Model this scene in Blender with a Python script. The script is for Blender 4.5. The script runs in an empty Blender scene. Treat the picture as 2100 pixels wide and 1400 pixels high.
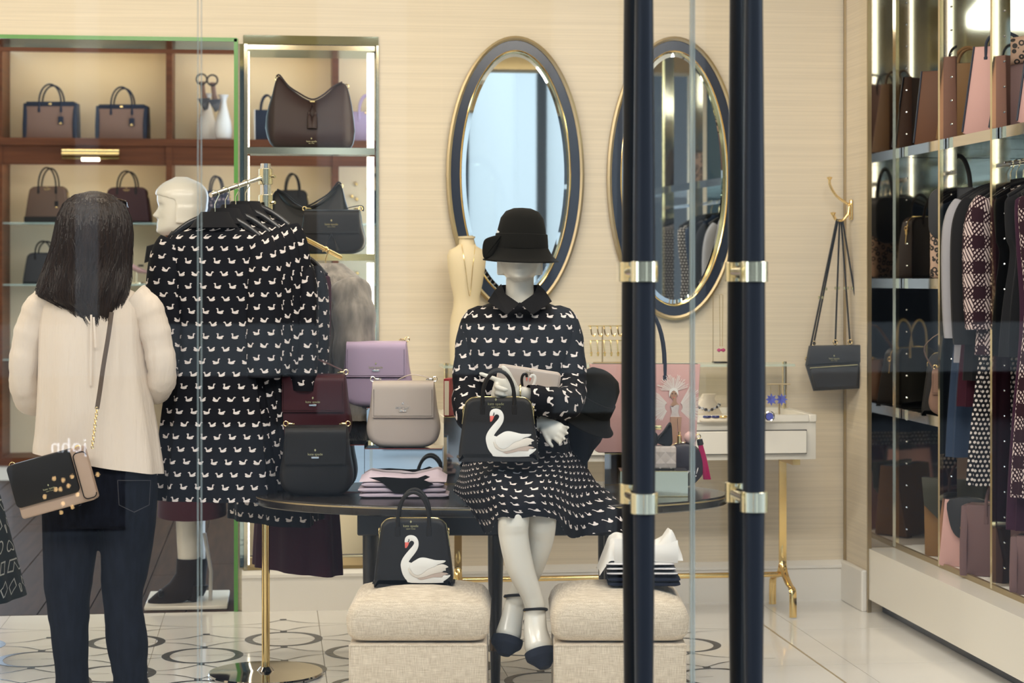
import bpy, bmesh, math, random
from mathutils import Vector, Matrix, noise
random.seed(7)
PI = math.pi
scene = bpy.context.scene
COL = scene.collection

# ---------------------------------------------------------------- camera
# The room is axis aligned: back wall along X, depth +Y.  The camera stands on the pavement, turned slightly right.
FPX, CX0, CY0, HCAM = 4100.0, 1050.0, 570.0, 1.37
YAW = math.atan(0.12)
CO, SI = math.cos(YAW), math.sin(YAW)
cam_d = bpy.data.cameras.new('camera')
cam = bpy.data.objects.new('camera', cam_d)
COL.objects.link(cam)
cam.location = (0, 0, HCAM)
cam.rotation_euler = (PI/2, 0, -YAW)
cam_d.sensor_width = 36.0
cam_d.lens = 36.0*FPX/2100.0
cam_d.shift_y = -(700.0-CY0)/2100.0
cam_d.clip_start = 0.05
cam_d.clip_end = 200
cam_d.dof.use_dof = True
cam_d.dof.focus_distance = 6.35
cam_d.dof.aperture_fstop = 5.0
scene.camera = cam
FC = -YAW                      # rotation of a thing that faces the camera squarely

def C(px, py, d):              # point seen at a pixel of the 2100x1400 photo, d metres along the view axis
    cx = (px-CX0)/FPX; cz = -(py-CY0)/FPX
    return Vector(((cx*CO+SI)*d, (-cx*SI+CO)*d, HCAM+cz*d))
def R(px, py, Y):              # the same, by room depth Y
    cx = (px-CX0)/FPX
    return C(px, py, Y/(-cx*SI+CO))
def XX(px, X, py=570):         # point at room X
    cx = (px-CX0)/FPX
    return C(px, py, X/(cx*CO+SI))

# ---------------------------------------------------------------- world, lights, exposure
w = bpy.data.worlds.new('sky'); scene.world = w; w.use_nodes = True
nt = w.node_tree
bg = nt.nodes['Background']
bg.inputs[0].default_value = (0.66, 0.81, 1.0, 1)
bg.inputs[1].default_value = 4.6
scene.view_settings.view_transform = 'Standard'
scene.view_settings.look = 'None'
scene.view_settings.gamma = 1.0
scene.view_settings.use_curve_mapping = False
scene.view_settings.exposure = 0.06
scene.cycles.max_bounces = 10
scene.cycles.diffuse_bounces = 4
scene.cycles.glossy_bounces = 6
scene.cycles.transparent_max_bounces = 16
scene.cycles.caustics_reflective = False
scene.cycles.caustics_refractive = False
scene.cycles.sample_clamp_indirect = 4.0
scene.cycles.use_denoising = True
def area(name, loc, size, power, col, rot=(0, 0, 0)):
    l = bpy.data.lights.new(name, 'AREA'); l.shape = 'RECTANGLE'
    l.size, l.size_y = size; l.energy = power; l.color = col
    o = bpy.data.objects.new(name, l); COL.objects.link(o)
    o.location = loc; o.rotation_euler = rot
    return o
WARM = (1.0, 0.87, 0.70)
NEUT = (1.0, 0.93, 0.84)
for x in (-2.4, -0.6, 1.2):
    area('unseen_ceiling_light', (x, 4.6, 2.97), (1.3, 0.35), 41, NEUT, (math.radians(42), 0, 0))  # unseen front row, tilted inward as added fill on the mannequin's face
    area('unseen_ceiling_light', (x, 6.9, 2.97), (1.3, 0.35), 16, WARM, (math.radians(8), 0, 0))
area('unseen_ceiling_light', (2.0, 5.6, 2.97), (0.5, 1.6), 30, NEUT, (math.radians(10), math.radians(28), 0))
for x in (-3.4, -1.6, 0.2):
    area('back_room_light', (x, 11.2, 2.97), (1.2, 0.5), 13, WARM, (math.radians(20), 0, 0))

# ---------------------------------------------------------------- mesh builder
class MB:
    def __init__(s): s.v = []; s.f = []; s.u = []
    def add(s, vs, fs, us=None):
        o = len(s.v)
        s.v += [tuple(v) for v in vs]
        s.u += [tuple(u) for u in us] if us else [(v[0], v[2]) for v in vs]
        s.f += [tuple(i+o for i in f) for f in fs]
        return s
    def box(s, c, size, M=None):
        x, y, z = [k/2 for k in size]
        vs = [Vector((a*x, b*y, d*z)) for a in (-1, 1) for b in (-1, 1) for d in (-1, 1)]
        if M is not None: vs = [M @ v for v in vs]
        vs = [v+Vector(c) for v in vs]
        return s.add(vs, [(0, 1, 3, 2), (4, 6, 7, 5), (0, 4, 5, 1), (2, 3, 7, 6), (0, 2, 6, 4), (1, 5, 7, 3)])
    def rbox(s, c, size, b, seg=3, M=None, puff=0):
        bm = bmesh.new(); bmesh.ops.create_cube(bm, size=1)
        for v in bm.verts: v.co = Vector((v.co.x*size[0], v.co.y*size[1], v.co.z*size[2]))
        bmesh.ops.bevel(bm, geom=bm.edges[:], offset=b, segments=seg, profile=0.5, affect='EDGES')
        vs = []
        for v in bm.verts:
            p = v.co.copy()
            if M is not None: p = M @ p
            vs.append(p+Vector(c))
        bm.verts.index_update()
        fs = [[v.index for v in f.verts] for f in bm.faces]
        bm.free()
        return s.add(vs, fs)
    def loft(s, rings, closed=True, cap=True, uscale=None):
        n = len(rings[0]); vs = []; us = []; vv = 0
        m = n+1 if closed else n
        for k, r in enumerate(rings):
            r = [Vector(p) for p in r]
            if closed: r = r+[r[0]]
            if k: vv += sum((r[i]-prev[i]).length for i in range(n))/n
            uu = 0; L = [0]
            for i in range(1, m): uu += (r[i]-r[i-1]).length; L.append(uu)
            if uscale: L = [x/uu*uscale if uu > 1e-6 else 0 for x in L]
            vs += r; us += [(L[i]-L[-1]/2, -vv) for i in range(m)]
            prev = r
        fs = []
        for k in range(len(rings)-1):
            for i in range(m-1):
                a = k*m+i
                fs.append((a, a+1, a+1+m, a+m))
        if cap and closed:
            fs.append(tuple(range(n-1, -1, -1)))
            fs.append(tuple((len(rings)-1)*m+i for i in range(n)))
        return s.add(vs, fs, us)
    def tube(s, path, r, n=8, cap=True, flat=1.0, up=None):
        P = [Vector(p) for p in path]; rings = []
        t0 = (P[1]-P[0]).normalized()
        a = Vector(up) if up else (Vector((0, 0, 1)) if abs(t0.z) < 0.9 else Vector((1, 0, 0)))
        nx = (a-t0*a.dot(t0)).normalized()
        for i, p in enumerate(P):
            t = (P[min(i+1, len(P)-1)]-P[max(i-1, 0)])
            if t.length < 1e-9: t = t0
            t.normalize()
            nx = (nx-t*nx.dot(t)).normalized(); ny = t.cross(nx)
            rr = r[i] if isinstance(r, (list, tuple)) else r
            rings.append([p+nx*rr*math.cos(2*PI*k/n)+ny*rr*flat*math.sin(2*PI*k/n) for k in range(n)])
        return s.loft(rings, True, cap)
    def lathe(s, prof, n=24, c=(0, 0, 0), M=None, cap=True, sx=1, sy=1):
        rings = []
        for r, z in prof:
            ring = []
            for k in range(n):
                p = Vector((r*sx*math.cos(2*PI*k/n), r*sy*math.sin(2*PI*k/n), z))
                if M is not None: p = M @ p
                ring.append(p+Vector(c))
            rings.append(ring)
        return s.loft(rings, True, cap)
    def prism(s, out, y0, y1, bev=0.0, seg=3, fn=None):
        # outline in XZ (counter-clockwise or not), extruded along Y, edges rounded by bev
        pts = [Vector((p[0], 0, p[1])) for p in out]; n = len(pts)
        ar = sum(pts[i].x*pts[(i+1) % n].z-pts[(i+1) % n].x*pts[i].z for i in range(n))
        if ar < 0: pts.reverse()
        nor = []
        for i in range(n):
            a = pts[i]-pts[i-1]; b = pts[(i+1) % n]-pts[i]
            na = Vector((a.z, 0, -a.x)); nb = Vector((b.z, 0, -b.x))
            if na.length > 1e-9: na.normalize()
            if nb.length > 1e-9: nb.normalize()
            q = na+nb
            nor.append(q.normalized() if q.length > 1e-6 else na)
        if bev > 0:
            lay = [(y0+bev*(1-math.cos(PI/2*k/seg)) if False else y0+bev*(1-math.sin(PI/2*k/seg)), bev*(1-math.cos(PI/2*k/seg))) for k in range(seg, -1, -1)]
            lay = [(y0+bev*(1-math.sin(PI/2*(1-k/seg))), bev*(1-math.cos(PI/2*(1-k/seg)))) for k in range(seg+1)]
            lay = [(y0+bev-bev*math.cos(PI/2*k/seg), bev-bev*math.sin(PI/2*k/seg)) for k in range(seg+1)]
            lay += [(y0+y1-y, d) for y, d in reversed(lay)]
        else:
            lay = [(y0, 0), (y1, 0)]
        rings = []
        for y, d in lay:
            ring = []
            for p, q in zip(pts, nor):
                v = Vector((p.x-q.x*d, y, p.z-q.z*d))
                ring.append(fn(v) if fn else v)
            rings.append(ring)
        return s.loft(rings, True, True)
    def grid(s, rows, uvs=None):
        n = len(rows[0]); vs = [p for r in rows for p in r]
        fs = [(k*n+i, k*n+i+1, (k+1)*n+i+1, (k+1)*n+i) for k in range(len(rows)-1) for i in range(n-1)]
        return s.add(vs, fs, uvs)
    def xf(s, M):
        s.v = [tuple(M @ Vector(v)) for v in s.v]; return s
    def mesh(s, name):
        me = bpy.data.meshes.new(name)
        me.from_pydata(s.v, [], s.f)
        uv = me.uv_layers.new(name='UVMap')
        idx = [0]*len(me.loops); me.loops.foreach_get('vertex_index', idx)
        flat = []
        for i in idx: flat += s.u[i]
        uv.data.foreach_set('uv', flat)
        me.update()
        return me

def setmat(me, m):
    me.materials.clear(); me.materials.append(m)
def obj(name, mb, m, parent=None, smooth=True, loc=None, label=None, wn=False):
    me = mb.mesh(name) if isinstance(mb, MB) else mb
    setmat(me, m)
    bm = bmesh.new(); bm.from_mesh(me)
    bmesh.ops.recalc_face_normals(bm, faces=bm.faces[:]); bm.to_mesh(me); bm.free()
    if smooth:
        me.shade_smooth()
        try: me.set_sharp_from_angle(angle=math.radians(38))
        except Exception: pass
    o = bpy.data.objects.new(name, me); COL.objects.link(o)
    if parent is not None: o.parent = parent
    if loc is not None: o.location = loc
    if label: o['label'] = label
    return o
def thing(name, label, cat, loc=(0, 0, 0), rotz=0.0, group=None, rot=None):
    o = bpy.data.objects.new(name, None); COL.objects.link(o)
    o.empty_display_size = 0.05
    o.location = loc; o.rotation_euler = rot if rot else (0, 0, rotz)
    o['label'] = label; o['category'] = cat
    if group: o['group'] = group
    return o
def tag(o, label, cat, group=None):
    o['label'] = label; o['category'] = cat
    if group: o['group'] = group
    return o
def struct(name, mb, m, parent=None, smooth=False, label=None):
    o = obj(name, mb, m, parent, smooth)
    if parent is None: o['kind'] = 'structure'
    if label: o['label'] = label
    return o
def structroot(name, loc=(0, 0, 0)):
    o = bpy.data.objects.new(name, None); COL.objects.link(o); o['kind'] = 'structure'; o.location = loc
    o.empty_display_size = 0.05
    return o
def arc(c, rx, rz, a0, a1, n=14, y=0.0):
    return [(c[0]+rx*math.cos(math.radians(a0+(a1-a0)*k/n)), y, c[1]+rz*math.sin(math.radians(a0+(a1-a0)*k/n))) for k in range(n+1)]
def smooth_poly(pts, n=5, closed=True):
    P = [Vector(p) for p in pts]; N = len(P); out = []
    rng = range(N if closed else N-1)
    for i in rng:
        p0, p1, p2, p3 = (P[(i-1) % N], P[i], P[(i+1) % N], P[(i+2) % N]) if closed else (P[max(i-1, 0)], P[i], P[i+1], P[min(i+2, N-1)])
        for k in range(n):
            t = k/n
            out.append(0.5*((2*p1)+(p2-p0)*t+(2*p0-5*p1+4*p2-p3)*t*t+(3*p1-p0-3*p2+p3)*t*t*t))
    if not closed: out.append(P[-1])
    return out
def lerp(a, b, t): return a+(b-a)*t
def tab(T, x):                  # piecewise smooth table lookup: T = [(x, value or tuple)]
    if x <= T[0][0]: return T[0][1]
    for i in range(len(T)-1):
        if x <= T[i+1][0]:
            t = (x-T[i][0])/(T[i+1][0]-T[i][0])
            a, b = T[i][1], T[i+1][1]
            p = T[max(i-1, 0)][1]; q = T[min(i+2, len(T)-1)][1]
            def cr(p0, p1, p2, p3): return 0.5*((2*p1)+(p2-p0)*t+(2*p0-5*p1+4*p2-p3)*t*t+(3*p1-p0-3*p2+p3)*t*t*t)
            if isinstance(a, (tuple, list)): return tuple(cr(p[k], a[k], b[k], q[k]) for k in range(len(a)))
            return cr(p, a, b, q)
    return T[-1][1]
def rect_round(w, h, r, n=5, x0=0.0, z0=0.0):     # rounded rectangle outline, base at z0
    out = []
    for cx, cz, a in ((w/2-r, h-r, 0), (-w/2+r, h-r, 90), (-w/2+r, r, 180), (w/2-r, r, 270)):
        for k in range(n+1):
            t = math.radians(a+90*k/n)
            out.append((x0+cx+r*math.cos(t), z0+cz+r*math.sin(t)))
    return out
def text_mesh(s, size, depth=0.0004, align='CENTER', M=None):
    cu = bpy.data.curves.new('lettering', 'FONT'); cu.body = s; cu.size = size; cu.extrude = depth
    cu.align_x = align; cu.align_y = 'CENTER'; cu.resolution_u = 2
    o = bpy.data.objects.new('lettering_tmp', cu); COL.objects.link(o)
    dg = bpy.context.evaluated_depsgraph_get(); dg.update()
    me = bpy.data.meshes.new_from_object(o.evaluated_get(dg))
    bpy.data.objects.remove(o); bpy.data.curves.remove(cu)
    mb = MB()
    base = Matrix.Rotation(PI/2, 4, 'X')      # stands up in XZ, faces -Y
    if M is not None: base = M @ base
    mb.add([base @ v.co for v in me.vertices], [list(p.vertices) for p in me.polygons])
    bpy.data.meshes.remove(me)
    return mb

# ---------------------------------------------------------------- materials
class S:                         # tiny expression wrapper over math nodes
    def __init__(s, nt, k): s.nt = nt; s.k = k
    def op(s, o, b=None, c=None):
        n = s.nt.nodes.new('ShaderNodeMath'); n.operation = o
        for i, q in enumerate((s, b, c)):
            if q is None: continue
            if isinstance(q, S): s.nt.links.new(q.k, n.inputs[i])
            else: n.inputs[i].default_value = q
        return S(s.nt, n.outputs[0])
    def __add__(s, b): return s.op('ADD', b)
    def __sub__(s, b): return s.op('SUBTRACT', b)
    def __mul__(s, b): return s.op('MULTIPLY', b)
    def __truediv__(s, b): return s.op('DIVIDE', b)
    def floor(s): return s.op('FLOOR')
    def fract(s): return s.op('FRACT')
    def abs(s): return s.op('ABSOLUTE')
    def lt(s, b): return s.op('LESS_THAN', b)
    def min(s, b): return s.op('MINIMUM', b)
    def max(s, b): return s.op('MAXIMUM', b)
    def mod(s, b): return s.op('FLOORED_MODULO', b)
    def sin(s): return s.op('SINE')
MATS = {}
def mat(name, col, rough=0.5, metal=0.0, **kw):
    if name in MATS: return MATS[name]
    m = bpy.data.materials.new(name); m.use_nodes = True; MATS[name] = m
    nt = m.node_tree; b = nt.nodes['Principled BSDF']
    b.inputs['Base Color'].default_value = (*col, 1)
    b.inputs['Roughness'].default_value = rough
    b.inputs['Metallic'].default_value = metal
    for k, key in (('coat', 'Coat Weight'), ('spec', 'Specular IOR Level'), ('sheen', 'Sheen Weight'), ('trans', 'Transmission Weight'), ('ior', 'IOR'), ('alpha', 'Alpha'), ('sss', 'Subsurface Weight')):
        if k in kw: b.inputs[key].default_value = kw[k]
    if kw.get('coat'): b.inputs['Coat Roughness'].default_value = 0.06
    if 'emit' in kw:
        b.inputs['Emission Color'].default_value = (*kw.get('ecol', col), 1); b.inputs['Emission Strength'].default_value = kw['emit']
    L = nt.links.new
    tc = nt.nodes.new('ShaderNodeTexCoord')
    if 'noise' in kw:            # (scale vector, amount, detail)
        sc, amt, det = kw['noise']
        mp = nt.nodes.new('ShaderNodeMapping'); mp.inputs['Scale'].default_value = sc if isinstance(sc, tuple) else (sc, sc, sc)
        L(tc.outputs['Object'], mp.inputs[0])
        nz = nt.nodes.new('ShaderNodeTexNoise'); nz.inputs['Detail'].default_value = det; nz.inputs['Scale'].default_value = 1
        L(mp.outputs[0], nz.inputs['Vector'])
        mx = nt.nodes.new('ShaderNodeMix'); mx.data_type = 'RGBA'
        c2 = kw.get('col2', tuple(c*(1-amt) for c in col))
        mx.inputs[6].default_value = (*col, 1); mx.inputs[7].default_value = (*c2, 1)
        rp = nt.nodes.new('ShaderNodeMapRange'); rp.inputs[1].default_value = 0.35; rp.inputs[2].default_value = 0.65
        L(nz.outputs['Fac'], rp.inputs[0]); L(rp.outputs[0], mx.inputs[0]); L(mx.outputs[2], b.inputs['Base Color'])
        if kw.get('nbump'):
            bp = nt.nodes.new('ShaderNodeBump'); bp.inputs['Strength'].default_value = kw['nbump']; bp.inputs['Distance'].default_value = 0.002
            L(nz.outputs['Fac'], bp.inputs['Height']); L(bp.outputs[0], b.inputs['Normal'])
    if 'bump' in kw and not kw.get('nbump'):            # (scale, strength, distance)
        sc, st, di = kw['bump']
        mp = nt.nodes.new('ShaderNodeMapping'); mp.inputs['Scale'].default_value = sc if isinstance(sc, tuple) else (sc, sc, sc)
        L(tc.outputs['Object'], mp.inputs[0])
        nz = nt.nodes.new('ShaderNodeTexNoise'); nz.inputs['Detail'].default_value = 3; nz.inputs['Scale'].default_value = 1
        L(mp.outputs[0], nz.inputs['Vector'])
        bp = nt.nodes.new('ShaderNodeBump'); bp.inputs['Strength'].default_value = st; bp.inputs['Distance'].default_value = di
        L(nz.outputs['Fac'], bp.inputs['Height']); L(bp.outputs[0], b.inputs['Normal'])
    return m
def pattern(name, base, ink, fn, rough=0.75, coord='UV', sheen=0.0, bump=None):
    m = mat(name, base, rough, sheen=sheen, spec=0.12, **({'bump': bump} if bump else {}))
    nt = m.node_tree; b = nt.nodes['Principled BSDF']
    tc = nt.nodes.new('ShaderNodeTexCoord'); sp = nt.nodes.new('ShaderNodeSeparateXYZ')
    nt.links.new(tc.outputs[coord], sp.inputs[0])
    mask = fn(S(nt, sp.outputs[0]), S(nt, sp.outputs[1 if coord == 'UV' else 2]))
    mx = nt.nodes.new('ShaderNodeMix'); mx.data_type = 'RGBA'
    mx.inputs[6].default_value = (*base, 1); mx.inputs[7].default_value = (*ink, 1)
    nt.links.new(mask.k, mx.inputs[0]); nt.links.new(mx.outputs[2], b.inputs['Base Color'])
    return m
def swan_fn(cw, ch, k=1.0):
    def fn(u, v):
        r = v/ch
        row = r.floor()
        q = u/cw+row.mod(2.0)*0.5
        cell = q.floor()
        x = (q.fract()-0.5)/k; y = (r.fract()-0.5)/k
        flip = ((cell*1.7+row*2.3).sin()*43.7).fract().lt(0.28)*2.0-1.0
        x = x*(flip*-1.0)
        t = (row*3.1+cell*5.7).sin()*0.22
        xr = x-y*t; yr = y+x*t
        def ell(cx, cy, rx, ry, sh=0.0):
            a = (xr-cx); bq = (yr-cy)-a*sh
            a = a/rx; bq = bq/ry
            return a*a+bq*bq
        d = ell(0.04, -0.14, 0.27, 0.13)
        d = d.min(ell(0.17, -0.02, 0.17, 0.11, 0.65))
        d = d.min(ell(-0.17, 0.02, 0.05, 0.17, -0.9))
        d = d.min(ell(-0.20, 0.14, 0.05, 0.10, 0.6))
        d = d.min(ell(-0.26, 0.22, 0.09, 0.045, 0.25))
        return d.lt(1.0)
    return fn
def glass_mat(name, tint, refl):
    m = bpy.data.materials.new(name); m.use_nodes = True; MATS[name] = m
    nt = m.node_tree; nt.nodes.remove(nt.nodes['Principled BSDF'])
    out = nt.nodes['Material Output']
    t = nt.nodes.new('ShaderNodeBsdfTransparent'); t.inputs[0].default_value = (*tint, 1)
    g = nt.nodes.new('ShaderNodeBsdfGlossy'); g.inputs['Roughness'].default_value = 0.0
    lw = nt.nodes.new('ShaderNodeFresnel'); lw.inputs[0].default_value = refl
    mx = nt.nodes.new('ShaderNodeMixShader')
    nt.links.new(lw.outputs[0], mx.inputs[0]); nt.links.new(t.outputs[0], mx.inputs[1]); nt.links.new(g.outputs[0], mx.inputs[2])
    nt.links.new(mx.outputs[0], out.inputs[0])
    return m
M_wall = mat('cream_grasscloth', (0.80, 0.70, 0.54), 0.85, noise=((1.5, 1.5, 190), 0.10, 4))
M_white = mat('white_paint', (0.86, 0.83, 0.77), 0.4)
M_ceil = mat('ceiling_paint', (0.86, 0.82, 0.74), 0.8)
M_soffit = mat('tan_soffit', (0.50, 0.36, 0.17), 0.6)
M_marble = mat('white_marble', (0.90, 0.875, 0.83), 0.09, noise=((1.4, 3.2, 1), 0.06, 8))
M_inlay = mat('dark_marble_inlay', (0.028, 0.031, 0.038), 0.25, spec=0.25)
M_grout = mat('grout', (0.55, 0.49, 0.40), 0.7)
M_dkwood = mat('dark_oak_planks', (0.056, 0.031, 0.018), 0.6, spec=0.06, noise=((30, 2, 2), 0.35, 6))
M_green = mat('green_glass_edge', (0.10, 0.30, 0.06), 0.25)
M_mirror = mat('mirror_silver', (0.88, 0.93, 0.92), 0.015, 1.0)
M_mint = mat('mint_mirror', (0.60, 0.74, 0.68), 0.03, 1.0)
M_bronze = mat('bronze_mirror', (0.48, 0.44, 0.40), 0.05, 1.0)
M_brass = mat('polished_brass', (0.90, 0.66, 0.28), 0.12, 1.0)
M_pale = mat('pale_brass', (0.88, 0.80, 0.56), 0.10, 1.0)
M_gold = mat('satin_gold', (0.50, 0.40, 0.24), 0.42, 1.0)
M_chrome = mat('chrome', (0.85, 0.83, 0.80), 0.08, 1.0)
M_walnut = mat('walnut', (0.15, 0.046, 0.016), 0.4, spec=0.2, noise=((2, 2, 40), 0.3, 5))
M_cream = mat('cream_backing', (0.84, 0.73, 0.52), 0.8)
M_led = mat('led_strip', (1.0, 0.86, 0.60), 0.5, emit=15.0, ecol=(1.0, 0.84, 0.56))
M_ledw = mat('led_bar', (1.0, 0.93, 0.78), 0.5, emit=6.0, ecol=(1.0, 0.90, 0.70))
M_navy = mat('navy_lacquer', (0.022, 0.030, 0.052), 0.22)
M_handle = mat('black_pull', (0.010, 0.011, 0.015), 0.42, spec=0.25)
M_glass = glass_mat('shop_glass', (0.97, 0.985, 0.975), 1.46)
M_gedge = mat('glass_edge', (0.50, 0.52, 0.44), 0.35, alpha=0.5, spec=0.2)
M_shelfglass = mat('shelf_glass_edge', (0.62, 0.78, 0.70), 0.1, alpha=0.45)
M_black = mat('black_lacquer', (0.016, 0.014, 0.013), 0.28)
M_lacquer = mat('white_lacquer', (0.86, 0.82, 0.73), 0.22)

# ================================================================ THE SETTING
YB, YG, ZC = 8.30, 4.20, 3.0
XL, XP, XF, XR = -3.6, 2.427, 2.546, 3.02      # left wall, pilaster face, cabinet front, right wall
YP = 7.97
o1r = R(486, 0, YB).x; o1t = R(486, 80, YB).z
o2l, o2r = R(499, 0, YB).x, R(776, 0, YB).x
o2t, o2b = R(640, 92, YB).z, R(640, 1166, YB).z
o1l = -3.35
TH = 0.30
# floor of the shop: slab, tiles, inlays
fl = struct('floor', MB().box(((XL+XR)/2, (YG+YB)/2, -0.06), (XR-XL, YB-YG, 0.11)), M_grout)
TS = 0.62
x0t = R(655, 1300, 7.9).x
tile_me = None
ix = 0
xs = [x0t+TS*k for k in range(-6, 7)]
ys = [YB-0.001-0.70*k for k in range(0, 5)]
xs = [XL+0.01]+[x for x in xs if XL+0.1 < x < XP+0.4]+[XR-0.02]
for a, b in zip(xs[:-1], xs[1:]):
    for y1, y0 in zip(ys[:-1], ys[1:]):
        struct('tile', MB().box(((a+b)/2, (y0+y1)/2, -0.006), (b-a-0.0025, y1-y0-0.0025, 0.012)), M_marble, fl)
struct('threshold_tile', MB().box(((XL+XR)/2, (YG+ys[-1])/2, -0.006), (XR-XL, ys[-1]-YG, 0.012)), M_marble, fl)
# ring inlays: circle outside, narrower ellipse inside; four-cusped diamonds between
PX, PY = 0.59, 0.30
RB = R(582, 1310, 7.5); c0 = C(582, 1310, 5617/(1310-570.0))
def ring_mb():
    mb = MB(); n = 40; ro = 0.147; vs = []; fs = []
    for k in range(n):
        a = 2*PI*k/n
        vs += [(ro*math.cos(a), ro*math.sin(a), 0.0012), (ro*0.80*math.cos(a), ro*0.935*math.sin(a), 0.0012), (ro*math.cos(a), ro*math.sin(a), 0), (ro*0.80*math.cos(a), ro*0.935*math.sin(a), 0)]
    for k in range(n):
        i, j = 4*k, 4*((k+1) % n)
        fs += [(i, j, j+1, i+1), (i, i+2, j+2, j), (i+1, j+1, j+3, i+3)]
    return mb.add(vs, fs)
def diamond_mb():
    mb = MB(); hx, hy, w = 0.295-0.012, 0.135, 0.0028
    pts = []
    for k in range(4):
        p = [(hx, 0), (0, hy), (-hx, 0), (0, -hy)][k]; q = [(hx, 0), (0, hy), (-hx, 0), (0, -hy)][(k+1) % 4]
        for t in [i/7 for i in range(7)]:
            b = 0.62*t*(1-t)*2
            mx, my = p[0]*(1-t)+q[0]*t, p[1]*(1-t)+q[1]*t
            pts.append((mx*(1-b), my*(1-b)))
    n = len(pts); vs = []; fs = []
    for (x, y) in pts:
        l = math.hypot(x, y)+1e-6
        vs += [(x, y, 0.0012), (x-x/l*w*2.2, y-y/l*w*2.2, 0.0012)]
    for k in range(n):
        i, j = 2*k, 2*((k+1) % n); fs.append((i, j, j+1, i+1))
    mb.add(vs, fs)
    for sy in (-1, 1): mb.box((0, sy*(hy-0.002), 0.0005), (0.026, 0.022, 0.0014))
    return mb
rme = ring_mb().mesh('ring_inlay'); setmat(rme, M_inlay)
dme = diamond_mb().mesh('diamond_inlay'); setmat(dme, M_inlay)
xlim = lambda y: XX(1577, 0) if False else 1.62
bl = C(1577, 1289, 5617/719.0)
for j in range(-1, 7):
    for i in range(-7, 7):
        x = c0.x+PX*(i+0.5*(j % 2)); y = c0.y-PY*j
        if not (XL+0.2 < x < bl.x-0.10): continue
        for me, dx in ((rme, 0), (dme, PX/2)):
            if me is rme and j < 0: continue
            if x+dx > bl.x-0.12: continue
            o = bpy.data.objects.new(me.name, me); COL.objects.link(o); o.parent = fl; o.location = (x+dx, y, 0.0002)
bt = C(400, 1293, 5617/723.0).y
struct('border_line', MB().box((bl.x, (YG+bl.y+0.1)/2, 0.0006), (0.007, bl.y+0.1-YG, 0.0012)), mat('brass_line', (0.42, 0.33, 0.20), 0.3), fl)
# back room floor of planks
YS = C(30, 985, 5617/415.0).y
fb = struct('floor_back_room', MB().box((-1.2, (YB+YS+0.7)/2, -0.06), (5.6, YS+0.7-YB, 0.1)), mat('plank_gap', (0.13, 0.10, 0.075), 0.6))
for i in range(24):
    xa = -3.95+0.2*i
    yy = YB+0.001-random.random()*0.9
    while yy < YS+0.5:
        L = 1.9; a, b = max(yy, YB+0.002), min(yy+L, YS+0.6); yy += L
        if b-a < 0.05: continue
        struct('plank', MB().box((xa+0.1, (a+b)/2, -0.005), (0.194, b-a-0.006, 0.012)), M_dkwood, fb)
struct('ceiling', MB().box((-0.3, 8.4, ZC+0.05), (7.4, 10.6, 0.1)), M_ceil)
# back wall pieces round the two openings
bw = structroot('wall_back')
def wbox(name, xa, xb, za, zb, m=M_wall, ya=YB, yb=YB+TH):
    return struct(name, MB().box(((xa+xb)/2, (ya+yb)/2, (za+zb)/2), (xb-xa, yb-ya, zb-za)), m, bw)
wbox('wall_panel', XL, o1l, 0, ZC); wbox('header', o1l, o1r, o1t, ZC); wbox('header', o1r, o2r, o2t, ZC)
wbox('jamb_pier', o1r, o2l, 0, o2t, M_wall, YB+0.004); wbox('sill_panel', o2l, o2r, 0, o2b); wbox('wall_panel', o2r, XP+0.05, 0, ZC)
struct('wall_left', MB().box((XL-0.05, 8.4, ZC/2), (0.1, 10.6, ZC)), M_wall)
struct('wall_right', MB().box((XR+0.05, 6.4, ZC/2), (0.1, 4.6, ZC)), M_wall)
# mirror lining of the opening and its green glass edge
tr = structroot('trim_1')
struct('soffit_mirror', MB().box(((o1l+o1r)/2, YB+TH/2, o1t-0.006), (o1r-o1l, TH, 0.012)), M_bronze, tr)
struct('jamb_mirror', MB().box((o1r-0.006, YB+TH/2, o1t/2), (0.012, TH, o1t)), M_bronze, tr)
struct('green_edge', MB().box((o1r-0.004, YB-0.004, o1t/2), (0.016, 0.012, o1t)), M_green, tr)
struct('green_edge', MB().box(((o1l+o1r)/2, YB-0.004, o1t-0.004), (o1r-o1l, 0.012, 0.016)), M_green, tr)
# baseboard
def base(name, xa, xb, h=0.14):
    o = structroot(name)
    struct('board', MB().box(((xa+xb)/2, YB-0.012, h/2), (xb-xa, 0.022, h)), M_white, o)
    struct('moulding', MB().prism([(-0.0, h), (-0.03, h), (-0.03, h+0.012), (-0.008, h+0.026), (0, h+0.03)], 0, xb-xa).xf(Matrix.Translation((xa, YB-0.0, 0)) @ Matrix.Rotation(-PI/2, 4, 'Z') @ Matrix.Rotation(PI, 4, 'Z') @ Matrix.Scale(-1, 4, (0, 1, 0))), M_white, o)
base('baseboard_back', o1r+0.02, XP)
# pilaster return, its corner bead and its baseboard
pil = struct('wall_pilaster', MB().box((XP+0.06, (YP+YB)/2, ZC/2), (0.12, YB-YP, ZC)), M_wall)
struct('trim_2', MB().box((XP-0.004, YB-0.012, ZC/2), (0.010, 0.016, ZC)), M_gold)
struct('trim_3', MB().box((XP+0.004, YP-0.006, ZC/2), (0.016, 0.012, ZC)), mat('bead_bronze', (0.45, 0.36, 0.22), 0.35, 1.0))
struct('baseboard_pilaster', MB().rbox((XP-0.012, (YP+YB)/2, 0.085), (0.024, YB-YP-0.02, 0.17), 0.006, 2), M_white)
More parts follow.
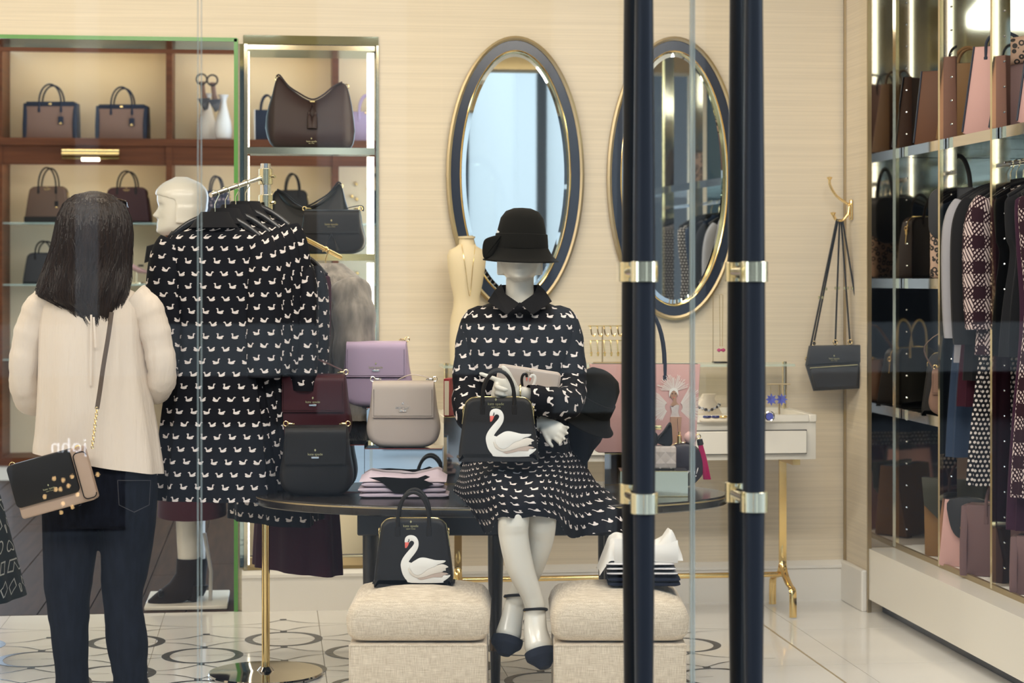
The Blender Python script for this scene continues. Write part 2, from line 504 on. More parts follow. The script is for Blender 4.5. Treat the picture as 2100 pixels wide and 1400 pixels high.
# storefront bulkhead above the glass, street outside
struct('wall_front', MB().box((-0.3, YG, 2.84), (7.4, 0.22, 0.36)), M_soffit)
struct('ground_street', MB().box((0, -8, -0.15), (60, 24.3, 0.1)), mat('pavement', (0.13, 0.135, 0.14), 0.7))
M_stone = mat('pale_stone', (0.42, 0.42, 0.40), 0.7); M_dkfac = mat('dark_facade', (0.022, 0.022, 0.022), 0.9)
fa = struct('wall_opposite_building', MB().box((0, -12.3, 5), (60, 0.6, 10.2)), M_dkfac)
for x in (-9.0, -4.1, 0.9, 3.3, 5.6, 10): struct('pilaster_strip', MB().box((x, -11.9, 5), (0.9, 0.3, 10)), M_stone, fa)
struct('pilaster_strip', MB().box((-1.83, -11.9, 5), (0.22, 0.2, 10)), M_stone, fa)  # narrow pale strip added so the shop glass reflects a vertical band
struct('ledge', MB().box((0, -11.7, 0.66), (60, 0.5, 0.5)), M_stone, fa)  # low pale ledge added so the shop glass reflects a horizontal band
struct('ledge', MB().box((0, -11.7, 5.2), (60, 0.5, 0.4)), M_stone, fa)
for i, (x, y) in enumerate(((2.05, -2.0), (2.95, -3.2), (6.5, -2.0), (-6.5, -2.0))):
    o = struct('arcade_column_%d' % i, MB().lathe([(0.30, -0.1), (0.30, 0.25), (0.23, 0.30), (0.22, 4.6), (0.3, 4.7), (0.3, 5)], 28, (x, y, 0)), M_stone, None, True); o.name = 'trim_column'

# unseen board with lit letters and bulbs, added for its reflection in the shop glass
sg0 = thing('added_reflection_sign', 'lit board lettered john, added outside for its reflection in the glass', 'sign', (-1.13, -3.0, -0.06), PI)
obj('board', MB().rbox((0, 0.02, 0.34), (0.62, 0.03, 0.66), 0.006, 1), mat('sign_board', (0.01, 0.01, 0.01), 0.8, spec=0.1), sg0)
obj('lettering', text_mesh('john', 0.115, 0.002, M=Matrix.Translation((0, 0.0, 0.49))), mat('sign_light', (0.8, 0.85, 1.0), 0.5, emit=14.0, ecol=(0.75, 0.85, 1.0)), sg0, False)
for bx_, bz_ in ((-0.16, 0.33), (-0.02, 0.32), (0.03, 0.30), (0.08, 0.31), (0.045, 0.25), (0.07, 0.25), (-0.05, 0.22), (0.03, 0.17), (0.13, 0.21), (-0.02, 0.15), (0.04, 0.12), (0.0, 0.27)):
    obj('bulb', MB().lathe([(0, 0.014), (0.009, 0.008), (0.011, 0), (0.008, -0.01), (0, -0.013)], 10, (bx_, -0.005, bz_)), mat('reflected_bulb', (1, 0.7, 0.35), 0.5, emit=20.0, ecol=(1.0, 0.62, 0.26)), sg0)  # bulbs added for the warm points reflected in the glass
# glass panes of the storefront and the pair of glass doors
def pane(name, pa, pb, label):
    xa, xb = R(pa, 0, YG).x, R(pb, 0, YG).x
    o = structroot(name); o['label'] = label
    struct('glass_pane', MB().box(((xa+xb)/2, YG, 1.33), (xb-xa, 0.0, 2.64)).xf(Matrix()), M_glass, o)
    return o, xa, xb
def thin_pane(parent, xa, xb):
    mb = MB().grid([[(xa, YG, 0.01), (xb, YG, 0.01)], [(xa, YG, 2.66), (xb, YG, 2.66)]])
    return struct('glass_pane', mb, M_glass, parent)
def edge(parent, px, wpx=0.006):
    x = R(px, 0, YG).x
    return struct('glass_edge', MB().box((x, YG, 1.33), (wpx, 0.012, 2.64)), M_gedge, parent)
w1 = structroot('window_1'); thin_pane(w1, -3.0, R(405, 0, YG).x); edge(w1, 406, 0.002); edge(w1, 413, 0.002)
w2 = structroot('window_2'); thin_pane(w2, R(413, 0, YG).x, R(905, 0, YG).x)
dL = structroot('door_1'); thin_pane(dL, R(905, 0, YG).x+0.001, R(1416, 0, YG).x); edge(dL, 1417, 0.004)
dR = structroot('door_2'); thin_pane(dR, R(1424, 0, YG).x, 3.0); edge(dR, 1422.5, 0.004)
# pull handles: spindle shafts, two brass collars each with a standoff through the glass
def pull(parent, px, y, label, through):
    x = R(px, 0, YG).x*(y/YG) if False else R(px, 570, y).x
    prof = [(0.0, 0.18), (0.010, 0.185), (0.0165, 0.22), (0.0185, 0.45), (0.0225, 0.85), (0.0245, 1.13), (0.0225, 1.55), (0.0195, 1.9), (0.0175, 2.16), (0.010, 2.2), (0, 2.205)]
    r = obj('pull_handle', MB().lathe(prof, 28, (x, y, 0)), M_handle, parent); r['label'] = label
    for zz in (C(px, 557, 4.2).z, C(px, 1027, 4.2).z):
        mb = MB().lathe([(0.0275, -0.0215), (0.0290, -0.0205), (0.0290, 0.0205), (0.0275, 0.0215)], 28, (x, y, zz))
        obj('brass_collar', mb, M_pale, r)
        if through:
            obj('standoff', MB().lathe([(0.014, 0), (0.014, through)], 16, (x, y, zz), Matrix.Rotation(-PI/2, 4, 'X')), M_pale, r)
pull(dL, 1321, 4.10, 'black outer pull with brass collars on the left glass door', 0.16)
pull(dL, 1297, 4.29, 'black inner pull seen through the left glass door', 0)
pull(dR, 1546, 4.10, 'black outer pull with brass collars on the right glass door', 0.16)
pull(dR, 1514, 4.29, 'black inner pull seen through the right glass door', 0)

# ================================================================ HANDBAG BUILDERS (local frame: base at z=0, front faces -Y)
def leather(name, col, rough=0.45):
    return mat('leather_'+name, col, rough, bump=(420, 0.25, 0.0006), spec=0.25)
L_black = leather('black', (0.013, 0.012, 0.012)); L_burg = leather('burgundy', (0.050, 0.012, 0.017)); L_lilac = leather('lilac', (0.50, 0.38, 0.53))
L_grey = leather('greige', (0.50, 0.43, 0.38)); L_brown = leather('brown', (0.036, 0.020, 0.018), 0.40); L_taupe = leather('taupe', (0.24, 0.145, 0.11))
L_tan = leather('tan', (0.22, 0.12, 0.045)); L_pink = leather('blush', (0.62, 0.37, 0.34), 0.4); L_mauve = leather('mauve', (0.16, 0.095, 0.095)); L_char = leather('charcoal', (0.035, 0.037, 0.042))
L_white = leather('white', (0.80, 0.78, 0.73)); L_cream = leather('cream', (0.62, 0.52, 0.45)); L_coral = leather('coral', (0.75, 0.16, 0.13)); L_navy = leather('navy', (0.02, 0.028, 0.05))
M_sbuck = mat('bright_gold', (0.95, 0.74, 0.36), 0.16, 1.0)
M_silver = mat('silver_bar', (0.9, 0.88, 0.84), 0.12, 1.0)
LEO_BASE, LEO_INK = (0.50, 0.34, 0.25), (0.02, 0.016, 0.014)
def leopard():
    if 'leopard_print' in MATS: return MATS['leopard_print']
    m = mat('leopard_print', LEO_BASE, 0.6); nt = m.node_tree; b = nt.nodes['Principled BSDF']
    tc = nt.nodes.new('ShaderNodeTexCoord'); vo = nt.nodes.new('ShaderNodeTexVoronoi'); vo.inputs['Scale'].default_value = 42
    nt.links.new(tc.outputs['Object'], vo.inputs['Vector'])
    d = S(nt, vo.outputs['Distance']); k = (d.lt(0.46))*(d.op('GREATER_THAN', 0.22))
    mx = nt.nodes.new('ShaderNodeMix'); mx.data_type = 'RGBA'; mx.inputs[6].default_value = (*LEO_BASE, 1); mx.inputs[7].default_value = (*LEO_INK, 1)
    nt.links.new(k.k, mx.inputs[0]); nt.links.new(mx.outputs[2], b.inputs['Base Color'])
    return m
def floral():
    if 'floral_print' in MATS: return MATS['floral_print']
    m = mat('floral_print', (0.02, 0.025, 0.05), 0.5); nt = m.node_tree; b = nt.nodes['Principled BSDF']
    tc = nt.nodes.new('ShaderNodeTexCoord'); vo = nt.nodes.new('ShaderNodeTexVoronoi'); vo.inputs['Scale'].default_value = 45
    nt.links.new(tc.outputs['Object'], vo.inputs['Vector'])
    k = S(nt, vo.outputs['Distance']).lt(0.34)
    mx = nt.nodes.new('ShaderNodeMix'); mx.data_type = 'RGBA'; mx.inputs[6].default_value = (0.02, 0.025, 0.05, 1); mx.inputs[7].default_value = (0.42, 0.33, 0.36, 1)
    nt.links.new(k.k, mx.inputs[0]); nt.links.new(mx.outputs[2], b.inputs['Base Color'])
    return m
def torus(mb, c, r, t, M=None, n=18, k=8, sx=1.0):
    pts = []
    for i in range(n+1):
        a = 2*PI*i/n; p = Vector((sx*r*math.cos(a), 0, r*math.sin(a)))
        if M is not None: p = M @ p
        pts.append(p+Vector(c))
    return mb.tube(pts, t, k, False)
def logo(parent, x, y, z, k, m, bar=None):
    mb = text_mesh('kate spade', 0.0072*k, 0.0003, M=Matrix.Translation((x, y, z)))
    mb.prism([(x, z+0.0115*k), (x+0.0022*k, z+0.0085*k), (x, z+0.0055*k), (x-0.0022*k, z+0.0085*k)], y-0.0006, y+0.0003)
    if not bar:
        t = text_mesh('NEW YORK', 0.0036*k, 0.0003, M=Matrix.Translation((x, y, z-0.0062*k))); mb.add(t.v, t.f)
    o = obj('logo_lettering', mb, m, parent, False)
    if bar: obj('logo_bar', MB().rbox((x, y-0.001, z-0.0068*k), (0.016*k, 0.003, 0.0042*k), 0.0008, 1), bar, parent)
    return o
def handle_arc(parent, x, y, z, w, h, m, r=0.0055, drop=0.035, lab=None, tilt=0.0, name='handle'):
    pts = [(x-w/2, y, z-drop)]+[(x-w/2, y, z-drop*0.3)]
    pts += [(x-w/2*math.cos(t), y+tilt*math.sin(t), z+h*math.sin(t)) for t in [PI*k/16 for k in range(17)]]
    pts += [(x+w/2, y, z-drop*0.3), (x+w/2, y, z-drop)]
    o = obj(name, MB().tube(pts, r, 10, flat=0.75), m, parent)
    for s in (-1, 1):
        obj('handle_tab', MB().rbox((x+s*w/2, y-0.001, z-drop-0.004), (r*2.7, 0.005, 0.03), 0.0015, 1), m, o)
    return o
def saddle_bag(label, loc, w, h, d, m, rotz=FC, strap=None, hw=M_sbuck, bar=M_silver, tassel=False, group=None, k=1.0, logom=None):
    t = thing('saddle_bag', label, 'handbag', loc, rotz, group)
    half = [(0.15, 1.0), (0.33, 1.0), (0.39, 0.995), (0.42, 0.96), (0.455, 0.62), (0.492, 0.40), (0.498, 0.26), (0.46, 0.12), (0.37, 0.035), (0.22, 0.0)]
    out = [(x*w, z*h) for x, z in half]+[(-x*w, z*h) for x, z in reversed(half)]
    out = [(p.x, p.y) for p in smooth_poly([Vector((a, b)) for a, b in out], 4)]
    obj('body', MB().prism(out, -d/2, d/2, d*0.24, 4), m, t)
    fw = w*0.415
    prof = [(d*0.42, h*0.985), (d*0.3, h*1.012), (0, h*1.022), (-d*0.36, h*1.008), (-d*0.54, h*0.96), (-d*0.575, h*0.80), (-d*0.58, h*0.47)]
    prof = [(p.x, p.y) for p in smooth_poly([Vector(p) for p in prof], 4, False)]
    rows = []
    for sgn in (0, 1):
        pass
    mb = MB(); nP = len(prof)
    inner = [(y*0.97+(0.0 if i < nP-8 else 0.004), z-0.005 if i < nP-6 else z) for i, (y, z) in enumerate(prof)]
    ringL = [Vector((-fw, y, z)) for y, z in prof]+[Vector((-fw, y, z)) for y, z in reversed(inner)]
    b = 0.003
    rings = [[Vector((p.x, p.y*0.985, p.z)) for p in ringL], [Vector((-fw+b, p.y, p.z)) for p in ringL], [Vector((fw-b, p.y, p.z)) for p in ringL], [Vector((fw, p.y*0.985, p.z)) for p in ringL]]
    fo = obj('flap', mb.loft(rings, True, True), m, t)
    st = MB(); zb = h*0.47+0.005; yb = -d*0.58-0.0006
    st.tube([(-fw+0.005, yb, h*0.9), (-fw+0.005, yb, zb), (fw-0.005, yb, zb), (fw-0.005, yb, h*0.9)], 0.0006, 4)
    obj('stitching', st, L_black if m is not L_black else L_char, fo)
    logo(fo, 0, -d*0.58-0.0012, h*0.47+0.021*k, k, logom or hw, bar)
    for s in (-1, 1):
        mb = MB()
        torus(mb, (s*(fw+0.002), 0, h*1.045), 0.008, 0.0017, Matrix.Rotation(0.5*s, 3, 'Y'))
        torus(mb, (s*(fw-0.012), -0.004, h*1.05), 0.006, 0.0017, Matrix.Rotation(PI/2, 3, 'X'), sx=1.7)
        mb.rbox((s*(fw-0.016), -0.002, h*1.04), (0.022, 0.006, 0.004), 0.001, 1)
        obj('strap_ring', mb, hw, t)
    if strap:
        pts = smooth_poly([Vector(p) for p in strap], 5, False)
        obj('strap', MB().tube(pts, 0.0075, 8, True, 0.25, up=(0, 1, 0)), m, t)
    if tassel:
        for s in (-1, 1):
            mb = MB().tube([(0, yb-0.004, h*0.47), (s*0.016, yb-0.006, h*0.30)], 0.0018, 6)
            mb.lathe([(0.004, 0), (0.005, -0.008), (0.0085, -0.04), (0.0, -0.041)], 10, (s*0.016, yb-0.007, h*0.30), Matrix.Rotation(-0.25*s, 3, 'Y'))
            obj('tassel', mb, m, t)
    return t
SWAN = dict(
 body=[(305, 655), (303, 610), (320, 575), (360, 555), (410, 556), (455, 580), (483, 630), (487, 690), (470, 745), (435, 800), (395, 850), (366, 890), (360, 908), (390, 918), (440, 930), (520, 960), (640, 1010), (760, 1060), (860, 1085), (910, 1078), (905, 1100), (872, 1130), (820, 1165), (790, 1184), (390, 1184), (330, 1150), (280, 1080), (254, 990), (250, 930), (270, 870), (310, 810), (360, 750), (405, 700), (426, 662), (415, 636), (390, 629), (370, 642), (357, 655)],
 beak=[(305, 648), (362, 650), (348, 690), (328, 722), (308, 726), (304, 690)],
 wing=[(380, 1000), (374, 950), (400, 915), (440, 888), (500, 856), (560, 850), (630, 864), (720, 885), (845, 890), (822, 920), (752, 940), (700, 972), (620, 1000), (550, 1055), (480, 1083), (420, 1062)],
 feather=[(350, 985), (366, 1050), (420, 1098), (500, 1118), (600, 1095), (700, 1062), (800, 1042), (822, 1026), (852, 1022), (850, 992), (886, 976), (850, 950), (790, 938), (700, 965), (600, 1000), (500, 1050), (410, 1040)],
 under=[(470, 1128), (520, 1146), (600, 1132), (680, 1110), (805, 1110), (816, 1086), (892, 1070), (860, 1052), (770, 1042), (700, 1060), (600, 1094)])
def swan_applique(t, x, y, z, scale):          # x,z: lower left of the swan
    s = scale/660.0
    f = lambda P: [(x+(a-250)*s, z+(1184-b)*s) for a, b in P]
    sm = lambda P, n=3: [(p.x, p.y) for p in smooth_poly([Vector(q) for q in f(P)], n)]
    r = obj('swan_applique', MB().prism(sm(SWAN['body']), y-0.0020, y+0.001, 0.0008, 2), L_white, t)
    obj('under_feather', MB().prism(f(SWAN['under']), y-0.0032, y, 0.0006, 1), leather('feather_beige', (0.50, 0.40, 0.34)), r)
    obj('feather', MB().prism(sm(SWAN['feather']), y-0.0042, y, 0.0008, 2), leather('feather_cream', (0.72, 0.66, 0.58)), r)
    obj('wing', MB().prism(sm(SWAN['wing']), y-0.0056, y, 0.0012, 2), L_white, r)
    obj('beak', MB().prism(f(SWAN['beak']), y-0.0032, y, 0.0008, 2), L_coral, r)
    mb = MB().prism(f([(352, 608), (362, 602), (364, 632), (348, 652), (342, 640), (352, 628)]), y-0.0030, y)
    obj('eye', mb, L_black, r, False)
def dome_bag(label, loc, w, h, d, m, rotz=FC, hh=0.11, hw=M_sbuck, swan=False, trim=None, tag_=False, group=None, base=None, hm=None, logok=0.0, hdrop=0.03, name='dome_bag', rot=None, twist=0):
    t = thing(name, label, 'handbag', loc, rotz, group, rot)
    half = [(0.08, 1.0), (0.22, 1.0), (0.33, 0.985), (0.39, 0.93), (0.42, 0.84), (0.47, 0.4), (0.50, 0.08), (0.485, 0.015), (0.45, 0.0)]
    out = [(x*w, z*h) for x, z in half]+[(-x*w, z*h) for x, z in reversed(half)]
    out = [(p.x, p.y) for p in smooth_poly([Vector(p) for p in out], 3)]
    def taper(v): return Vector((v.x, v.y*(1.0-0.42*max(0, v.z)/h), v.z))
    obj('body', MB().prism(out, -d/2, d/2, 0.012, 3, taper), m, t)
    up = [(x, z) for x, z in out if z > h*0.55]
    up.sort(key=lambda p: math.atan2(p[0], p[1]-h*0.5))
    zp = MB().tube([(x*1.004, 0, z*1.003) for x, z in up], 0.0022, 6)
    obj('zip', zp, trim or hw, t)
    yf = -d/2*0.60
    for yy, tl in ((yf-0.002, -0.01), (-yf+0.002, 0.012)):
        handle_arc(t, twist, yy, h*0.99, w*0.40, hh, hm or m, 0.0058, hdrop, tilt=tl)
    for s in (-1, 1):
        mb = MB(); torus(mb, (s*w*0.445, 0, h*0.80), 0.009, 0.0018, Matrix.Rotation(PI/2, 3, 'Z')); mb.rbox((s*w*0.436, 0, h*0.745), (0.006, 0.012, 0.022), 0.001, 1)
        obj('side_ring', mb, hw, t)
        for yq in (-1, 1):
            obj('foot', MB().lathe([(0.0, -0.0035), (0.004, -0.0035), (0.0055, 0.001), (0.0055, 0.003)], 10, (s*w*0.40, yq*d*0.36, 0.0)), hw, t)
    if base: obj('base_panel', MB().prism([(x*1.012, z) for x, z in out if z < h*0.25][::1], -d/2-0.002, d/2+0.002), base, t)
    if swan:
        swan_applique(t, -w*0.16, -d/2*0.97, 0.004, w*0.63)
        sw = [c for c in t.children if c.name.startswith('swan_applique')][0]
        sw.rotation_euler = (-math.atan(0.42*d/2/h), 0, 0); sw.location = (0, 0, 0)
        piv = Vector((0, -d/2*0.97, 0)); sw.location = piv - Matrix.Rotation(sw.rotation_euler.x, 3, 'X') @ piv
    if logok: logo(t, 0.0 if not swan else -0.008, yf-0.0045 if not swan else -d/2*(1-0.42*0.9)-0.0012, h*(0.9 if swan else 0.93), logok, hw)
    if tag_:
        mb = MB().tube([(w*0.2, yf-0.006, h*0.95), (w*0.22, yf-0.010, h*0.62)], 0.0015, 6)
        mb.rbox((w*0.22, yf-0.014, h*0.5), (0.026, 0.004, 0.045), 0.001, 1)
        g = obj('hang_tag', mb, hm or m, t); obj('tag_clip', MB().rbox((w*0.22, yf-0.017, h*0.42), (0.014, 0.003, 0.008), 0.001, 1), hw, g)
    return t
def structured_satchel(label, loc, w, h, d, m, dark, rotz=0.0, hh=0.11, group=None, band=True, tag_=True, name='structured_satchel'):
    t = thing(name, label, 'handbag', loc, rotz, group)
    obj('body', MB().prism([(-w*0.48, 0), (w*0.48, 0), (w*0.45, h), (-w*0.45, h)], -d/2, d/2, 0.006, 2, lambda v: Vector((v.x, v.y*(1-0.35*v.z/h), v.z))), m, t)
    if band: obj('top_band', MB().rbox((0, 0, h*0.955), (w*0.915, d*0.72, h*0.13), 0.004, 2), dark, t)
    for s in (-1, 1):
        obj('side_gusset', MB().prism([(-d*0.5, 0), (d*0.5, 0), (d*0.52, h*0.42), (d*0.3, h*0.98), (-d*0.3, h*0.98), (-d*0.52, h*0.42)], -0.014, 0.014, 0.006, 2).xf(Matrix.Translation((s*w*0.475, 0, 0)) @ Matrix.Rotation(PI/2, 4, 'Z')), dark, t)
    for yy in (-d*0.36, d*0.36): handle_arc(t, 0, yy, h, w*0.42, hh, dark, 0.0062, 0.05)
    obj('clasp', MB().rbox((0, -d*0.37, h*0.95), (0.022, 0.006, 0.012), 0.002, 1), M_sbuck, t)
    if tag_:
        mb = MB().tube([(w*0.21, -d*0.42, h*0.85), (w*0.215, -d*0.47, h*0.62)], 0.0018, 6); mb.rbox((w*0.215, -d*0.5, h*0.5), (0.036, 0.005, 0.055), 0.002, 1)
        g = obj('hang_tag', mb, dark, t); obj('tag_clip', MB().rbox((w*0.215, -d*0.5-0.004, h*0.42), (0.018, 0.003, 0.012), 0.001, 1), M_sbuck, g)
    return t
def hobo_bag(label, loc, s, m, rotz=FC, group=None, mirror=1, strap=True, tassel=True):
    # outline in photo pixels of the brown one, s = metres per pixel
    P = [(568, 154), (575, 151), (592, 172), (612, 186), (640, 200), (662, 192), (684, 174), (702, 165), (712, 172), (720, 205), (726, 255), (727, 285), (722, 299), (640, 300), (566, 300), (552, 280), (545, 255), (549, 226), (560, 188)]
    t = thing('hobo_bag', label, 'handbag', loc, rotz, group)
    out = [(mirror*(x-636)*s, (300-z)*s) for x, z in P]
    out = [(p.x, p.y) for p in smooth_poly([Vector(p) for p in out], 3)]
    H = 150*s
    def puff(v):
        k = max(0.0, min(1.0, v.z/H)); q = 1.0-0.75*k**1.5
        return Vector((v.x, v.y*q+0.008*math.sin(v.x*40)*(1-k), v.z))
    TOPC = [(545, 255), (547, 232), (552, 210), (560, 184), (566, 160), (572, 151), (578, 155), (592, 172), (612, 187), (628, 197), (640, 201), (652, 198), (668, 188), (684, 174), (696, 166), (704, 165), (711, 172), (717, 190), (722, 215), (726, 245), (727.5, 262)]
    BOTC = [(545, 257), (549, 275), (556, 290), (566, 298), (580, 300), (640, 300.3), (710, 300), (720, 296), (725, 285), (727.5, 264)]
    secs = []
    xsn = [545+182.5*(0.5-0.5*math.cos(PI*i/60)) for i in range(61)]
    for x in xsn:
        zt_h, zb_h = (300-tab(TOPC, x))*s, (300-tab(BOTC, x))*s
        e = min(1.0, (min(x-545, 727.5-x)/22.0+0.02))**0.5
        ring = []
        for j in range(28):
            u = 2*PI*j/28; c_, s_ = math.cos(u), math.sin(u)
            z = (zt_h+zb_h)/2+(zt_h-zb_h)/2*math.copysign(abs(s_)**0.7, s_)
            k_ = max(0.0, min(1.0, z/(150*s)))
            ring.append((mirror*(x-636)*s, 0.066*e*math.copysign(abs(c_)**0.6, c_)*(1-0.80*k_**1.4), max(z, 0.0)))
        secs.append(ring)
    obj('body', MB().loft(secs), m, t)
    rim = [(mirror*(x-636)*s, -0.018, (301.5-z)*s) for x, z in P[0:8]]
    obj('rim', MB().tube(smooth_poly([Vector(p) for p in rim], 4, False), 0.0035, 6), m, t)
    for i, (x, z) in enumerate(((573, 156), (704, 172))):
        mb = MB(); torus(mb, (mirror*(x-636)*s+mirror*(0.012 if i else -0.006), 0, (300-z)*s), 0.010, 0.002)
        obj('ring', mb, M_sbuck, t)
    if strap:
        a = Vector((mirror*(573-636)*s, 0.0, 140*s)); b = Vector((mirror*(704-636)*s, 0.0, 130*s))
        mid = (a+b)/2+Vector((0, -0.03 if strap == 'front' else 0.06, -0.05 if strap == 'front' else 0.02))
        if strap == 'front': pts = [a, a.lerp(mid, 0.5)+Vector((0, -0.06, -0.035)), mid+Vector((0, -0.05, -0.03)), b.lerp(mid, 0.5)+Vector((0, -0.06, -0.035)), b]
        else: pts = [a, a+Vector((0.03*mirror, 0.05, -0.06)), mid+Vector((0, 0.01, -0.1)), b+Vector((-0.03*mirror, 0.05, -0.06)), b]
        obj('strap', MB().tube(smooth_poly(pts, 6, False), 0.008, 8, True, 0.35), m, t)
    if tassel:
        x0 = mirror*(642-636)*s
        obj('toggle', MB().rbox((x0, -0.035, 96*s), (0.022, 0.006, 0.007), 0.002, 1), M_sbuck, t)
        for q in (0, 1):
            x1 = x0-0.012+0.028*q
            mb = MB().tube([(x0, -0.036, 94*s), (x1, -0.056, 74*s)], 0.003, 6)
            mb.lathe([(0.006, 0.0), (0.008, -0.006), (0.006, -0.014), (0.010, -0.02), (0.016, -0.068), (0.0, -0.069)], 12, (x1, -0.062, 74*s), Matrix.Rotation(-0.12+0.24*q, 3, 'Y'))
            obj('tassel', mb, m, t)
    logo(t, x0 if tassel else 0, -0.066, 0.030, 1.4, M_sbuck)
    return t
def tote_bag(label, loc, wt, wb, h, d, m, rotz=FC, hh=0.2, hw_=0.16, hm=None, group=None, cat='handbag', handles=True, edge=None, name='tote_bag', htilt=0.0):
    t = thing(name, label, cat, loc, rotz, group)
    def tp(v): return Vector((v.x, v.y*(1-0.55*v.z/h), v.z))
    out = [(-wb/2, 0.006), (-wb/2+0.012, 0), (wb/2-0.012, 0), (wb/2, 0.006), (wt/2, h), (-wt/2, h)]
    obj('body', MB().prism(out, -d/2, d/2, 0.005, 2, tp), m, t)
    obj('inner_lining', MB().box((0, 0, h+0.0006), (wt*0.96, d*0.34, 0.001)), edge or L_char, t)
    if edge:
        for s in (-1, 1): obj('edge_piping', MB().tube([(s*wb/2, -d/2, 0.01), (s*wt/2, -d/2*0.45, h)], 0.004, 6), edge, t)
    if handles:
        for y in (-d*0.24, d*0.24): handle_arc(t, 0, y, h, hw_, hh, hm or m, 0.006, 0.05, tilt=htilt, name='strap')
    return t

# ================================================================ BACK ROOM SHELVING
U = lambda px, py: R(px, py, YS)
def zpx(py, px=250): return U(px, py).z
sh = thing('display_shelving', 'walnut wall shelving with lit cream bays in the back room', 'shelving')
DEP = 0.42
xs_up = [U(-2, 0).x+1.135*k for k in range(0, 4)]
xl, xr = xs_up[0]-0.02, xs_up[-1]+0.02
ztop, zs1, zs1b, zbeam, zg1, zg2, zg3, zbot, zbase = [zpx(v) for v in (108, 284, 299, 338, 456, 582, 735, 936, 952)]
obj('back_panel', MB().box(((xl+xr)/2, YS+DEP, (zbase+ZC)/2), (xr-xl, 0.02, ZC-zbase)), M_cream, sh, False)
for x in xs_up: obj('upright', MB().box((x, YS+DEP/2, (zbase+ztop+0.04)/2), (0.042, DEP, ztop+0.04-zbase)), M_walnut, sh, False)
def slab(name, za, zb, m, y0=YS-0.004, y1=YS+DEP): obj(name, MB().box(((xl+xr)/2, (y0+y1)/2, (za+zb)/2), (xr-xl, y1-y0, abs(zb-za))), m, sh, False)
slab('top_rail', ztop, ztop+0.09, M_walnut, YS-0.004, YS+0.03); slab('fascia', ztop+0.09, ZC, M_wall)
slab('wood_shelf', zs1b, zs1, M_walnut, YS-0.02); slab('light_beam', zbeam, zs1b, M_walnut, YS+0.012, YS+0.045)
slab('bottom_rail', zbase, zbot, M_walnut); slab('plinth', 0, zbase, M_white, YS+0.01)
for z in (zg1, zg2, zg3): slab('glass_shelf', z-0.012, z, M_shelfglass, YS+0.03, YS+DEP-0.02)
for x0, x1 in zip(xs_up[:-1], xs_up[1:]):
    for z in (ztop+0.05, zbeam+0.05):
        obj('led_tube', MB().box(((x0+x1)/2, YS+0.09, z), (x1-x0-0.1, 0.02, 0.01)), M_led, sh, False)
# picture light on the beam
p = U(188, 320); pl = thing('picture_light', 'brass picture light on the walnut beam over the handbags', 'lamp', (p.x, YS-0.03, p.z))
obj('shade', MB().tube([(-0.19, -0.04, 0.01), (0.19, -0.04, 0.01)], 0.036, 20), M_brass, pl)
obj('arm', MB().tube([(0, 0.03, -0.01), (0, -0.02, 0.0)], 0.012, 8), M_brass, pl)
obj('bulb', MB().tube([(-0.06, -0.05, -0.024), (0.06, -0.05, -0.024)], 0.015, 12), M_ledw, pl)
def on(px, py, zz, dy=0.18): q = R(px, py, YS+dy); return (q.x, q.y, zz+0.0005)
k = (YS+0.18)/FPX
structured_satchel('taupe satchel with navy trim on top walnut shelf, left of the pair', on(106, 285, zs1), 105*k, 74*k, 0.14, L_taupe, L_navy, FC, 36*k, 'taupe satchels on the top shelf')
structured_satchel('taupe satchel with navy trim on top walnut shelf, beside the wood upright', on(252, 285, zs1), 101*k, 70*k, 0.14, L_taupe, L_navy, FC, 36*k, 'taupe satchels on the top shelf')
M_vase = mat('white_ceramic', (0.86, 0.82, 0.75), 0.25)
def vase(px, wpx, hpx, label, dy=0.12):
    r = wpx*k/2; h = hpx*k
    o = obj('ceramic_vase', MB().lathe([(r*0.6, 0), (r*0.9, h*0.05), (r, h*0.2), (r*0.9, h*0.38), (r*0.45, h*0.72), (r*0.32, h*0.85), (r*0.45, h*0.95), (r*0.62, h), (r*0.5, h*0.985), (r*0.26, h*0.85)], 24), M_vase, loc=on(px, 288, zs1, dy))
    tag(o, label, 'vase', 'white shoe vases'); return o
vase(458, 36, 92, 'white ceramic bottle vase beside the green glass edge'); vase(424, 42, 98, 'white ceramic vase with a sandal hung on its neck', 0.27)
# the pair of ankle strap sandals on the vase
for i, (px, py) in enumerate(((414, 176), (436, 178))):
    q = R(px, py, YS+0.20-0.12*i); t = thing('strap_sandal', ('nude sandal hanging behind the glass joint' if i == 0 else 'nude sandal with dark glitter toe hanging over white vase'), 'sandal', q, FC, 'sandals on the vase')
    obj('sole', MB().loft([[(0.02*math.cos(a)*s_+dx, 0.012*math.sin(a)*s_, z) for a in [2*PI*j/10 for j in range(10)]] for z, s_, dx in ((0.03, 1.0, 0), (0.0, 0.8, 0.004), (-0.05, 0.8, 0.01), (-0.10, 1.2, 0.02), (-0.15, 0.6, 0.03))]), L_taupe, t)
    mb = MB(); torus(mb, (0, -0.01, 0.045), 0.036, 0.006); obj('ankle_strap', mb, L_char, t)
    obj('toe_cap', MB().prism([(-0.03, -0.09), (0.06, -0.085), (0.045, -0.16), (0.02, -0.175)], -0.03, 0.0, 0.006, 2), mat('glitter_toe', (0.09, 0.09, 0.10), 0.3, 0.6), t)
dome_bag('brown dome satchel with black base on glass shelf behind the shopper', on(100, 452, zg1), 88*k, 73*k, 0.15, leather('cocoa', (0.115, 0.07, 0.05)), FC, 38*k, trim=L_black, tag_=True, hm=L_black, base=L_black, logok=1.5)
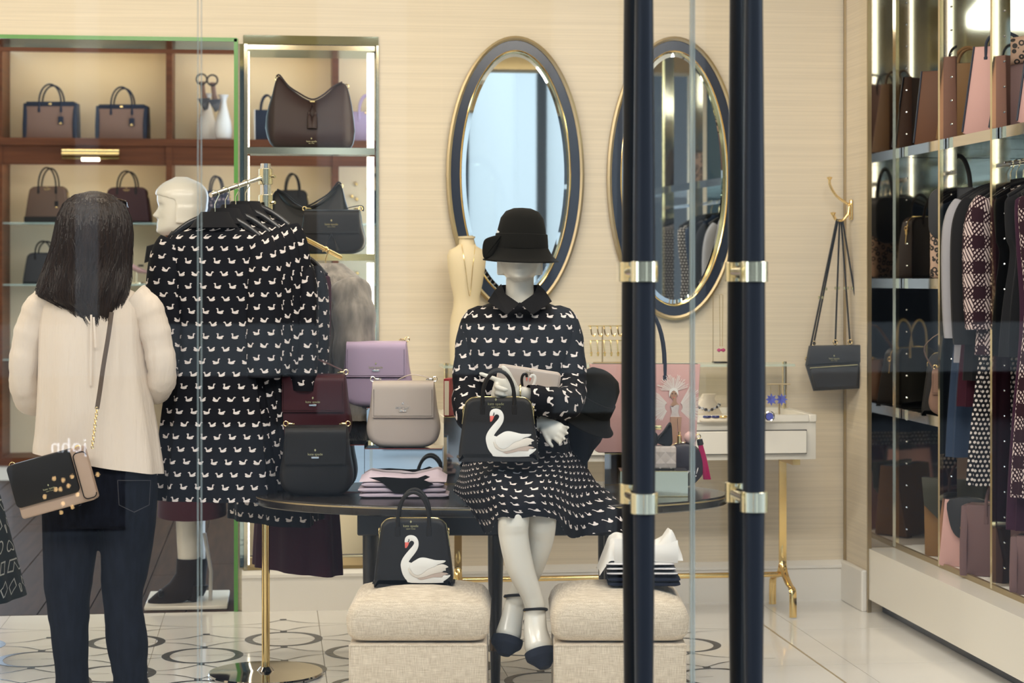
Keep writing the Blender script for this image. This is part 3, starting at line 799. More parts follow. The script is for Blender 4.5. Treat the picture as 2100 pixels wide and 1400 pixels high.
dome_bag('burgundy dome satchel on glass shelf behind the shopper', on(262, 452, zg1), 94*k, 72*k, 0.15, leather('wine', (0.04, 0.013, 0.015)), FC, 33*k, trim=L_black, hm=L_black, logok=1.5)
dome_bag('dark blue floral dome satchel on glass shelf behind white mannequin', on(444, 452, zg1), 62*k, 66*k, 0.14, floral(), FC, 30*k, trim=L_black, hm=L_navy)
dome_bag('black and brown satchel on second glass shelf half behind long hair', on(92, 580, zg2), 80*k, 62*k, 0.15, L_char, FC, 24*k, trim=L_black, hm=L_black)
# pump on a small stand
q = on(280, 580, zg2, 0.12); t = thing('pump_shoe', 'blush pump with black bow on stand beside the long hair', 'shoe', q, 0.3)
kk = k
obj('stand', MB().lathe([(0.05, 0), (0.05, 0.008), (0.006, 0.012), (0.006, 0.10)], 14), M_pale, t)
rr = []
for u, w_, z0, z1 in ((0.0, 0.004, 0.07, 0.075), (0.03, 0.03, 0.068, 0.092), (0.09, 0.038, 0.075, 0.118), (0.15, 0.032, 0.105, 0.15), (0.21, 0.03, 0.145, 0.215), (0.235, 0.012, 0.16, 0.22)):
    rr.append([(0.10-u, w_*math.cos(a), (z0+z1)/2+(z1-z0)/2*math.sin(a)) for a in [2*PI*j/12 for j in range(12)]])
obj('upper', MB().loft(rr), L_pink, t)
obj('heel', MB().tube([(-0.115, 0, 0.165), (-0.12, 0, 0.02)], [0.016, 0.006], 8), L_pink, t)
obj('bow', MB().rbox((0.03, 0, 0.125), (0.03, 0.05, 0.014), 0.005, 2), L_black, t)
# things seen through the display opening
tote_bag('white and navy tote on the back room shelf behind brown hobo', on(548, 289, zs1), 50*k, 46*k, 64*k, 0.12, L_navy, FC, 30*k, 26*k, L_navy, edge=L_white)
structured_satchel('lilac satchel with grey handle on back room shelf beside lit bar', on(752, 289, zs1), 72*k, 62*k, 0.13, L_lilac, L_lilac, FC, 34*k, band=False)
dome_bag('black dome satchel on back room glass shelf behind black hobo', on(600, 452, zg1), 70*k, 68*k, 0.14, L_black, FC, 34*k, trim=L_char)
for i, (px, py) in enumerate(((736, 372), (727, 398), (762, 384), (737, 404), (745, 470), (738, 560), (732, 585))):
    q = U(px, py); tag(obj('wall_peg', MB().lathe([(0.012, 0), (0.012, 0.012), (0.008, 0.02), (0.0, 0.021)], 10, (q.x, YS+DEP-0.012, q.z), Matrix.Rotation(PI/2, 3, 'X')), M_brass), ['topmost', 'second highest', 'third highest', 'fourth highest', 'fifth highest', 'second lowest', 'lowest'][i]+' small brass peg on the cream bay by the lit bar', 'peg', 'brass pegs in the cream bay')

# ================================================================ DISPLAY OPENING WITH GLASS SHELVES
do = thing('display_niche', 'mirrored brass niche with glass shelves and lit bars', 'display niche')
zt = R(640, 92, YB).z; zl = [R(640, v, YB).z for v in (303, 521, 742, 1160)]
W2 = o2r-o2l
for x, nm in ((o2l+0.006, 'side_mirror'), (o2r-0.006, 'side_mirror')):
    obj(nm, MB().box((x, YB+TH/2+0.002, (zt+o2b)/2), (0.010, TH, zt-o2b-0.01)), M_mint, do, False)
obj('front_frame', MB().box((o2l+0.010, YB-0.004, (zt+o2b)/2), (0.014, 0.008, zt-o2b)), M_pale, do, False)
obj('front_frame', MB().box((o2r-0.004, YB-0.004, (zt+o2b)/2), (0.010, 0.008, zt-o2b)), M_pale, do, False)
obj('pier_mirror', MB().box(((o1r+o2l)/2+0.006, YB-0.001, o2t/2+0.09), (o2l-o1r-0.012, 0.006, o2t-0.18)), M_mint, do, False)
obj('top_mirror', MB().box(((o2l+o2r)/2, YB-0.004, zt+0.018), (W2, 0.008, 0.036)), M_mint, do, False)
obj('top_panel', MB().box(((o2l+o2r)/2, YB+TH/2, zt-0.012), (W2-0.03, TH, 0.02)), M_pale, do, False)
obj('sill_mirror', MB().box(((o2l+o2r)/2, YB+TH/2-0.003, o2b+0.006), (W2, TH+0.006, 0.014)), M_brass, do, False)
for z in zl[:3]:
    obj('glass_shelf', MB().box(((o2l+o2r)/2, YB+TH/2, z-0.008), (W2-0.05, TH-0.01, 0.016)), M_shelfglass, do, False)
    obj('shelf_edge', MB().box(((o2l+o2r)/2, YB+0.004, z-0.013), (W2-0.03, 0.012, 0.028)), M_pale if z > 1.5 else M_brass, do, False)
obj('lower_back_panel', MB().box(((o2l+o2r)/2, YB+TH-0.01, (zl[2]+o2b)/2), (W2-0.03, 0.012, zl[2]-o2b-0.04)), M_cream, do, False)
tops = [zt-0.03]+[z-0.035 for z in zl[:3]]; bots = zl[:3]+[o2b+0.02]
for a, b in zip(tops, bots):
    obj('lit_bar', MB().box((o2r-0.032, YB+0.02, (a+b)/2), (0.028, 0.03, a-b)), M_ledw, do, False)
    obj('lit_bar', MB().box((o2l+0.022, YB+0.012, (a+b)/2), (0.006, 0.01, a-b)), M_ledw, do, False)
kn = 8.45/FPX
q = R(636, 300, YB+0.13); hobo_bag('large dark brown hobo with tassels on top niche shelf', (q.x, q.y, zl[0]+0.001), kn, L_brown, FC)
q = R(634, 520, YB+0.20); hobo_bag('black hobo with looped strap on the lower niche shelf', (q.x, q.y+0.02, zl[1]+0.001), kn*0.98, L_black, FC, strap='front', tassel=False, mirror=-1)
q = R(682, 518, YB+0.05); saddle_bag('black whipstitched flap bag with tassels in front of black hobo', (q.x, YB+0.058, zl[1]+0.001), 134*kn, 88*kn, 0.085, L_black, FC, tassel=True, k=1.8, bar=None, strap=[(0.04, 0.02, 90*kn), (0.08, 0.03, 96*kn), (0.12, 0.02, 98*kn), (0.125, 0.0, 88*kn)])

# ================================================================ OVAL WALL MIRRORS
def oval_ring(mb, ao, bo, ai, bi, y0, y1, n=72, dome=0.0):
    rings = []
    for k_ in range(n+1):
        a = 2*PI*k_/n; c_, s_ = math.cos(a), math.sin(a)
        po, pi_ = Vector((ao*c_, 0, bo*s_)), Vector((ai*c_, 0, bi*s_)); pm = (po+pi_)/2
        rings.append([po+Vector((0, y0, 0)), po+Vector((0, y1, 0)), pm+Vector((0, y1-dome, 0)), pi_+Vector((0, y1, 0)), pi_+Vector((0, y0, 0))])
    return mb.loft(rings, True, False)
def oval_mirror(px, py, hw, hh, label, turn=0.0):
    c = R(px, py, YB); s = R(px+1, py, YB).x-c.x; sz = R(px, py, YB).z-R(px, py+1, YB).z
    a, b = hw*s, hh*sz
    t = thing('oval_mirror', label, 'mirror', (c.x, YB-0.001, c.z), 0, 'pair of oval wall mirrors')
    g, nv = 0.018, 0.058
    obj('gold_rim', oval_ring(MB(), a, b, a-g, b-g, 0, -0.028, dome=0.004), M_gold, t)
    obj('navy_frame', oval_ring(MB(), a-g+0.001, b-g+0.001, a-nv, b-nv*1.05, 0, -0.022), M_navy, t)
    obj('inner_bead', oval_ring(MB(), a-nv+0.002, b-nv*1.05+0.002, a-nv-0.005, b-nv*1.05-0.005, 0, -0.026, dome=0.002), M_brass, t)
    ai, bi = a-nv-0.003, b-nv*1.05-0.003; bv = 0.022
    obj('bevel', MB().loft([[(ai*math.cos(u), -0.006, bi*math.sin(u)) for u in [2*PI*j/72 for j in range(72)]], [((ai-bv)*math.cos(u), -0.0085, (bi-bv)*math.sin(u)) for u in [2*PI*j/72 for j in range(72)]]], True, False), M_mirror, t)
    obj('mirror_glass', MB().add([((ai-bv+0.0005)*math.cos(u), -0.0085, (bi-bv+0.0005)*math.sin(u)) for u in [2*PI*j/72 for j in range(72)]], [tuple(range(72))]), M_mirror, t, False)
    for c_ in t.children:
        if turn and c_.name.split('.')[0] in ('mirror_glass', 'bevel'): c_.rotation_euler = (0, 0, turn); c_.location = (0, -0.006, 0)
oval_mirror(1056, 358, 141, 283, 'oval mirror with navy and gold frame directly behind the hatted mannequin')
oval_mirror(1381, 366, 137, 290, 'oval mirror with navy and gold frame behind the glass doors', 0.045)

# ================================================================ WHITE CONSOLE WITH JEWELLERY
cR = C(1675, 900, 7.97); cx1 = cR.x; cx0 = R(912, 900, cR.y).x; cy0, cy1 = cR.y, YB-0.035
zt_, zb_ = C(1675, 850, 7.97).z, C(1675, 942, 7.97).z
cn = thing('console_table', 'white lacquer console on brass legs in front of cream wall', 'console', ((cx0+cx1)/2, (cy0+cy1)/2, 0))
hx, hy = (cx1-cx0)/2, (cy1-cy0)/2
zc_ = (zt_+zb_)/2; hh_ = zt_-zb_
obj('body', MB().rbox((0, 0.005, zc_-0.012), (2*hx, 2*hy-0.01, hh_-0.024), 0.003, 2), M_lacquer, cn)
for s in (-1, 1): obj('tray_rim', MB().rbox((s*(hx-0.015), 0, zt_-0.014), (0.03, 2*hy, 0.03), 0.003, 1), M_lacquer, cn)
for s in (-1, 1): obj('tray_rim', MB().rbox((0, s*(hy-0.0125), zt_-0.014), (2*hx-0.06, 0.025, 0.03), 0.003, 1), M_lacquer, cn)
dw = (2*hx-0.08)/3
for i in range(3):
    obj('drawer', MB().rbox((-hx+0.04+dw*(i+0.5), -hy-0.003, zc_-0.018), (dw-0.008, 0.018, hh_*0.50), 0.002, 1), M_lacquer, cn)
    obj('drawer_gap', MB().box((-hx+0.04+dw*(i+0.5), -hy+0.0035, zc_-0.018), (dw-0.001, 0.005, hh_*0.50+0.007)), M_black, cn, False)
for s in (-1, 1):
    x = s*(hx-0.075)
    lg = obj('leg', MB().box((x, 0.0, (zb_+0.20)/2), (0.030, 0.012, zb_-0.20)).box((x, 0.0, zb_-0.012), (0.03, 2*hy-0.06, 0.024)), M_brass, cn, False)
    for f in (-1, 1):
        pts = [Vector((x, 0, 0.30)), Vector((x, 0, 0.215)), Vector((x, f*0.03, 0.165)), Vector((x, f*0.10, 0.13)), Vector((x, f*0.155, 0.115)), Vector((x, f*0.165, 0.07)), Vector((x, f*0.165, 0.005))]
        obj('curved_foot', MB().tube(smooth_poly(pts, 5, False), 0.015, 8, True, 0.35, up=(1, 0, 0)), M_brass, lg)
obj('stretcher', MB().tube([(-hx+0.075, 0, 0.155), (hx-0.075, 0, 0.155)], 0.011, 12), M_brass, cn)
# glass shelf on brass posts
zg = C(1500, 750, 8.2).z; ysh = 8.16
gx0, gx1 = R(905, 750, ysh).x, R(1618, 750, ysh).x
gs = thing('glass_riser_shelf', 'clear glass shelf on brass posts above the white console', 'shelf', ((gx0+gx1)/2, ysh, zt_))
obj('glass_top', MB().box((0, 0, zg-zt_), (gx1-gx0, 0.20, 0.010)), M_shelfglass, gs, False)
for x in (-(gx1-gx0)/2+0.02, (gx1-gx0)/2-0.02):
    obj('post', MB().tube([(x, 0, 0.0005), (x, 0, zg-zt_+0.012)], 0.010, 12), M_pale, gs)
zgt = zg+0.006
# cream torso form with fine chain
M_form = mat('cream_form', (0.80, 0.67, 0.43), 0.55)
q = R(957, 640, 8.15); kf = 8.2/FPX
tf = thing('jewellery_bust', 'cream torso bust with fine gold chain beside the oval mirror', 'bust', (q.x, 8.15, zgt+0.0005), 0.15)
def ell_ring(cx, cy, z, a, b, n=28): return [(cx+a*math.cos(2*PI*j/n), cy+b*math.sin(2*PI*j/n), z) for j in range(n)]
prof = [(0, 34, 24), (40, 36, 25), (90, 34, 24), (118, 28, 20), (138, 27, 19), (165, 33, 24), (200, 39, 27), (222, 41, 25), (234, 36, 21), (241, 22, 17), (246, 16, 14), (258, 15, 13)]
obj('torso', MB().loft([ell_ring(0, 0, z*kf, a*kf, b*kf) for z, a, b in prof]), M_form, tf)
obj('neck_cap', MB().lathe([(17*kf, 258*kf), (17.5*kf, 262*kf), (0, 263*kf)], 24), M_form, tf)
obj('chain', MB().tube(smooth_poly([Vector(p) for p in ((-0.03, -0.035, 246*kf), (-0.02, -0.056, 200*kf), (0.0, -0.05, 140*kf), (0.012, -0.055, 200*kf), (0.028, -0.034, 246*kf))], 6, False), 0.0012, 5), M_brass, tf)
# earring rack
ORD = ['first', 'second', 'third', 'fourth', 'fifth', 'sixth', 'seventh', 'eighth', 'ninth']
q = R(1250, 745, 8.14); er = thing('earring_rack', 'gold two-tier earring rack on the glass shelf', 'jewellery stand', (q.x, 8.14, zgt+0.0005), 0.0)
for x in (-0.03, 0.10): obj('post', MB().tube([(x, 0, 0), (x, 0, 76*kf)], 0.003, 8), M_gold, er)
obj('base', MB().rbox((0.035, 0, 0.004), (0.2, 0.06, 0.006), 0.002, 1), M_gold, er)
for z, x0, x1 in ((78*kf, -0.09, 0.16), (48*kf, -0.08, 0.16)): obj('bar', MB().tube([(x0, 0, z), (x1, 0, z)], 0.0022, 6), M_brass, er)
for tier, zz in ((0, 78*kf), (1, 48*kf)):
    for i in range(8):
        x = -0.08+0.028*i
        mb = MB()
        pts = [(x, -0.006, zz), (x, -0.012, zz-0.012), (x+0.004, -0.014, zz-0.034), (x+0.014, -0.014, zz-0.042), (x+0.018, -0.012, zz-0.032)] if tier == 0 else [(x, -0.006, zz), (x, -0.01, zz-0.02), (x+0.002, -0.01, zz-0.045)]
        mb.tube(smooth_poly([Vector(p) for p in pts], 4, False), 0.0032, 6)
        if tier: mb.lathe([(0.0, 0.006), (0.006, 0), (0.004, -0.012), (0, -0.016)], 8, (x+0.002, -0.01, zz-0.05))
        e = obj('gold_earring', mb, M_sbuck, loc=None); e.location = (q.x, 8.14, zgt+0.0005)
        tag(e, ORD[i]+(' gold hoop earring from the left on the upper rack bar' if tier == 0 else ' gold drop earring from the left on the lower rack bar'), 'earring', 'hoop earrings on the rack' if tier == 0 else 'drop earrings on the rack')
# necklace stand
q = R(1477, 745, 8.14); ns = thing('necklace_stand', 'slim gold necklace stand on glass shelf by the door pull', 'jewellery stand', (q.x, 8.14, zgt+0.0005))
obj('base', MB().rbox((0, 0, 0.004), (0.06, 0.05, 0.007), 0.002, 1), M_black, ns)
obj('post', MB().tube([(-0.028, 0.01, 0.005), (-0.028, 0.01, 0.285), (0.01, 0.0, 0.285)], 0.0016, 6), M_gold, ns)
nk = thing('pendant_necklace', 'fine gold chain necklace with pink pendant', 'necklace', (q.x+0.002, 8.135, zgt+0.0005))
obj('chain', MB().tube([(-0.006, 0, 0.283), (-0.004, 0, 0.07)], 0.0012, 5).tube([(0.008, 0, 0.283), (0.006, 0, 0.07)], 0.0012, 5), M_brass, nk)
obj('pendant', MB().lathe([(0, 0.008), (0.009, 0.003), (0.009, -0.004), (0, -0.009)], 12, (-0.008, 0, 0.055)).lathe([(0, 0.008), (0.009, 0.003), (0.009, -0.004), (0, -0.009)], 12, (0.010, 0, 0.055)), mat('pink_stone', (0.55, 0.08, 0.22), 0.1), nk)
# white necklace bust with bead collar on the console
zt2 = zt_-0.028+0.004
q = C(1444, 820, 8.05); nb = thing('necklace_bust', 'low cream collar bust wearing a dark bead necklace', 'bust', (q.x, q.y, zt2), 0.2)
M_cf = mat('cream_leatherette', (0.82, 0.74, 0.60), 0.4)
obj('form', MB().loft([ell_ring(0, 0.03-0.02*i, z, a, b, 24) for i, (z, a, b) in enumerate(((0.0, 0.085, 0.06), (0.018, 0.082, 0.055), (0.05, 0.055, 0.04), (0.085, 0.03, 0.025), (0.105, 0.028, 0.022)))]), M_cf, nb)
M_bead = mat('dark_bead', (0.05, 0.05, 0.06), 0.15); M_pearl = mat('crystal_bead', (0.75, 0.75, 0.76), 0.08, 0.6)
for i in range(13):
    a = math.radians(200+140*i/12)
    b_ = obj('bead', MB().lathe([(0, 0.008), (0.007, 0.004), (0.008, 0), (0.007, -0.004), (0, -0.008)], 8, (0.066*math.cos(a), 0.012+0.058*math.sin(a), 0.038+0.022*abs(math.cos(a)))), M_bead if i % 2 else M_pearl, nb)
# bracelets on a tray
q = C(1462, 842, 7.95); bt_ = thing('bracelet_tray', 'low cream bracelet tray on the white console', 'tray', (q.x, q.y, zt2), 0.0)
obj('tray', MB().rbox((0, 0, 0.006), (0.12, 0.10, 0.012), 0.003, 1), M_cf, bt_)
for i, (dx, m_) in enumerate(((-0.03, mat('blue_stone', (0.02, 0.03, 0.16), 0.12)), (0.005, mat('blue_stone', (0.02, 0.03, 0.16), 0.12)), (0.035, M_sbuck))):
    mb = MB(); torus(mb, (0, 0, 0), 0.022, 0.005, Matrix.Rotation(PI/2, 3, 'X'), 20)
    b_ = obj('band', mb, m_ if i < 2 else M_sbuck); b_.name = 'bracelet'
    b_.location = (q.x+dx, q.y-0.01, zt2+0.018+0.001); tag(b_, ['blue stone bracelet at the left of tray', 'blue stone bracelet at the middle of tray', 'plain gold bracelet on the cream tray'][i], 'bracelet', 'bracelets on the console')
# earring tee stand with blue flower earrings
q = C(1598, 848, 7.98); es = thing('earring_tee_stand', 'small dark gold tee stand at the right console end', 'jewellery stand', (q.x, q.y, zt2), 0.0)
obj('post', MB().tube([(0, 0, 0), (0, 0, 0.145)], 0.0035, 8), M_gold, es); obj('bar', MB().tube([(-0.05, 0, 0.145), (0.045, 0, 0.145)], 0.0028, 8), M_gold, es); obj('base', MB().lathe([(0.022, 0), (0.022, 0.004), (0.004, 0.008)], 16), M_gold, es)
M_blue = mat('blue_petal', (0.10, 0.12, 0.50), 0.15)
for i, dx in enumerate((-0.036, 0.006)):
    e = thing('flower_earring', ['blue flower earring hanging left on tee stand', 'blue flower earring hanging right on tee stand'][i], 'earring', (q.x+dx, q.y-0.01, zt2+0.085), 0, 'blue flower earrings')
    for j in range(8):
        a = 2*PI*j/8
        obj('petal', MB().prism([(0, 0), (0.006, 0.012), (0, 0.026), (-0.006, 0.012)], -0.003, 0.002, 0.001, 1).xf(Matrix.Rotation(a, 4, 'Y') @ Matrix.Rotation(0.3, 4, 'X')), M_blue, e, False)
    obj('hook', MB().tube([(0, 0.006, 0.015), (0, 0.008, 0.055)], 0.0012, 5), M_brass, e)
q = C(1578, 848, 7.9); wt = thing('blue_watch', 'small blue dial watch leaning near the tee stand', 'watch', (q.x, q.y, zt2), 0)
mb = MB(); torus(mb, (0, 0, 0.022), 0.018, 0.004); obj('case', mb, M_chrome, wt); obj('dial', MB().lathe([(0.016, -0.002), (0.016, 0.002)], 16, (0, 0, 0.022), Matrix.Rotation(PI/2, 3, 'X')), M_blue, wt)

# ================================================================ WALL HOOK AND HANGING BAG
hk = XX(1748, XP, 430)
kh = hk.y/CO/FPX*1.0
Mh = Matrix.Rotation(-PI/2, 4, 'Z')          # local -Y -> -X (faces into the shop)
h = thing('coat_hook', 'brass double coat hook on the cream pilaster', 'hook', (XP-0.0005, hk.y, hk.z), -PI/2)
obj('plate', MB().rbox((0, -0.006, 0.0), (0.03, 0.012, 0.085), 0.004, 2), M_brass, h)
up_ = smooth_poly([Vector(p) for p in ((0, -0.012, 0.02), (0, -0.03, 0.03), (0, -0.07, 0.06), (0, -0.095, 0.10), (0, -0.098, 0.125))], 6, False)
obj('upper_arm', MB().tube(up_, [0.008]*3+[0.0055]*(len(up_)-3), 10), M_brass, h)
obj('knob', MB().lathe([(0.005, 0), (0.010, 0.006), (0.012, 0.012), (0, 0.015)], 14, (0, -0.098, 0.125)), M_brass, h)
lo_ = smooth_poly([Vector(p) for p in ((0, -0.012, 0.015), (0, -0.02, -0.02), (0, -0.045, -0.045), (0, -0.07, -0.042), (0, -0.082, -0.022))], 6, False)
obj('lower_arm', MB().tube(lo_, 0.006, 10), M_brass, h)
obj('knob', MB().lathe([(0.005, 0), (0.010, 0.006), (0.012, 0.012), (0, 0.015)], 14, (0, -0.083, -0.024)), M_brass, h)
hb = C(1712, 815, hk.y/CO)
hk2 = Vector((XP-0.055, hk.y, hk.z-0.040))
bx, by, bz = XP-0.085, hk.y-0.02, C(1712, 812, 8.0).z
t = thing('convertible_backpack', 'black leather backpack satchel hanging by straps from brass hook', 'backpack', (bx, by, bz), FC-0.15)
kb = 8.05/FPX
wB, hB, dB = 122*kb, 100*kb, 0.13
obj('body', MB().prism([(-wB*0.36, 0), (wB*0.44, 0.012), (wB*0.5, hB*0.9), (wB*0.45, hB*0.98), (-wB*0.44, hB*0.95), (-wB*0.5, hB*0.55)], -dB/2, dB/2, 0.02, 3), L_char, t)
obj('front_pocket', MB().prism([(-wB*0.33, 0.012), (wB*0.40, 0.02), (wB*0.42, hB*0.56), (-wB*0.42, hB*0.50)], -dB/2-0.018, -dB/2+0.01, 0.01, 3), L_char, t)
obj('flap', MB().prism([(-wB*0.47, hB*0.55), (wB*0.47, hB*0.62), (wB*0.46, hB*0.99), (-wB*0.42, hB*0.97)], -dB/2-0.006, -dB/2+0.03, 0.008, 3), L_char, t)
obj('zip', MB().tube([(-wB*0.42, -dB/2-0.02, hB*0.50), (wB*0.40, -dB/2-0.02, hB*0.575)], 0.0028, 6), M_sbuck, t)
logo(t, 0.0, -dB/2-0.0075, hB*0.70, 1.4, M_sbuck)
inv = (Matrix.Translation((bx, by, bz)) @ Matrix.Rotation(FC-0.15, 4, 'Z')).inverted()
top = inv @ hk2
for i, e in enumerate(((-wB*0.46, -0.03, hB*0.62), (-wB*0.36, 0.0, hB*0.95), (wB*0.02, -0.02, hB*0.98), (wB*0.28, 0.02, hB*0.98), (wB*0.5, 0.01, hB*0.98))):
    mid = top.lerp(Vector(e), 0.5)+Vector((0, 0, -0.01))
    tp = top+Vector((0.012*(i-2)*0.5, 0.004*i, 0))
    s_ = obj('strap', MB().tube([tp, tp.lerp(Vector(e), 0.5), e], 0.013, 8, True, 0.3, up=(0, 1, 0)), L_black, t)
    mb = MB(); torus(mb, Vector(e)+Vector((0, -0.012, 0.012)), 0.009, 0.002); mb.rbox(tp.lerp(Vector(e), 0.55)+Vector((0, -0.006, 0)), (0.022, 0.004, 0.012), 0.001, 1)
    obj('buckle', mb, M_sbuck, s_)

# ================================================================ GARMENTS ON HANGERS (local frame: origin at the rail, garment below, width along X, front -Y)
M_dress = pattern('swan_print_crepe', (0.006, 0.0065, 0.010), (0.78, 0.70, 0.66), swan_fn(0.050, 0.042, 0.80), 0.7, sheen=0.0)
def polka(u, v):
    r = v/0.017; q = u/0.017+r.floor().mod(2.0)*0.5
    x = q.fract()-0.5; y = r.fract()-0.5
    return (x*x+y*y).lt(0.095)
M_polka = pattern('polka_dot_chiffon', (0.012, 0.012, 0.016), (0.72, 0.66, 0.62), polka, 0.7)
def hound(u, v):
    a = (u/0.045).floor().mod(2.0); b = (v/0.045).floor().mod(2.0)
    same = ((a-b).abs()).lt(0.5)
    dg = ((u+v)/0.018).fract().lt(0.5)
    wv = ((u-v*0.5)/0.013).fract().lt(0.62)
    return (same*a+(same*-1.0+1.0)*dg)*wv
M_tweed = pattern('houndstooth_tweed', (0.030, 0.012, 0.018), (0.66, 0.54, 0.52), hound, 0.9, bump=(260, 0.5, 0.002))
def fabric(name, col, rough=0.85): return mat('fabric_'+name, col, rough, sheen=0.04, spec=0.12, bump=(500, 0.2, 0.0008))
F_black = fabric('black', (0.012, 0.012, 0.014)); F_burg = fabric('burgundy', (0.045, 0.010, 0.020)); F_grey = fabric('grey_marl', (0.36, 0.36, 0.40)); F_blue = fabric('ink_blue', (0.030, 0.05, 0.095)); F_plum = fabric('plum', (0.04, 0.012, 0.03))
M_hangw = mat('black_hanger', (0.014, 0.014, 0.016), 0.25)
def hang_ring(hw, hd, z, amp, nf, ph, n=64, cx=0.0):
    out = []
    for j in range(n):
        a = 2*PI*j/n
        f = 1+amp*math.sin(nf*a+ph)
        f2 = 1+amp*2.2*math.sin(nf*a+ph+0.6)+amp*0.8*math.sin(2.6*nf*a+ph*2)
        c_, s_ = math.cos(a), math.sin(a)
        out.append((cx+hw*math.copysign(abs(c_)**0.85, c_)*f, hd*math.copysign(abs(s_)**0.8, s_)*f2, z))
    return out
def hang_garment(name, label, cat, loc, rotz, w, L, m, flare=1.05, depth=0.036, sleeve=None, sm=None, collar=None, folds=9, amp=0.05, group=None, hookm=M_brass, hangm=M_hangw, ph=0.0, sleeve_flare=1.0, body=True, wood=True, waist=0.88, rot=None):
    t = thing(name, label, cat, loc, rotz, group, rot)
    hk_ = [(0.014*math.cos(a), 0, -0.014+0.014*math.sin(a)) for a in [math.radians(200-230*j/10) for j in range(11)]]+[(0.0, 0, -0.045), (0, 0, -0.085)]
    hg = obj('hanger', MB().tube(smooth_poly([Vector(p) for p in ((-w*0.47, 0, -0.155), (-w*0.25, 0, -0.105), (0, 0, -0.082), (w*0.25, 0, -0.105), (w*0.47, 0, -0.155))], 5, False), 0.011, 10, True, 0.6), hangm, t)
    obj('hook', MB().tube(hk_, 0.0022, 8), hookm, hg)
    hw = w/2
    T = [(-0.085, (0.045, 0.035, 0)), (-0.105, (0.060, 0.042, 0)), (-0.125, (hw*0.52, depth*0.8, 0)), (-0.150, (hw*0.90, depth*0.9, 0)), (-0.175, (hw*1.0, depth, 0.0)), (-0.30, (hw*0.97, depth*1.1, amp*0.3)), (-0.10-L*0.40, (hw*waist, depth*1.05, amp*0.7)), (-0.1-L*0.7, (hw*(waist+flare)/2*1.02, depth*1.25, amp)), (-0.10-L, (hw*flare, depth*1.4, amp*1.15))]
    Tz = sorted([(-z, v) for z, v in T])
    rings = []; N = 34
    for i in range(N+1):
        u = i/N; z = 0.085+(L+0.015)*(u**1.25)
        a, b, c = tab(Tz, z)
        rings.append(hang_ring(a, b, -z, max(0, c), folds, ph))
    obj('body', MB().loft(rings, True, False), m, t)
    if collar:
        pts = []
        cr = [hang_ring(0.048, 0.038, -0.072, 0, 1, 0, 32), hang_ring(0.058, 0.046, -0.088, 0, 1, 0, 32), hang_ring(0.085, 0.066, -0.125, 0, 1, 0, 32)]
        obj('collar', MB().loft(cr, True, False), collar, t)
    if sleeve:
        for s in (-1, 1):
            P = [Vector(p) for p in ((s*hw*0.90, 0, -0.165), (s*hw*1.02, -0.005, -0.22), (s*hw*1.06, -0.01, -0.32), (s*hw*1.05, -0.012, -0.165-sleeve*0.75), (s*hw*1.03, -0.012, -0.165-sleeve))]
            pp = smooth_poly(P, 5, False); n_ = len(pp)
            rr = [0.045+0.012*math.sin(PI*i/n_)+0.012*sleeve_flare*(i/n_) for i in range(n_)]
            obj('sleeve', MB().tube(pp, rr, 16, True, 0.75), sm or m, t)
    return t

# ================================================================ MIRRORED WALL CABINET ON THE RIGHT
cab = thing('display_cabinet', 'mirrored brass wall cabinet with lit shelves on white plinth', 'cabinet')
YN = 4.55
zpt, zpb = 0.262, 0.055
obj('plinth', MB().box(((XP+XR)/2, (YP+YN)/2, (zpt+zpb)/2), (XR-XP-0.002, YP-YN, zpt-zpb)), M_lacquer, cab, False)
obj('toe_kick', MB().box(((XP+0.06+XR)/2, (YP+YN)/2, zpb/2+0.0005), (XR-XP-0.062, YP-YN-0.002, zpb-0.001)), M_navy, cab, False)
XBK = 2.99
obj('end_mirror', MB().box(((XP+0.006+XR)/2, YP+0.003, (zpt+ZC)/2), (XR-XP-0.01, 0.008, ZC-zpt-0.004)), M_bronze, cab, False)
obj('floor_panel', MB().box(((XF+XBK)/2, (YP+YN)/2, zpt+0.006), (XBK-XF, YP-YN-0.004, 0.012)), M_white, cab, False)
obj('bottom_rail', MB().box((XF, (YP+YN)/2, zpt+0.010), (0.014, YP-YN-0.004, 0.020)), M_gold, cab, False)
ups = [7.955, 7.41, 6.85, 6.29, 5.73, 5.17, 4.6]
for i, y in enumerate(ups):
    u_ = obj('upright', MB().box((XF+0.034, y+0.006, (zpt+ZC)/2), (0.056, 0.012, ZC-zpt-0.01)), M_bronze, cab, False)
    obj('brass_edge', MB().box((XF-0.001, y+0.004, (zpt+ZC)/2), (0.014, 0.02, ZC-zpt-0.01)), M_pale, u_, False)
    mb = MB()
    for j in range(27): mb.lathe([(0.004, 0), (0.004, 0.003), (0, 0.005)], 6, (XF+0.04, y-0.001, 0.34+0.09*j), Matrix.Rotation(PI/2, 3, 'X'))
    pn = obj('shelf_pins', mb, M_chrome, u_, False); pn['kind'] = 'stuff'
for a, b in zip(ups[:-1], ups[1:]):
    obj('back_panel', MB().box((XBK+0.004, (a+b)/2, (zpt+ZC)/2), (0.008, a-b-0.012, ZC-zpt-0.01)), M_mint, cab, False)
    obj('led_strip', MB().box((XBK-0.006, a-0.05, (zpt+ZC)/2), (0.008, 0.014, ZC-zpt-0.2)), M_ledw, cab, False)
def cshelf(z, ya, yb): 
    obj('shelf', MB().box(((XF+XBK)/2+0.008, (ya+yb)/2, z-0.02), (XBK-XF-0.02, abs(ya-yb)-0.016, 0.04)), M_chrome, cab, False)
zs_a = 1.905
for a, b in zip(ups[:-1], ups[1:]): cshelf(zs_a, a, b)
cshelf(C(1880, 571, 8.0).z, ups[0], ups[1]); cshelf(C(1870, 845, 8.0).z, ups[0], ups[1])
zrail = 1.80
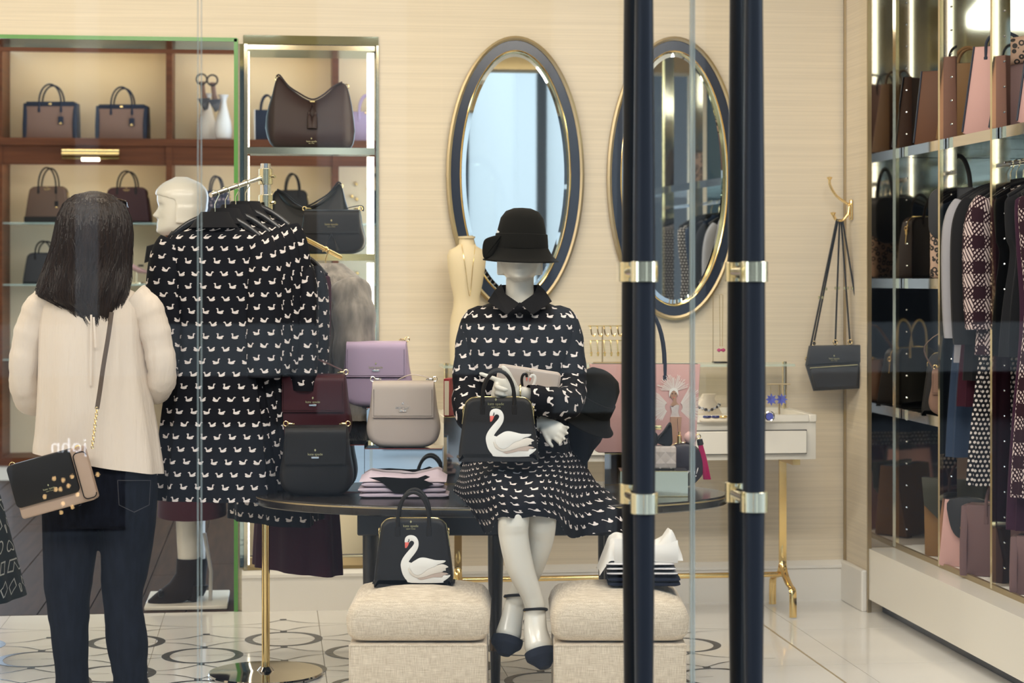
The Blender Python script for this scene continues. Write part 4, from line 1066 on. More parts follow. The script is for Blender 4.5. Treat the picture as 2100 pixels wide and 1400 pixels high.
for a, b in zip(ups[1:-1], ups[2:]):
    obj('hanging_rail', MB().tube([(2.76, a-0.01, zrail), (2.76, b+0.02, zrail)], 0.009, 10), M_chrome, cab)
GR = 'clothes hanging in the mirrored cabinet'
def cg(name, label, cat, y, w, L, m, **kw):
    return hang_garment(name, label, cat, (kw.pop('x', 2.765), y, zrail+0.012), kw.pop('rz', 0.0), w, L, m, group=GR, hookm=M_pale, **kw)
cg('hanging_dress', 'ink blue dress, farthest garment on the cabinet rail', 'dress', 7.33, 0.40, 1.02, F_blue, flare=1.1, amp=0.04)
cg('hanging_cardigan', 'pale grey marl cardigan on the cabinet rail', 'cardigan', 7.26, 0.40, 0.66, F_grey, sleeve=0.5)
cg('hanging_dress', 'burgundy dress between grey cardigan and black jacket', 'dress', 7.20, 0.40, 0.82, F_burg, flare=1.1)
cg('hanging_jacket', 'black jacket hanging beside the burgundy dress', 'jacket', 7.13, 0.42, 0.72, F_black, sleeve=0.52)
cg('hanging_dress', 'black polka dot chiffon dress under the tweed cape', 'dress', 7.06, 0.38, 1.10, M_polka, flare=1.2, amp=0.07, folds=11)
cg('hanging_cape', 'houndstooth tweed cape with bow cuff in the middle bay', 'cape', 6.97, 0.44, 0.62, M_tweed, sleeve=0.46)
cg('hanging_coat', 'long houndstooth tweed coat nearest in the right cabinet bay', 'coat', 6.66, 0.42, 1.10, M_tweed, flare=1.1, amp=0.03, collar=F_black, x=2.775)
cg('hanging_skirt_dress', 'plum dress hem showing below the long tweed coat', 'dress', 6.72, 0.40, 1.22, F_plum, flare=1.1, x=2.775)
cg('hanging_jacket', 'black jacket behind the long tweed coat', 'jacket', 6.79, 0.42, 0.62, F_black, x=2.775)
# white flower brooch on the coat
q = Vector((2.775-0.11, 6.59, zrail-0.21)); fb_ = thing('flower_brooch', 'white fabric flower brooch on the tweed coat collar', 'brooch', q, FC)
for j in range(9):
    a = 2*PI*j/9
    obj('petal', MB().prism([(0, 0.004), (0.018, 0.022), (0.012, 0.045), (-0.012, 0.045), (-0.018, 0.022)], -0.006, 0.0, 0.002, 1).xf(Matrix.Rotation(a, 4, 'Y') @ Matrix.Rotation(0.45, 4, 'X')), mat('white_petal', (0.82, 0.78, 0.76), 0.7), fb_)
for i, y in enumerate((6.56, 6.52, 6.48, 6.44, 6.40)):
    hh = thing('spare_hanger', ['first', 'second', 'third', 'fourth', 'fifth'][i]+' empty gold hanger counted from the long tweed coat', 'hanger', (2.765, y, zrail+0.012), 0, 'empty gold hangers')
    obj('arms', MB().tube(smooth_poly([Vector(p) for p in ((-0.2, 0, -0.16), (-0.1, 0, -0.11), (0, 0, -0.085), (0.1, 0, -0.11), (0.2, 0, -0.16))], 4, False), 0.006, 8), M_pale, hh)
    obj('hook', MB().tube([(0.014*math.cos(a), 0, -0.014+0.014*math.sin(a)) for a in [math.radians(200-230*j/10) for j in range(11)]]+[(0, 0, -0.045), (0, 0, -0.09)], 0.0025, 8), M_pale, hh)
# garments further along, seen in the wall mirror
for i, (y, m_, lab) in enumerate(((6.12, F_grey, 'grey garment along the cabinet rail near the door'), (5.95, F_black, 'black garment along the cabinet rail near the door'), (5.55, F_blue, 'blue garment along the cabinet rail near the door'), (5.4, M_polka, 'dotted garment along the cabinet rail near the door'))):
    cg('hanging_dress', lab, 'dress', y, 0.40, 0.85, m_, sleeve=0.4 if i < 2 else None)
# bags on the top shelf
def cbag(px, y, z, off=0.0): 
    q = R(px, 300, y); return (max(q.x, XF+0.09), y, z+0.001)
def XT(y, dx): return (XF+dx, y, zs_a+0.001)
tote_bag('brown tote at the far end of top cabinet shelf', XT(7.80, 0.16), 0.20, 0.25, 0.30, 0.10, leather('chestnut', (0.14, 0.06, 0.03)), -0.6, 0.06, 0.12, L_black, edge=L_navy, handles=False)
tote_bag('tan tote with gold clasp on the top cabinet shelf', XT(7.52, 0.15), 0.17, 0.24, 0.30, 0.10, L_tan, -0.6, 0.06, 0.1, L_tan)
tote_bag('blush tote with navy edges on the top cabinet shelf', XT(7.20, 0.17), 0.21, 0.28, 0.33, 0.13, L_pink, -0.6, 0.05, 0.12, L_navy, edge=L_navy)
tote_bag('mauve tote on top cabinet shelf under leopard bag', XT(6.98, 0.19), 0.22, 0.28, 0.24, 0.12, L_mauve, -0.55, 0.05, 0.12, L_navy, edge=L_navy, handles=False)
t = thing('leopard_clutch', 'leopard print pouch lying on the mauve tote', 'pouch', (XF+0.19, 6.97, zs_a+0.243), -0.5)
obj('body', MB().rbox((0, 0, 0.055), (0.27, 0.07, 0.10), 0.025, 3, Matrix.Rotation(-0.16, 3, 'Y')), leopard(), t); mb = MB(); torus(mb, (-0.1, -0.02, 0.13), 0.016, 0.003); obj('ring', mb, M_sbuck, t)
tote_bag('blush tote in the right bay top shelf', XT(6.66, 0.17), 0.22, 0.28, 0.27, 0.12, L_pink, -0.5, 0.05, 0.12, L_navy, edge=L_navy)
t = thing('leopard_satchel', 'leopard print satchel at the right end of top shelf', 'handbag', (XF+0.16, 6.46, zs_a+0.001), -0.5)
obj('body', MB().rbox((0, 0, 0.10), (0.28, 0.10, 0.20), 0.02, 3), leopard(), t); handle_arc(t, 0, -0.05, 0.2, 0.12, 0.08, L_black)
# far bay shelves
zsb, zsc = C(1880, 571, 8.0).z, C(1870, 845, 8.0).z
t = thing('leopard_backpack', 'charcoal flap backpack with leopard print body in the far bay', 'backpack', (XF+0.10, 7.50, zsb+0.001), -0.45)
obj('body', MB().rbox((0, 0, 0.135), (0.21, 0.11, 0.27), 0.02, 3), leopard(), t)
obj('flap', MB().prism(rect_round(0.215, 0.20, 0.05, 5, 0, 0.15), -0.068, 0.06, 0.008, 2), L_char, t)
logo(t, 0, -0.069, 0.20, 1.8, M_sbuck); handle_arc(t, 0, 0.0, 0.345, 0.09, 0.13, L_black, 0.009, 0.02)
t = thing('coiled_belt', 'gold glitter belt coiled on the shelf before the backpack', 'belt', (XF+0.11, 7.49-0.10, zsb+0.001), 0)
obj('band', MB().loft([[(0.10*math.cos(a), 0.022+0.022*math.sin(a)*0.9, z+0.03+0.03*math.cos(a)) for a in [2*PI*j/28 for j in range(28)]] for z in (0.0, 0.035)], True, False), mat('glitter', (0.55, 0.42, 0.22), 0.25, 0.7, bump=(900, 1.0, 0.003)), t)
dome_bag('dark brown satchel at the back of far cabinet bay', (XF+0.22, 7.72, zsb+0.001), 0.30, 0.26, 0.13, leather('espresso', (0.04, 0.025, 0.018)), -0.4, 0.1)
dome_bag('black satchel with gold strap on the lower far shelf', (XF+0.16, 7.66, zsc+0.001), 0.28, 0.24, 0.13, L_black, -0.5, 0.12, hm=M_gold)
saddle_bag('taupe braided handle bag on the lower far shelf', (XF+0.11, 7.50, zsc+0.001), 0.24, 0.18, 0.10, L_taupe, -0.6, strap=[(-0.1, -0.03, 0.18), (-0.13, -0.05, 0.27), (-0.02, -0.05, 0.33), (0.1, -0.03, 0.2)])
# bags on the cabinet floor
def FLR(y, dx): return (XF+dx, y, zpt+0.0125)
t = tote_bag('tan and olive bucket bag on the cabinet floor, far bay', FLR(7.62, 0.15), 0.28, 0.24, 0.30, 0.15, L_tan, -0.7, 0.06, 0.12, handles=False)
obj('flap', MB().prism([(-0.13, 0.31), (0.13, 0.31), (0.12, 0.2), (0.04, 0.13), (-0.04, 0.13), (-0.12, 0.2)], -0.085, -0.05, 0.006, 2), leather('olive', (0.045, 0.045, 0.03)), t)
def flapbag(label, loc, w, h, d, m, fm, rz):
    t = tote_bag(label, loc, w*0.86, w, h, d, m, rz, 0.06, 0.1, handles=False)
    obj('flap', MB().prism([(p.x, p.y) for p in smooth_poly([Vector(q) for q in ((-w*0.3, h*1.02), (w*0.3, h*1.02), (w*0.31, h*0.7), (w*0.2, h*0.48), (0, h*0.42), (-w*0.2, h*0.48), (-w*0.31, h*0.7))], 4)], -d*0.5-0.008, -d*0.2, 0.005, 2), fm, t)
    logo(t, 0, -d*0.5-0.0095, h*0.6, 1.6, M_sbuck); return t
flapbag('blush bag with charcoal flap by the first cabinet upright', FLR(7.36, 0.10), 0.22, 0.25, 0.12, L_pink, L_char, -0.6)
structured_satchel('mauve satchel with hanging tag on the cabinet floor', FLR(7.10, 0.14), 0.30, 0.26, 0.14, L_mauve, L_mauve, -0.55, 0.10, band=False)
flapbag('tall blush bag with charcoal flap behind the mauve satchel', FLR(7.22, 0.30), 0.24, 0.33, 0.12, L_pink, L_char, -0.45)
flapbag('small charcoal satchel beside the mauve satchel', FLR(6.93, 0.28), 0.18, 0.12, 0.10, L_char, L_char, -0.4)
structured_satchel('mauve handbag on cabinet floor under the tweed coat', FLR(6.66, 0.16), 0.30, 0.20, 0.13, L_mauve, L_mauve, -0.5, 0.06, band=False, tag_=False)

# ================================================================ OVAL TABLE AND WHAT STANDS ON IT
ZT = 0.650
tc_ = C(1008, 1010, 6.71)
tb = thing('oval_table', 'black oval display table with gilt edge behind the ottomans', 'table', (tc_.x, tc_.y, 0), FC)
def oval(a, b, n=96): return [(a*math.cos(2*PI*j/n), b*math.sin(2*PI*j/n)) for j in range(n)]
M_tabletop = mat('ebony_top', (0.020, 0.016, 0.014), 0.22, noise=((3, 60, 3), 0.3, 4))
mb = MB().loft([[(x, y, z) for x, y in oval(0.79*k_, 0.43*k_+(k_-1)*0.3)] for z, k_ in ((ZT-0.034, 0.992), (ZT-0.030, 1.0), (ZT-0.006, 1.0), (ZT, 0.994))])
obj('top', mb, M_tabletop, tb)
obj('gilt_edge', MB().loft([[(x, y, z) for x, y in oval(0.7915, 0.4315)] for z in (ZT-0.010, ZT-0.005)], True, False), M_gold, tb)
s67 = 6.4/FPX
obj('apron', MB().rbox(((1008-1008)*s67, -0.02, ZT-0.072), (0.86, 0.50, 0.075), 0.004, 1), M_black, tb)
for x in (-0.39, 0.015, 0.39):
    for y in (-0.24, 0.20):
        lg = obj('leg', MB().lathe([(0.012, 0.0005), (0.014, 0.02), (0.0165, 0.13), (0.0175, 0.165), (0.024, 0.40), (0.025, ZT-0.04)], 18, (x, y, 0)), M_black, tb)
        obj('ferrule', MB().lathe([(0.018, 0.165), (0.020, 0.167), (0.020, 0.20), (0.0195, 0.202)], 18, (x, y, 0)), mat('dark_ferrule', (0.12, 0.09, 0.06), 0.3, 1.0), lg)
M_rededge = mat('red_edge', (0.22, 0.03, 0.02), 0.4)
def riser(label, pa, pb, d0, dep, ztop, m=M_mirror, e=M_rededge, name='mirrored_riser'):
    a, b = C(pa, 900, d0), C(pb, 900, d0); w = (b-a).length; c = (a+b)/2; h = ztop-ZT
    t = thing(name, label, 'display riser', (c.x+SI*dep/2, c.y+CO*dep/2, ZT+0.0006), FC)
    obj('block', MB().box((0, 0, h/2), (w, dep, h)), m, t, False)
    for z in (h-0.0008, 0.0016): obj('edge_line', MB().box((0, -dep/2-0.0003, z), (w, 0.0006, 0.0024)), e, t, False)
    return ztop+0.0012
zA = riser('mirrored riser behind the black saddle bag', 604, 747, 6.71, 0.18, 0.810)
zB = riser('tall mirrored riser under the lilac bag', 752, 846, 7.035, 0.13, 0.914)
zC = riser('mirrored riser behind the folded lilac shirts', 748, 907, 6.68, 0.13, 0.800)
zD = riser('brass mirrored riser beside the seated mannequin', 910, 1000, 6.98, 0.12, 0.885, M_bronze, M_brass)
zE = riser('gold mirrored riser at the right end of table', 1272, 1411, 6.58, 0.13, 0.734, M_pale, M_brass)
zF = riser('dark riser under the blush showgirl tote', 1240, 1400, 6.95, 0.14, 0.760, M_bronze, M_brass)
q = C(650, 1006, 6.63); saddle_bag('black saddle bag standing on the left of oval table', (q.x, q.y, ZT+0.001), 150*6.63/FPX, 140*6.63/FPX, 0.10, L_black, FC, k=1.6)
q = C(645, 890, 6.80); saddle_bag('burgundy saddle bag with raised strap above the black one', (q.x, q.y, zA), 152*6.80/FPX, 138*6.80/FPX, 0.10, L_burg, FC, k=1.6, strap=[(-0.105, 0, 0.245), (-0.08, -0.01, 0.275), (-0.02, -0.02, 0.292), (0.04, -0.02, 0.272), (0.095, 0, 0.245)])
q = C(773, 833, 7.10); saddle_bag('lilac saddle bag standing highest, in front of the fur coat', (q.x, q.y, zB), 146*7.1/FPX, 131*7.1/FPX, 0.10, L_lilac, FC, k=1.6)
q = C(828, 916, 6.74); saddle_bag('greige saddle bag on the mirrored riser above folded shirts', (q.x, q.y, zC), 150*6.74/FPX, 133*6.74/FPX, 0.10, L_grey, FC, k=1.6, hw=M_silver, strap=[(-0.02, 0.02, 0.225), (0.02, 0.01, 0.242), (0.06, 0.0, 0.24), (0.1, 0, 0.228)])
# red book on the brass riser
q = C(921, 850, 7.03); bk = thing('red_book', 'red bound book standing on the brass mirrored riser', 'book', (q.x, q.y, zD), FC-0.2)
obj('cover', MB().rbox((0, 0.0, 0.066), (0.022, 0.075, 0.132), 0.002, 1), mat('red_cloth', (0.32, 0.012, 0.025), 0.5), bk); obj('pages', MB().box((0.0005, -0.0365, 0.064), (0.016, 0.004, 0.120)), mat('page_cream', (0.75, 0.66, 0.5), 0.8), bk, False)
# folded lilac tees
def folded(label, loc, w, d, h, m, name='folded_shirt', rz=FC, layers=2, group=None, seed=0, cat='shirt', puff=0.004):
    t = thing(name, label, cat, loc, rz, group)
    for i in range(layers):
        lh = h/layers
        mb = MB(); nx, ny = 26, 12
        rings = []
        for k_ in range(nx+1):
            u = k_/nx; x = (u-0.5)*w; ring = []
            for j in range(24):
                a = 2*PI*j/24; c_, s_ = math.cos(a), math.sin(a)
                yy = d/2*math.copysign(abs(c_)**0.35, c_); zz = lh/2*math.copysign(abs(s_)**0.6, s_)
                e = min(1.0, (min(u, 1-u)*14)**0.5)
                nz = noise.noise(Vector((x*14+seed*3.1, yy*14, i*2.0+seed)))
                yy = yy*(0.92+0.08*e)+0.003*nz; zz = zz*(0.35+0.65*e)+puff*nz*max(0, s_)
                ring.append((x*(1+0.01*nz), yy, i*lh+lh/2+zz))
            rings.append(ring)
        obj('fold', mb.loft(rings), m, t)
    return t
F_lilac = fabric('lilac_jersey', (0.62, 0.52, 0.60)); F_wht = fabric('white_jersey', (0.80, 0.77, 0.72)); F_navy2 = fabric('navy_knit', (0.012, 0.016, 0.03))
M_stripe = pattern('striped_jersey', (0.75, 0.72, 0.70), (0.012, 0.012, 0.018), lambda u, v: (v/0.011).fract().lt(0.5), 0.85, coord='Object')
q = C(828, 1012, 6.60); hS = 0.0165
for i in range(3):
    folded(['lowest lilac folded tee of the stack on the oval table', 'middle lilac folded tee of the stack on the oval table', 'top lilac folded tee with black swan print on oval table'][i], (q.x+[0.004, -0.003, 0.0][i], q.y, ZT+0.0008+i*(hS+0.0012)), [0.292, 0.288, 0.27][i], 0.135, hS, F_lilac, layers=1, group='folded lilac tees', seed=i+1, puff=0.002)
# crumpled upper part of the top tee
top = bpy.data.objects['folded_shirt.002']
rows = []
for j in range(15):
    v = j/14; row = []
    for i in range(37):
        u = i/36; x = (u-0.5)*0.285; y = (v-0.5)*0.13
        e = min(1, 6*min(v, 1-v)+0.05)*min(1, 8*min(u, 1-u)+0.15)
        z = hS+0.001+(0.006+0.022*abs(u-0.5)*2*v+0.010*noise.noise(Vector((x*16, y*20, 2.2))))*e+0.012*v*v
        row.append((x, y, z))
    rows.append(row)
obj('crumpled_top', MB().grid(rows), F_lilac, top)
obj('swan_print', MB().prism([(-0.11, hS+0.016), (-0.06, hS+0.018), (0.0, hS+0.014), (0.05, hS+0.015), (0.075, hS+0.024), (0.09, hS+0.018), (0.07, hS+0.008), (0.10, hS-0.004), (0.06, -0.010), (0.02, -0.018), (-0.03, -0.016), (-0.05, 0.002), (-0.07, hS+0.002)], -0.0725, -0.0700), fabric('print_black', (0.012, 0.012, 0.012)), top, False)
# blush tote with the showgirl print
q = C(1322, 925, 7.02); kt = 7.0/FPX
tt = tote_bag('blush tote with feathered showgirl print standing on riser behind doors', (q.x, q.y, zF), 227*kt, 205*kt, 180*kt, 0.10, L_pink, FC, 0.19, 0.14, L_navy)
def flat(name, pts, m, parent, y, th=0.0012, sm=True, n=3):
    P = [Vector(p) for p in pts]
    P = smooth_poly(P, n) if sm else P
    return obj(name, MB().prism([(p.x, p.y) for p in P], y-th, y+0.001), m, parent, False)
def TP(px, py): return ((px-1322)*kt, (925-py)*kt)
M_skin_p = mat('print_skin', (0.42, 0.24, 0.15), 0.6); M_feath = mat('print_feather', (0.80, 0.72, 0.66), 0.8); M_glit = mat('print_glitter', (0.70, 0.66, 0.68), 0.25, 0.6, bump=(900, 1.0, 0.003))
def tote_y(py): return -0.05*(1-0.55*((925-py)*kt)/(180*kt))-0.0006
pr = obj('showgirl_print', MB().prism([TP(1373, 852), TP(1375, 905), TP(1386, 905), TP(1387, 852), TP(1390, 905), TP(1392, 905), TP(1396, 852)], tote_y(880)-0.004, tote_y(880)+0.004), M_skin_p, tt, False)
mb = MB()
random.seed(3)
for cxp, cyp, r0, r1, a0, a1, n_ in ((1380, 800, 8, 34, 10, 170, 46), (1388, 832, 10, 52, -50, 55, 60), (1372, 832, 10, 46, 125, 235, 60)):
    for i in range(n_):
        a = math.radians(a0+(a1-a0)*(i+random.random())/n_); L = r1*(0.7+0.35*random.random())
        p0 = Vector((cxp+r0*math.cos(a), cyp-r0*math.sin(a))); p1 = Vector((cxp+L*math.cos(a+0.1), cyp-L*math.sin(a+0.1))); nn = Vector((-(p1-p0).y, (p1-p0).x)).normalized()*0.55
        yy = tote_y(cyp)-0.003
        vs = [TP(*(p0-nn*0.5)), TP(*(p0+nn*0.5)), TP(*(p1+nn)), TP(*(p1-nn))]
        mb.add([(x, yy-0.0003*(i % 3), z) for x, z in vs], [(0, 1, 2, 3)])
fp = obj('feather_plumes', mb, M_feath, pr, False); fp['kind'] = 'stuff'
flat('bodice', [TP(1373, 828), TP(1377, 832), TP(1384, 828), TP(1391, 829), TP(1389, 842), TP(1393, 854), TP(1384, 857), TP(1373, 854), TP(1376, 842)], M_glit, pr, tote_y(842)-0.003)
flat('neck_and_shoulders', [TP(1374, 829), TP(1378, 822), TP(1381, 812), TP(1385, 812), TP(1386, 822), TP(1391, 829)], M_skin_p, pr, tote_y(825)-0.003)
flat('face', [TP(1373, 803), TP(1374, 811), TP(1380, 818), TP(1386, 811), TP(1387, 803), TP(1380, 797)], M_skin_p, pr, tote_y(808)-0.004)
flat('headpiece', [TP(1371, 812), TP(1371, 800), TP(1376, 793), TP(1384, 793), TP(1389, 800), TP(1389, 810), TP(1387, 804), TP(1380, 798), TP(1374, 804)], M_white, pr, tote_y(804)-0.005, n=2)
for ex_ in (1377, 1383.5): flat('eye', [TP(ex_-1.6, 805), TP(ex_, 803.8), TP(ex_+1.6, 805), TP(ex_, 806.2)], L_black, pr, tote_y(805)-0.0055, sm=False)
flat('lips', [TP(1378.5, 812.5), TP(1380.5, 811.6), TP(1382.5, 812.5), TP(1380.5, 814)], L_coral, pr, tote_y(812)-0.0055, sm=False)
# quilted box bag, black bow pouch, round encore bag
q = C(1342, 965, 6.66); qb = thing('quilted_box_bag', 'small taupe quilted box bag on the gold riser', 'handbag', (q.x, q.y, zE+0.0006), FC)
wq, hq = 88*6.66/FPX, 47*6.66/FPX
obj('body', MB().rbox((0, 0, hq/2), (wq, 0.05, hq), 0.008, 3), L_grey, qb)
mb = MB(); cs = wq/4
for i in range(4):
    for j in range(2):
        for ox, oz in ((0, 0),):
            cx_, cz_ = -wq/2+cs*(i+0.5), hq*(j+0.5)/2
            mb.add([(cx_-cs*0.48, -0.0252, cz_), (cx_, -0.0252, cz_+hq*0.24), (cx_+cs*0.48, -0.0252, cz_), (cx_, -0.0252, cz_-hq*0.24), (cx_, -0.0285, cz_)], [(0, 1, 4), (1, 2, 4), (2, 3, 4), (3, 0, 4)])
obj('quilting', mb, L_grey, qb, False)
q = C(1340, 918, 6.66); bo = thing('bow_pouch', 'black satin bow pouch with gold clasp on the quilted bag', 'pouch', (q.x, q.y, zE+hq+0.0014), FC)
kb2 = 6.66/FPX
for s in (-1, 1):
    obj('bow_loop', MB().prism([(p.x, p.y) for p in smooth_poly([Vector(p) for p in ((s*0.004, 0.018), (s*0.03, 0.045), (s*0.056, 0.078), (s*0.062, 0.04), (s*0.060, 0.002), (s*0.03, 0.001))], 4)], -0.02, 0.02, 0.009, 3), fabric('satin_black', (0.010, 0.011, 0.014), 0.4), bo)
obj('knot', MB().rbox((0, 0, 0.022), (0.026, 0.046, 0.042), 0.008, 3), fabric('satin_black', (0, 0, 0)), bo); obj('clasp', MB().rbox((0.012, -0.002, 0.060), (0.03, 0.02, 0.014), 0.003, 2), M_sbuck, bo)
q = C(1400, 980, 6.90); kr = 6.9/FPX
rb = thing('round_perfume_bag', 'round black bag lettered encore with pink stopper and tassel', 'handbag', (q.x, q.y, ZT+0.0008), FC)
rr_ = 45*kr; zc0 = rr_+0.0005
M_mm = Matrix.Translation((0, 0, zc0)) @ Matrix.Rotation(PI/2, 4, 'X')
mb = MB().lathe([(0, -0.024), (rr_*0.86, -0.024), (rr_*0.97, -0.018), (rr_, -0.008), (rr_, 0.008), (rr_*0.97, 0.018), (rr_*0.86, 0.024), (0, 0.024)], 44); mb.xf(M_mm); obj('body', mb, leather('aubergine', (0.024, 0.017, 0.024), 0.3), rb)
mb = MB(); torus(mb, (0, 0, zc0), rr_*1.0, 0.002, None, 40); obj('gold_zip', mb, M_sbuck, rb)
M_ink = mat('lettering_white', (0.80, 0.74, 0.70), 0.5)
sk = Matrix(((1, 0, 0.35, 0), (0, 1, 0, 0), (0, 0, 1.35, 0), (0, 0, 0, 1)))
mb = text_mesh('encore!', 0.034); mb.xf(Matrix.Translation((-0.002, -0.0248, zc0-0.026)) @ sk); obj('lettering', mb, M_ink, rb, False)
obj('neck', MB().lathe([(0.009, 0), (0.009, 0.024), (0.005, 0.026), (0.005, 0.038), (0.0, 0.039)], 14, (-0.012, 0, 2*rr_)), M_sbuck, rb)
mb = MB().lathe([(0, -0.022), (0.012, -0.019), (0.021, -0.008), (0.022, 0.004), (0.016, 0.016), (0.006, 0.022), (0, 0.022)], 20, (0.026, -0.004, 2*rr_+0.018), Matrix.Rotation(PI/2, 3, 'Y')); obj('bulb', mb, mat('blush_bulb', (0.68, 0.44, 0.42), 0.35), rb)
mb = MB(); torus(mb, (0.053, -0.008, 2*rr_+0.022), 0.008, 0.0018); obj('ring', mb, M_sbuck, rb)
tsl = obj('tassel_cap', MB().lathe([(0.010, 0), (0.011, -0.018), (0.009, -0.02)], 14, (0.057, -0.012, 2*rr_+0.012), Matrix.Rotation(-0.2, 3, 'Y')), L_black, rb)
mb = MB()
for i in range(22):
    a = 2*PI*i/22; r0 = 0.007
    mb.tube([(0.060+r0*math.cos(a), -0.012+r0*math.sin(a), 2*rr_-0.006), (0.070+1.3*r0*math.cos(a), -0.014+1.3*r0*math.sin(a), 2*rr_-0.05), (0.083+1.7*r0*math.cos(a), -0.014+1.7*r0*math.sin(a), 2*rr_-0.125)], 0.0017, 5)
obj('tassel_strands', mb, leather('fuchsia', (0.42, 0.012, 0.10), 0.4), rb)
# dark display head wearing a cloche
M_felt = mat('black_wool_felt', (0.010, 0.0095, 0.008), 0.95, sheen=0.03, spec=0.1, bump=(700, 0.4, 0.001))
def cloche(parent, M, R0, bow=True, sx=1.0):
    def T(mb): return mb.xf(M)
    obj('crown', T(MB().lathe([(0.0, 0.172), (R0*0.35, 0.170), (R0*0.66, 0.160), (R0*0.86, 0.138), (R0*0.97, 0.10), (R0*1.0, 0.06), (R0*1.03, 0.045)], 40, sy=1.12)), M_felt, parent)
    obj('band', T(MB().lathe([(R0*1.02, 0.088), (R0*1.045, 0.086), (R0*1.09, 0.046), (R0*1.075, 0.040)], 40, sy=1.12)), M_felt, parent)
    rings = []
    for r, z in ((R0*1.03, 0.052), (R0*1.12, 0.038), (R0*1.28, 0.016), (R0*1.50, 0.001), (R0*1.53, 0.0), (R0*1.525, -0.004), (R0*1.28, 0.008), (R0*1.05, 0.036)):
        rings.append([(r*math.cos(a), r*1.06*math.sin(a), z+0.006*math.cos(2*a)*(r/R0-1)) for a in [2*PI*j/56 for j in range(56)]])
    obj('brim', T(MB().loft(rings, True, False)), M_felt, parent)
    if bow:
        b = obj('bow', T(MB().prism([(p.x, p.y) for p in smooth_poly([Vector(p) for p in ((-0.020, 0.070), (0.020, 0.082), (0.032, 0.078), (0.014, 0.045), (-0.002, 0.012), (-0.026, 0.004), (-0.034, 0.024), (-0.032, 0.055))], 4)], -0.016, 0.016, 0.008, 3, lambda v: Vector((v.x-R0*1.12, v.y-R0*0.55, v.z)))), M_felt, parent)
q = C(1183, 1000, 6.62)
dh = thing('hat_display_head', 'dark display head half hidden behind the swan dress sleeve', 'display head', (q.x, q.y, ZT+0.0008), FC)
M_dkh = mat('dark_head', (0.012, 0.014, 0.020), 0.5, spec=0.2)
kd = 6.62/FPX
prf = [(0, 0, 0.055), (0.012, 0, 0.05), (0.05, 0, 0.036), (0.11, 0.002, 0.034), (0.15, 0.012, 0.045), (0.175, 0.020, 0.058), (0.205, 0.025, 0.068), (0.25, 0.022, 0.074), (0.30, 0.012, 0.070), (0.335, 0.004, 0.052), (0.35, 0, 0.02)]
obj('head_form', MB().loft([ell_ring(x, 0, z, r, r*1.1, 24) for z, x, r in prf]), M_dkh, dh)
ht = thing('black_cloche_hat', 'black felt cloche tilted on the dark display head', 'hat', (q.x, q.y, ZT+0.0008), FC)
cloche(ht, Matrix.Translation((0.012, -0.02, 0.262)) @ Matrix.Rotation(math.radians(30), 4, 'Y') @ Matrix.Rotation(math.radians(12), 4, 'X'), 0.080, False)

# ================================================================ OTTOMANS
M_linen = mat('oatmeal_linen', (0.66, 0.58, 0.47), 0.9, noise=((140, 140, 14), 0.16, 3), sheen=0.2)
def crosshatch(m):
    nt = m.node_tree; b = nt.nodes['Principled BSDF']
    tc = nt.nodes.new('ShaderNodeTexCoord'); outs = []
    for sc in ((520, 520, 30), (30, 30, 520)):
        mp = nt.nodes.new('ShaderNodeMapping'); mp.inputs['Scale'].default_value = sc; nt.links.new(tc.outputs['Object'], mp.inputs[0])
        nz = nt.nodes.new('ShaderNodeTexNoise'); nz.inputs['Scale'].default_value = 1; nz.inputs['Detail'].default_value = 3; nt.links.new(mp.outputs[0], nz.inputs['Vector']); outs.append(S(nt, nz.outputs['Fac']))
    k_ = outs[0]*0.5+outs[1]*0.5
    mr = nt.nodes.new('ShaderNodeMapRange'); mr.inputs[1].default_value = 0.38; mr.inputs[2].default_value = 0.62; nt.links.new(k_.k, mr.inputs[0])
    mx = nt.nodes.new('ShaderNodeMix'); mx.data_type = 'RGBA'; mx.inputs[6].default_value = (0.50, 0.41, 0.30, 1); mx.inputs[7].default_value = (0.76, 0.66, 0.52, 1)
    nt.links.new(mr.outputs[0], mx.inputs[0]); nt.links.new(mx.outputs[2], b.inputs['Base Color'])
    bp = nt.nodes.new('ShaderNodeBump'); bp.inputs['Strength'].default_value = 0.35; bp.inputs['Distance'].default_value = 0.001; nt.links.new(k_.k, bp.inputs['Height']); nt.links.new(bp.outputs[0], b.inputs['Normal'])
crosshatch(M_linen)
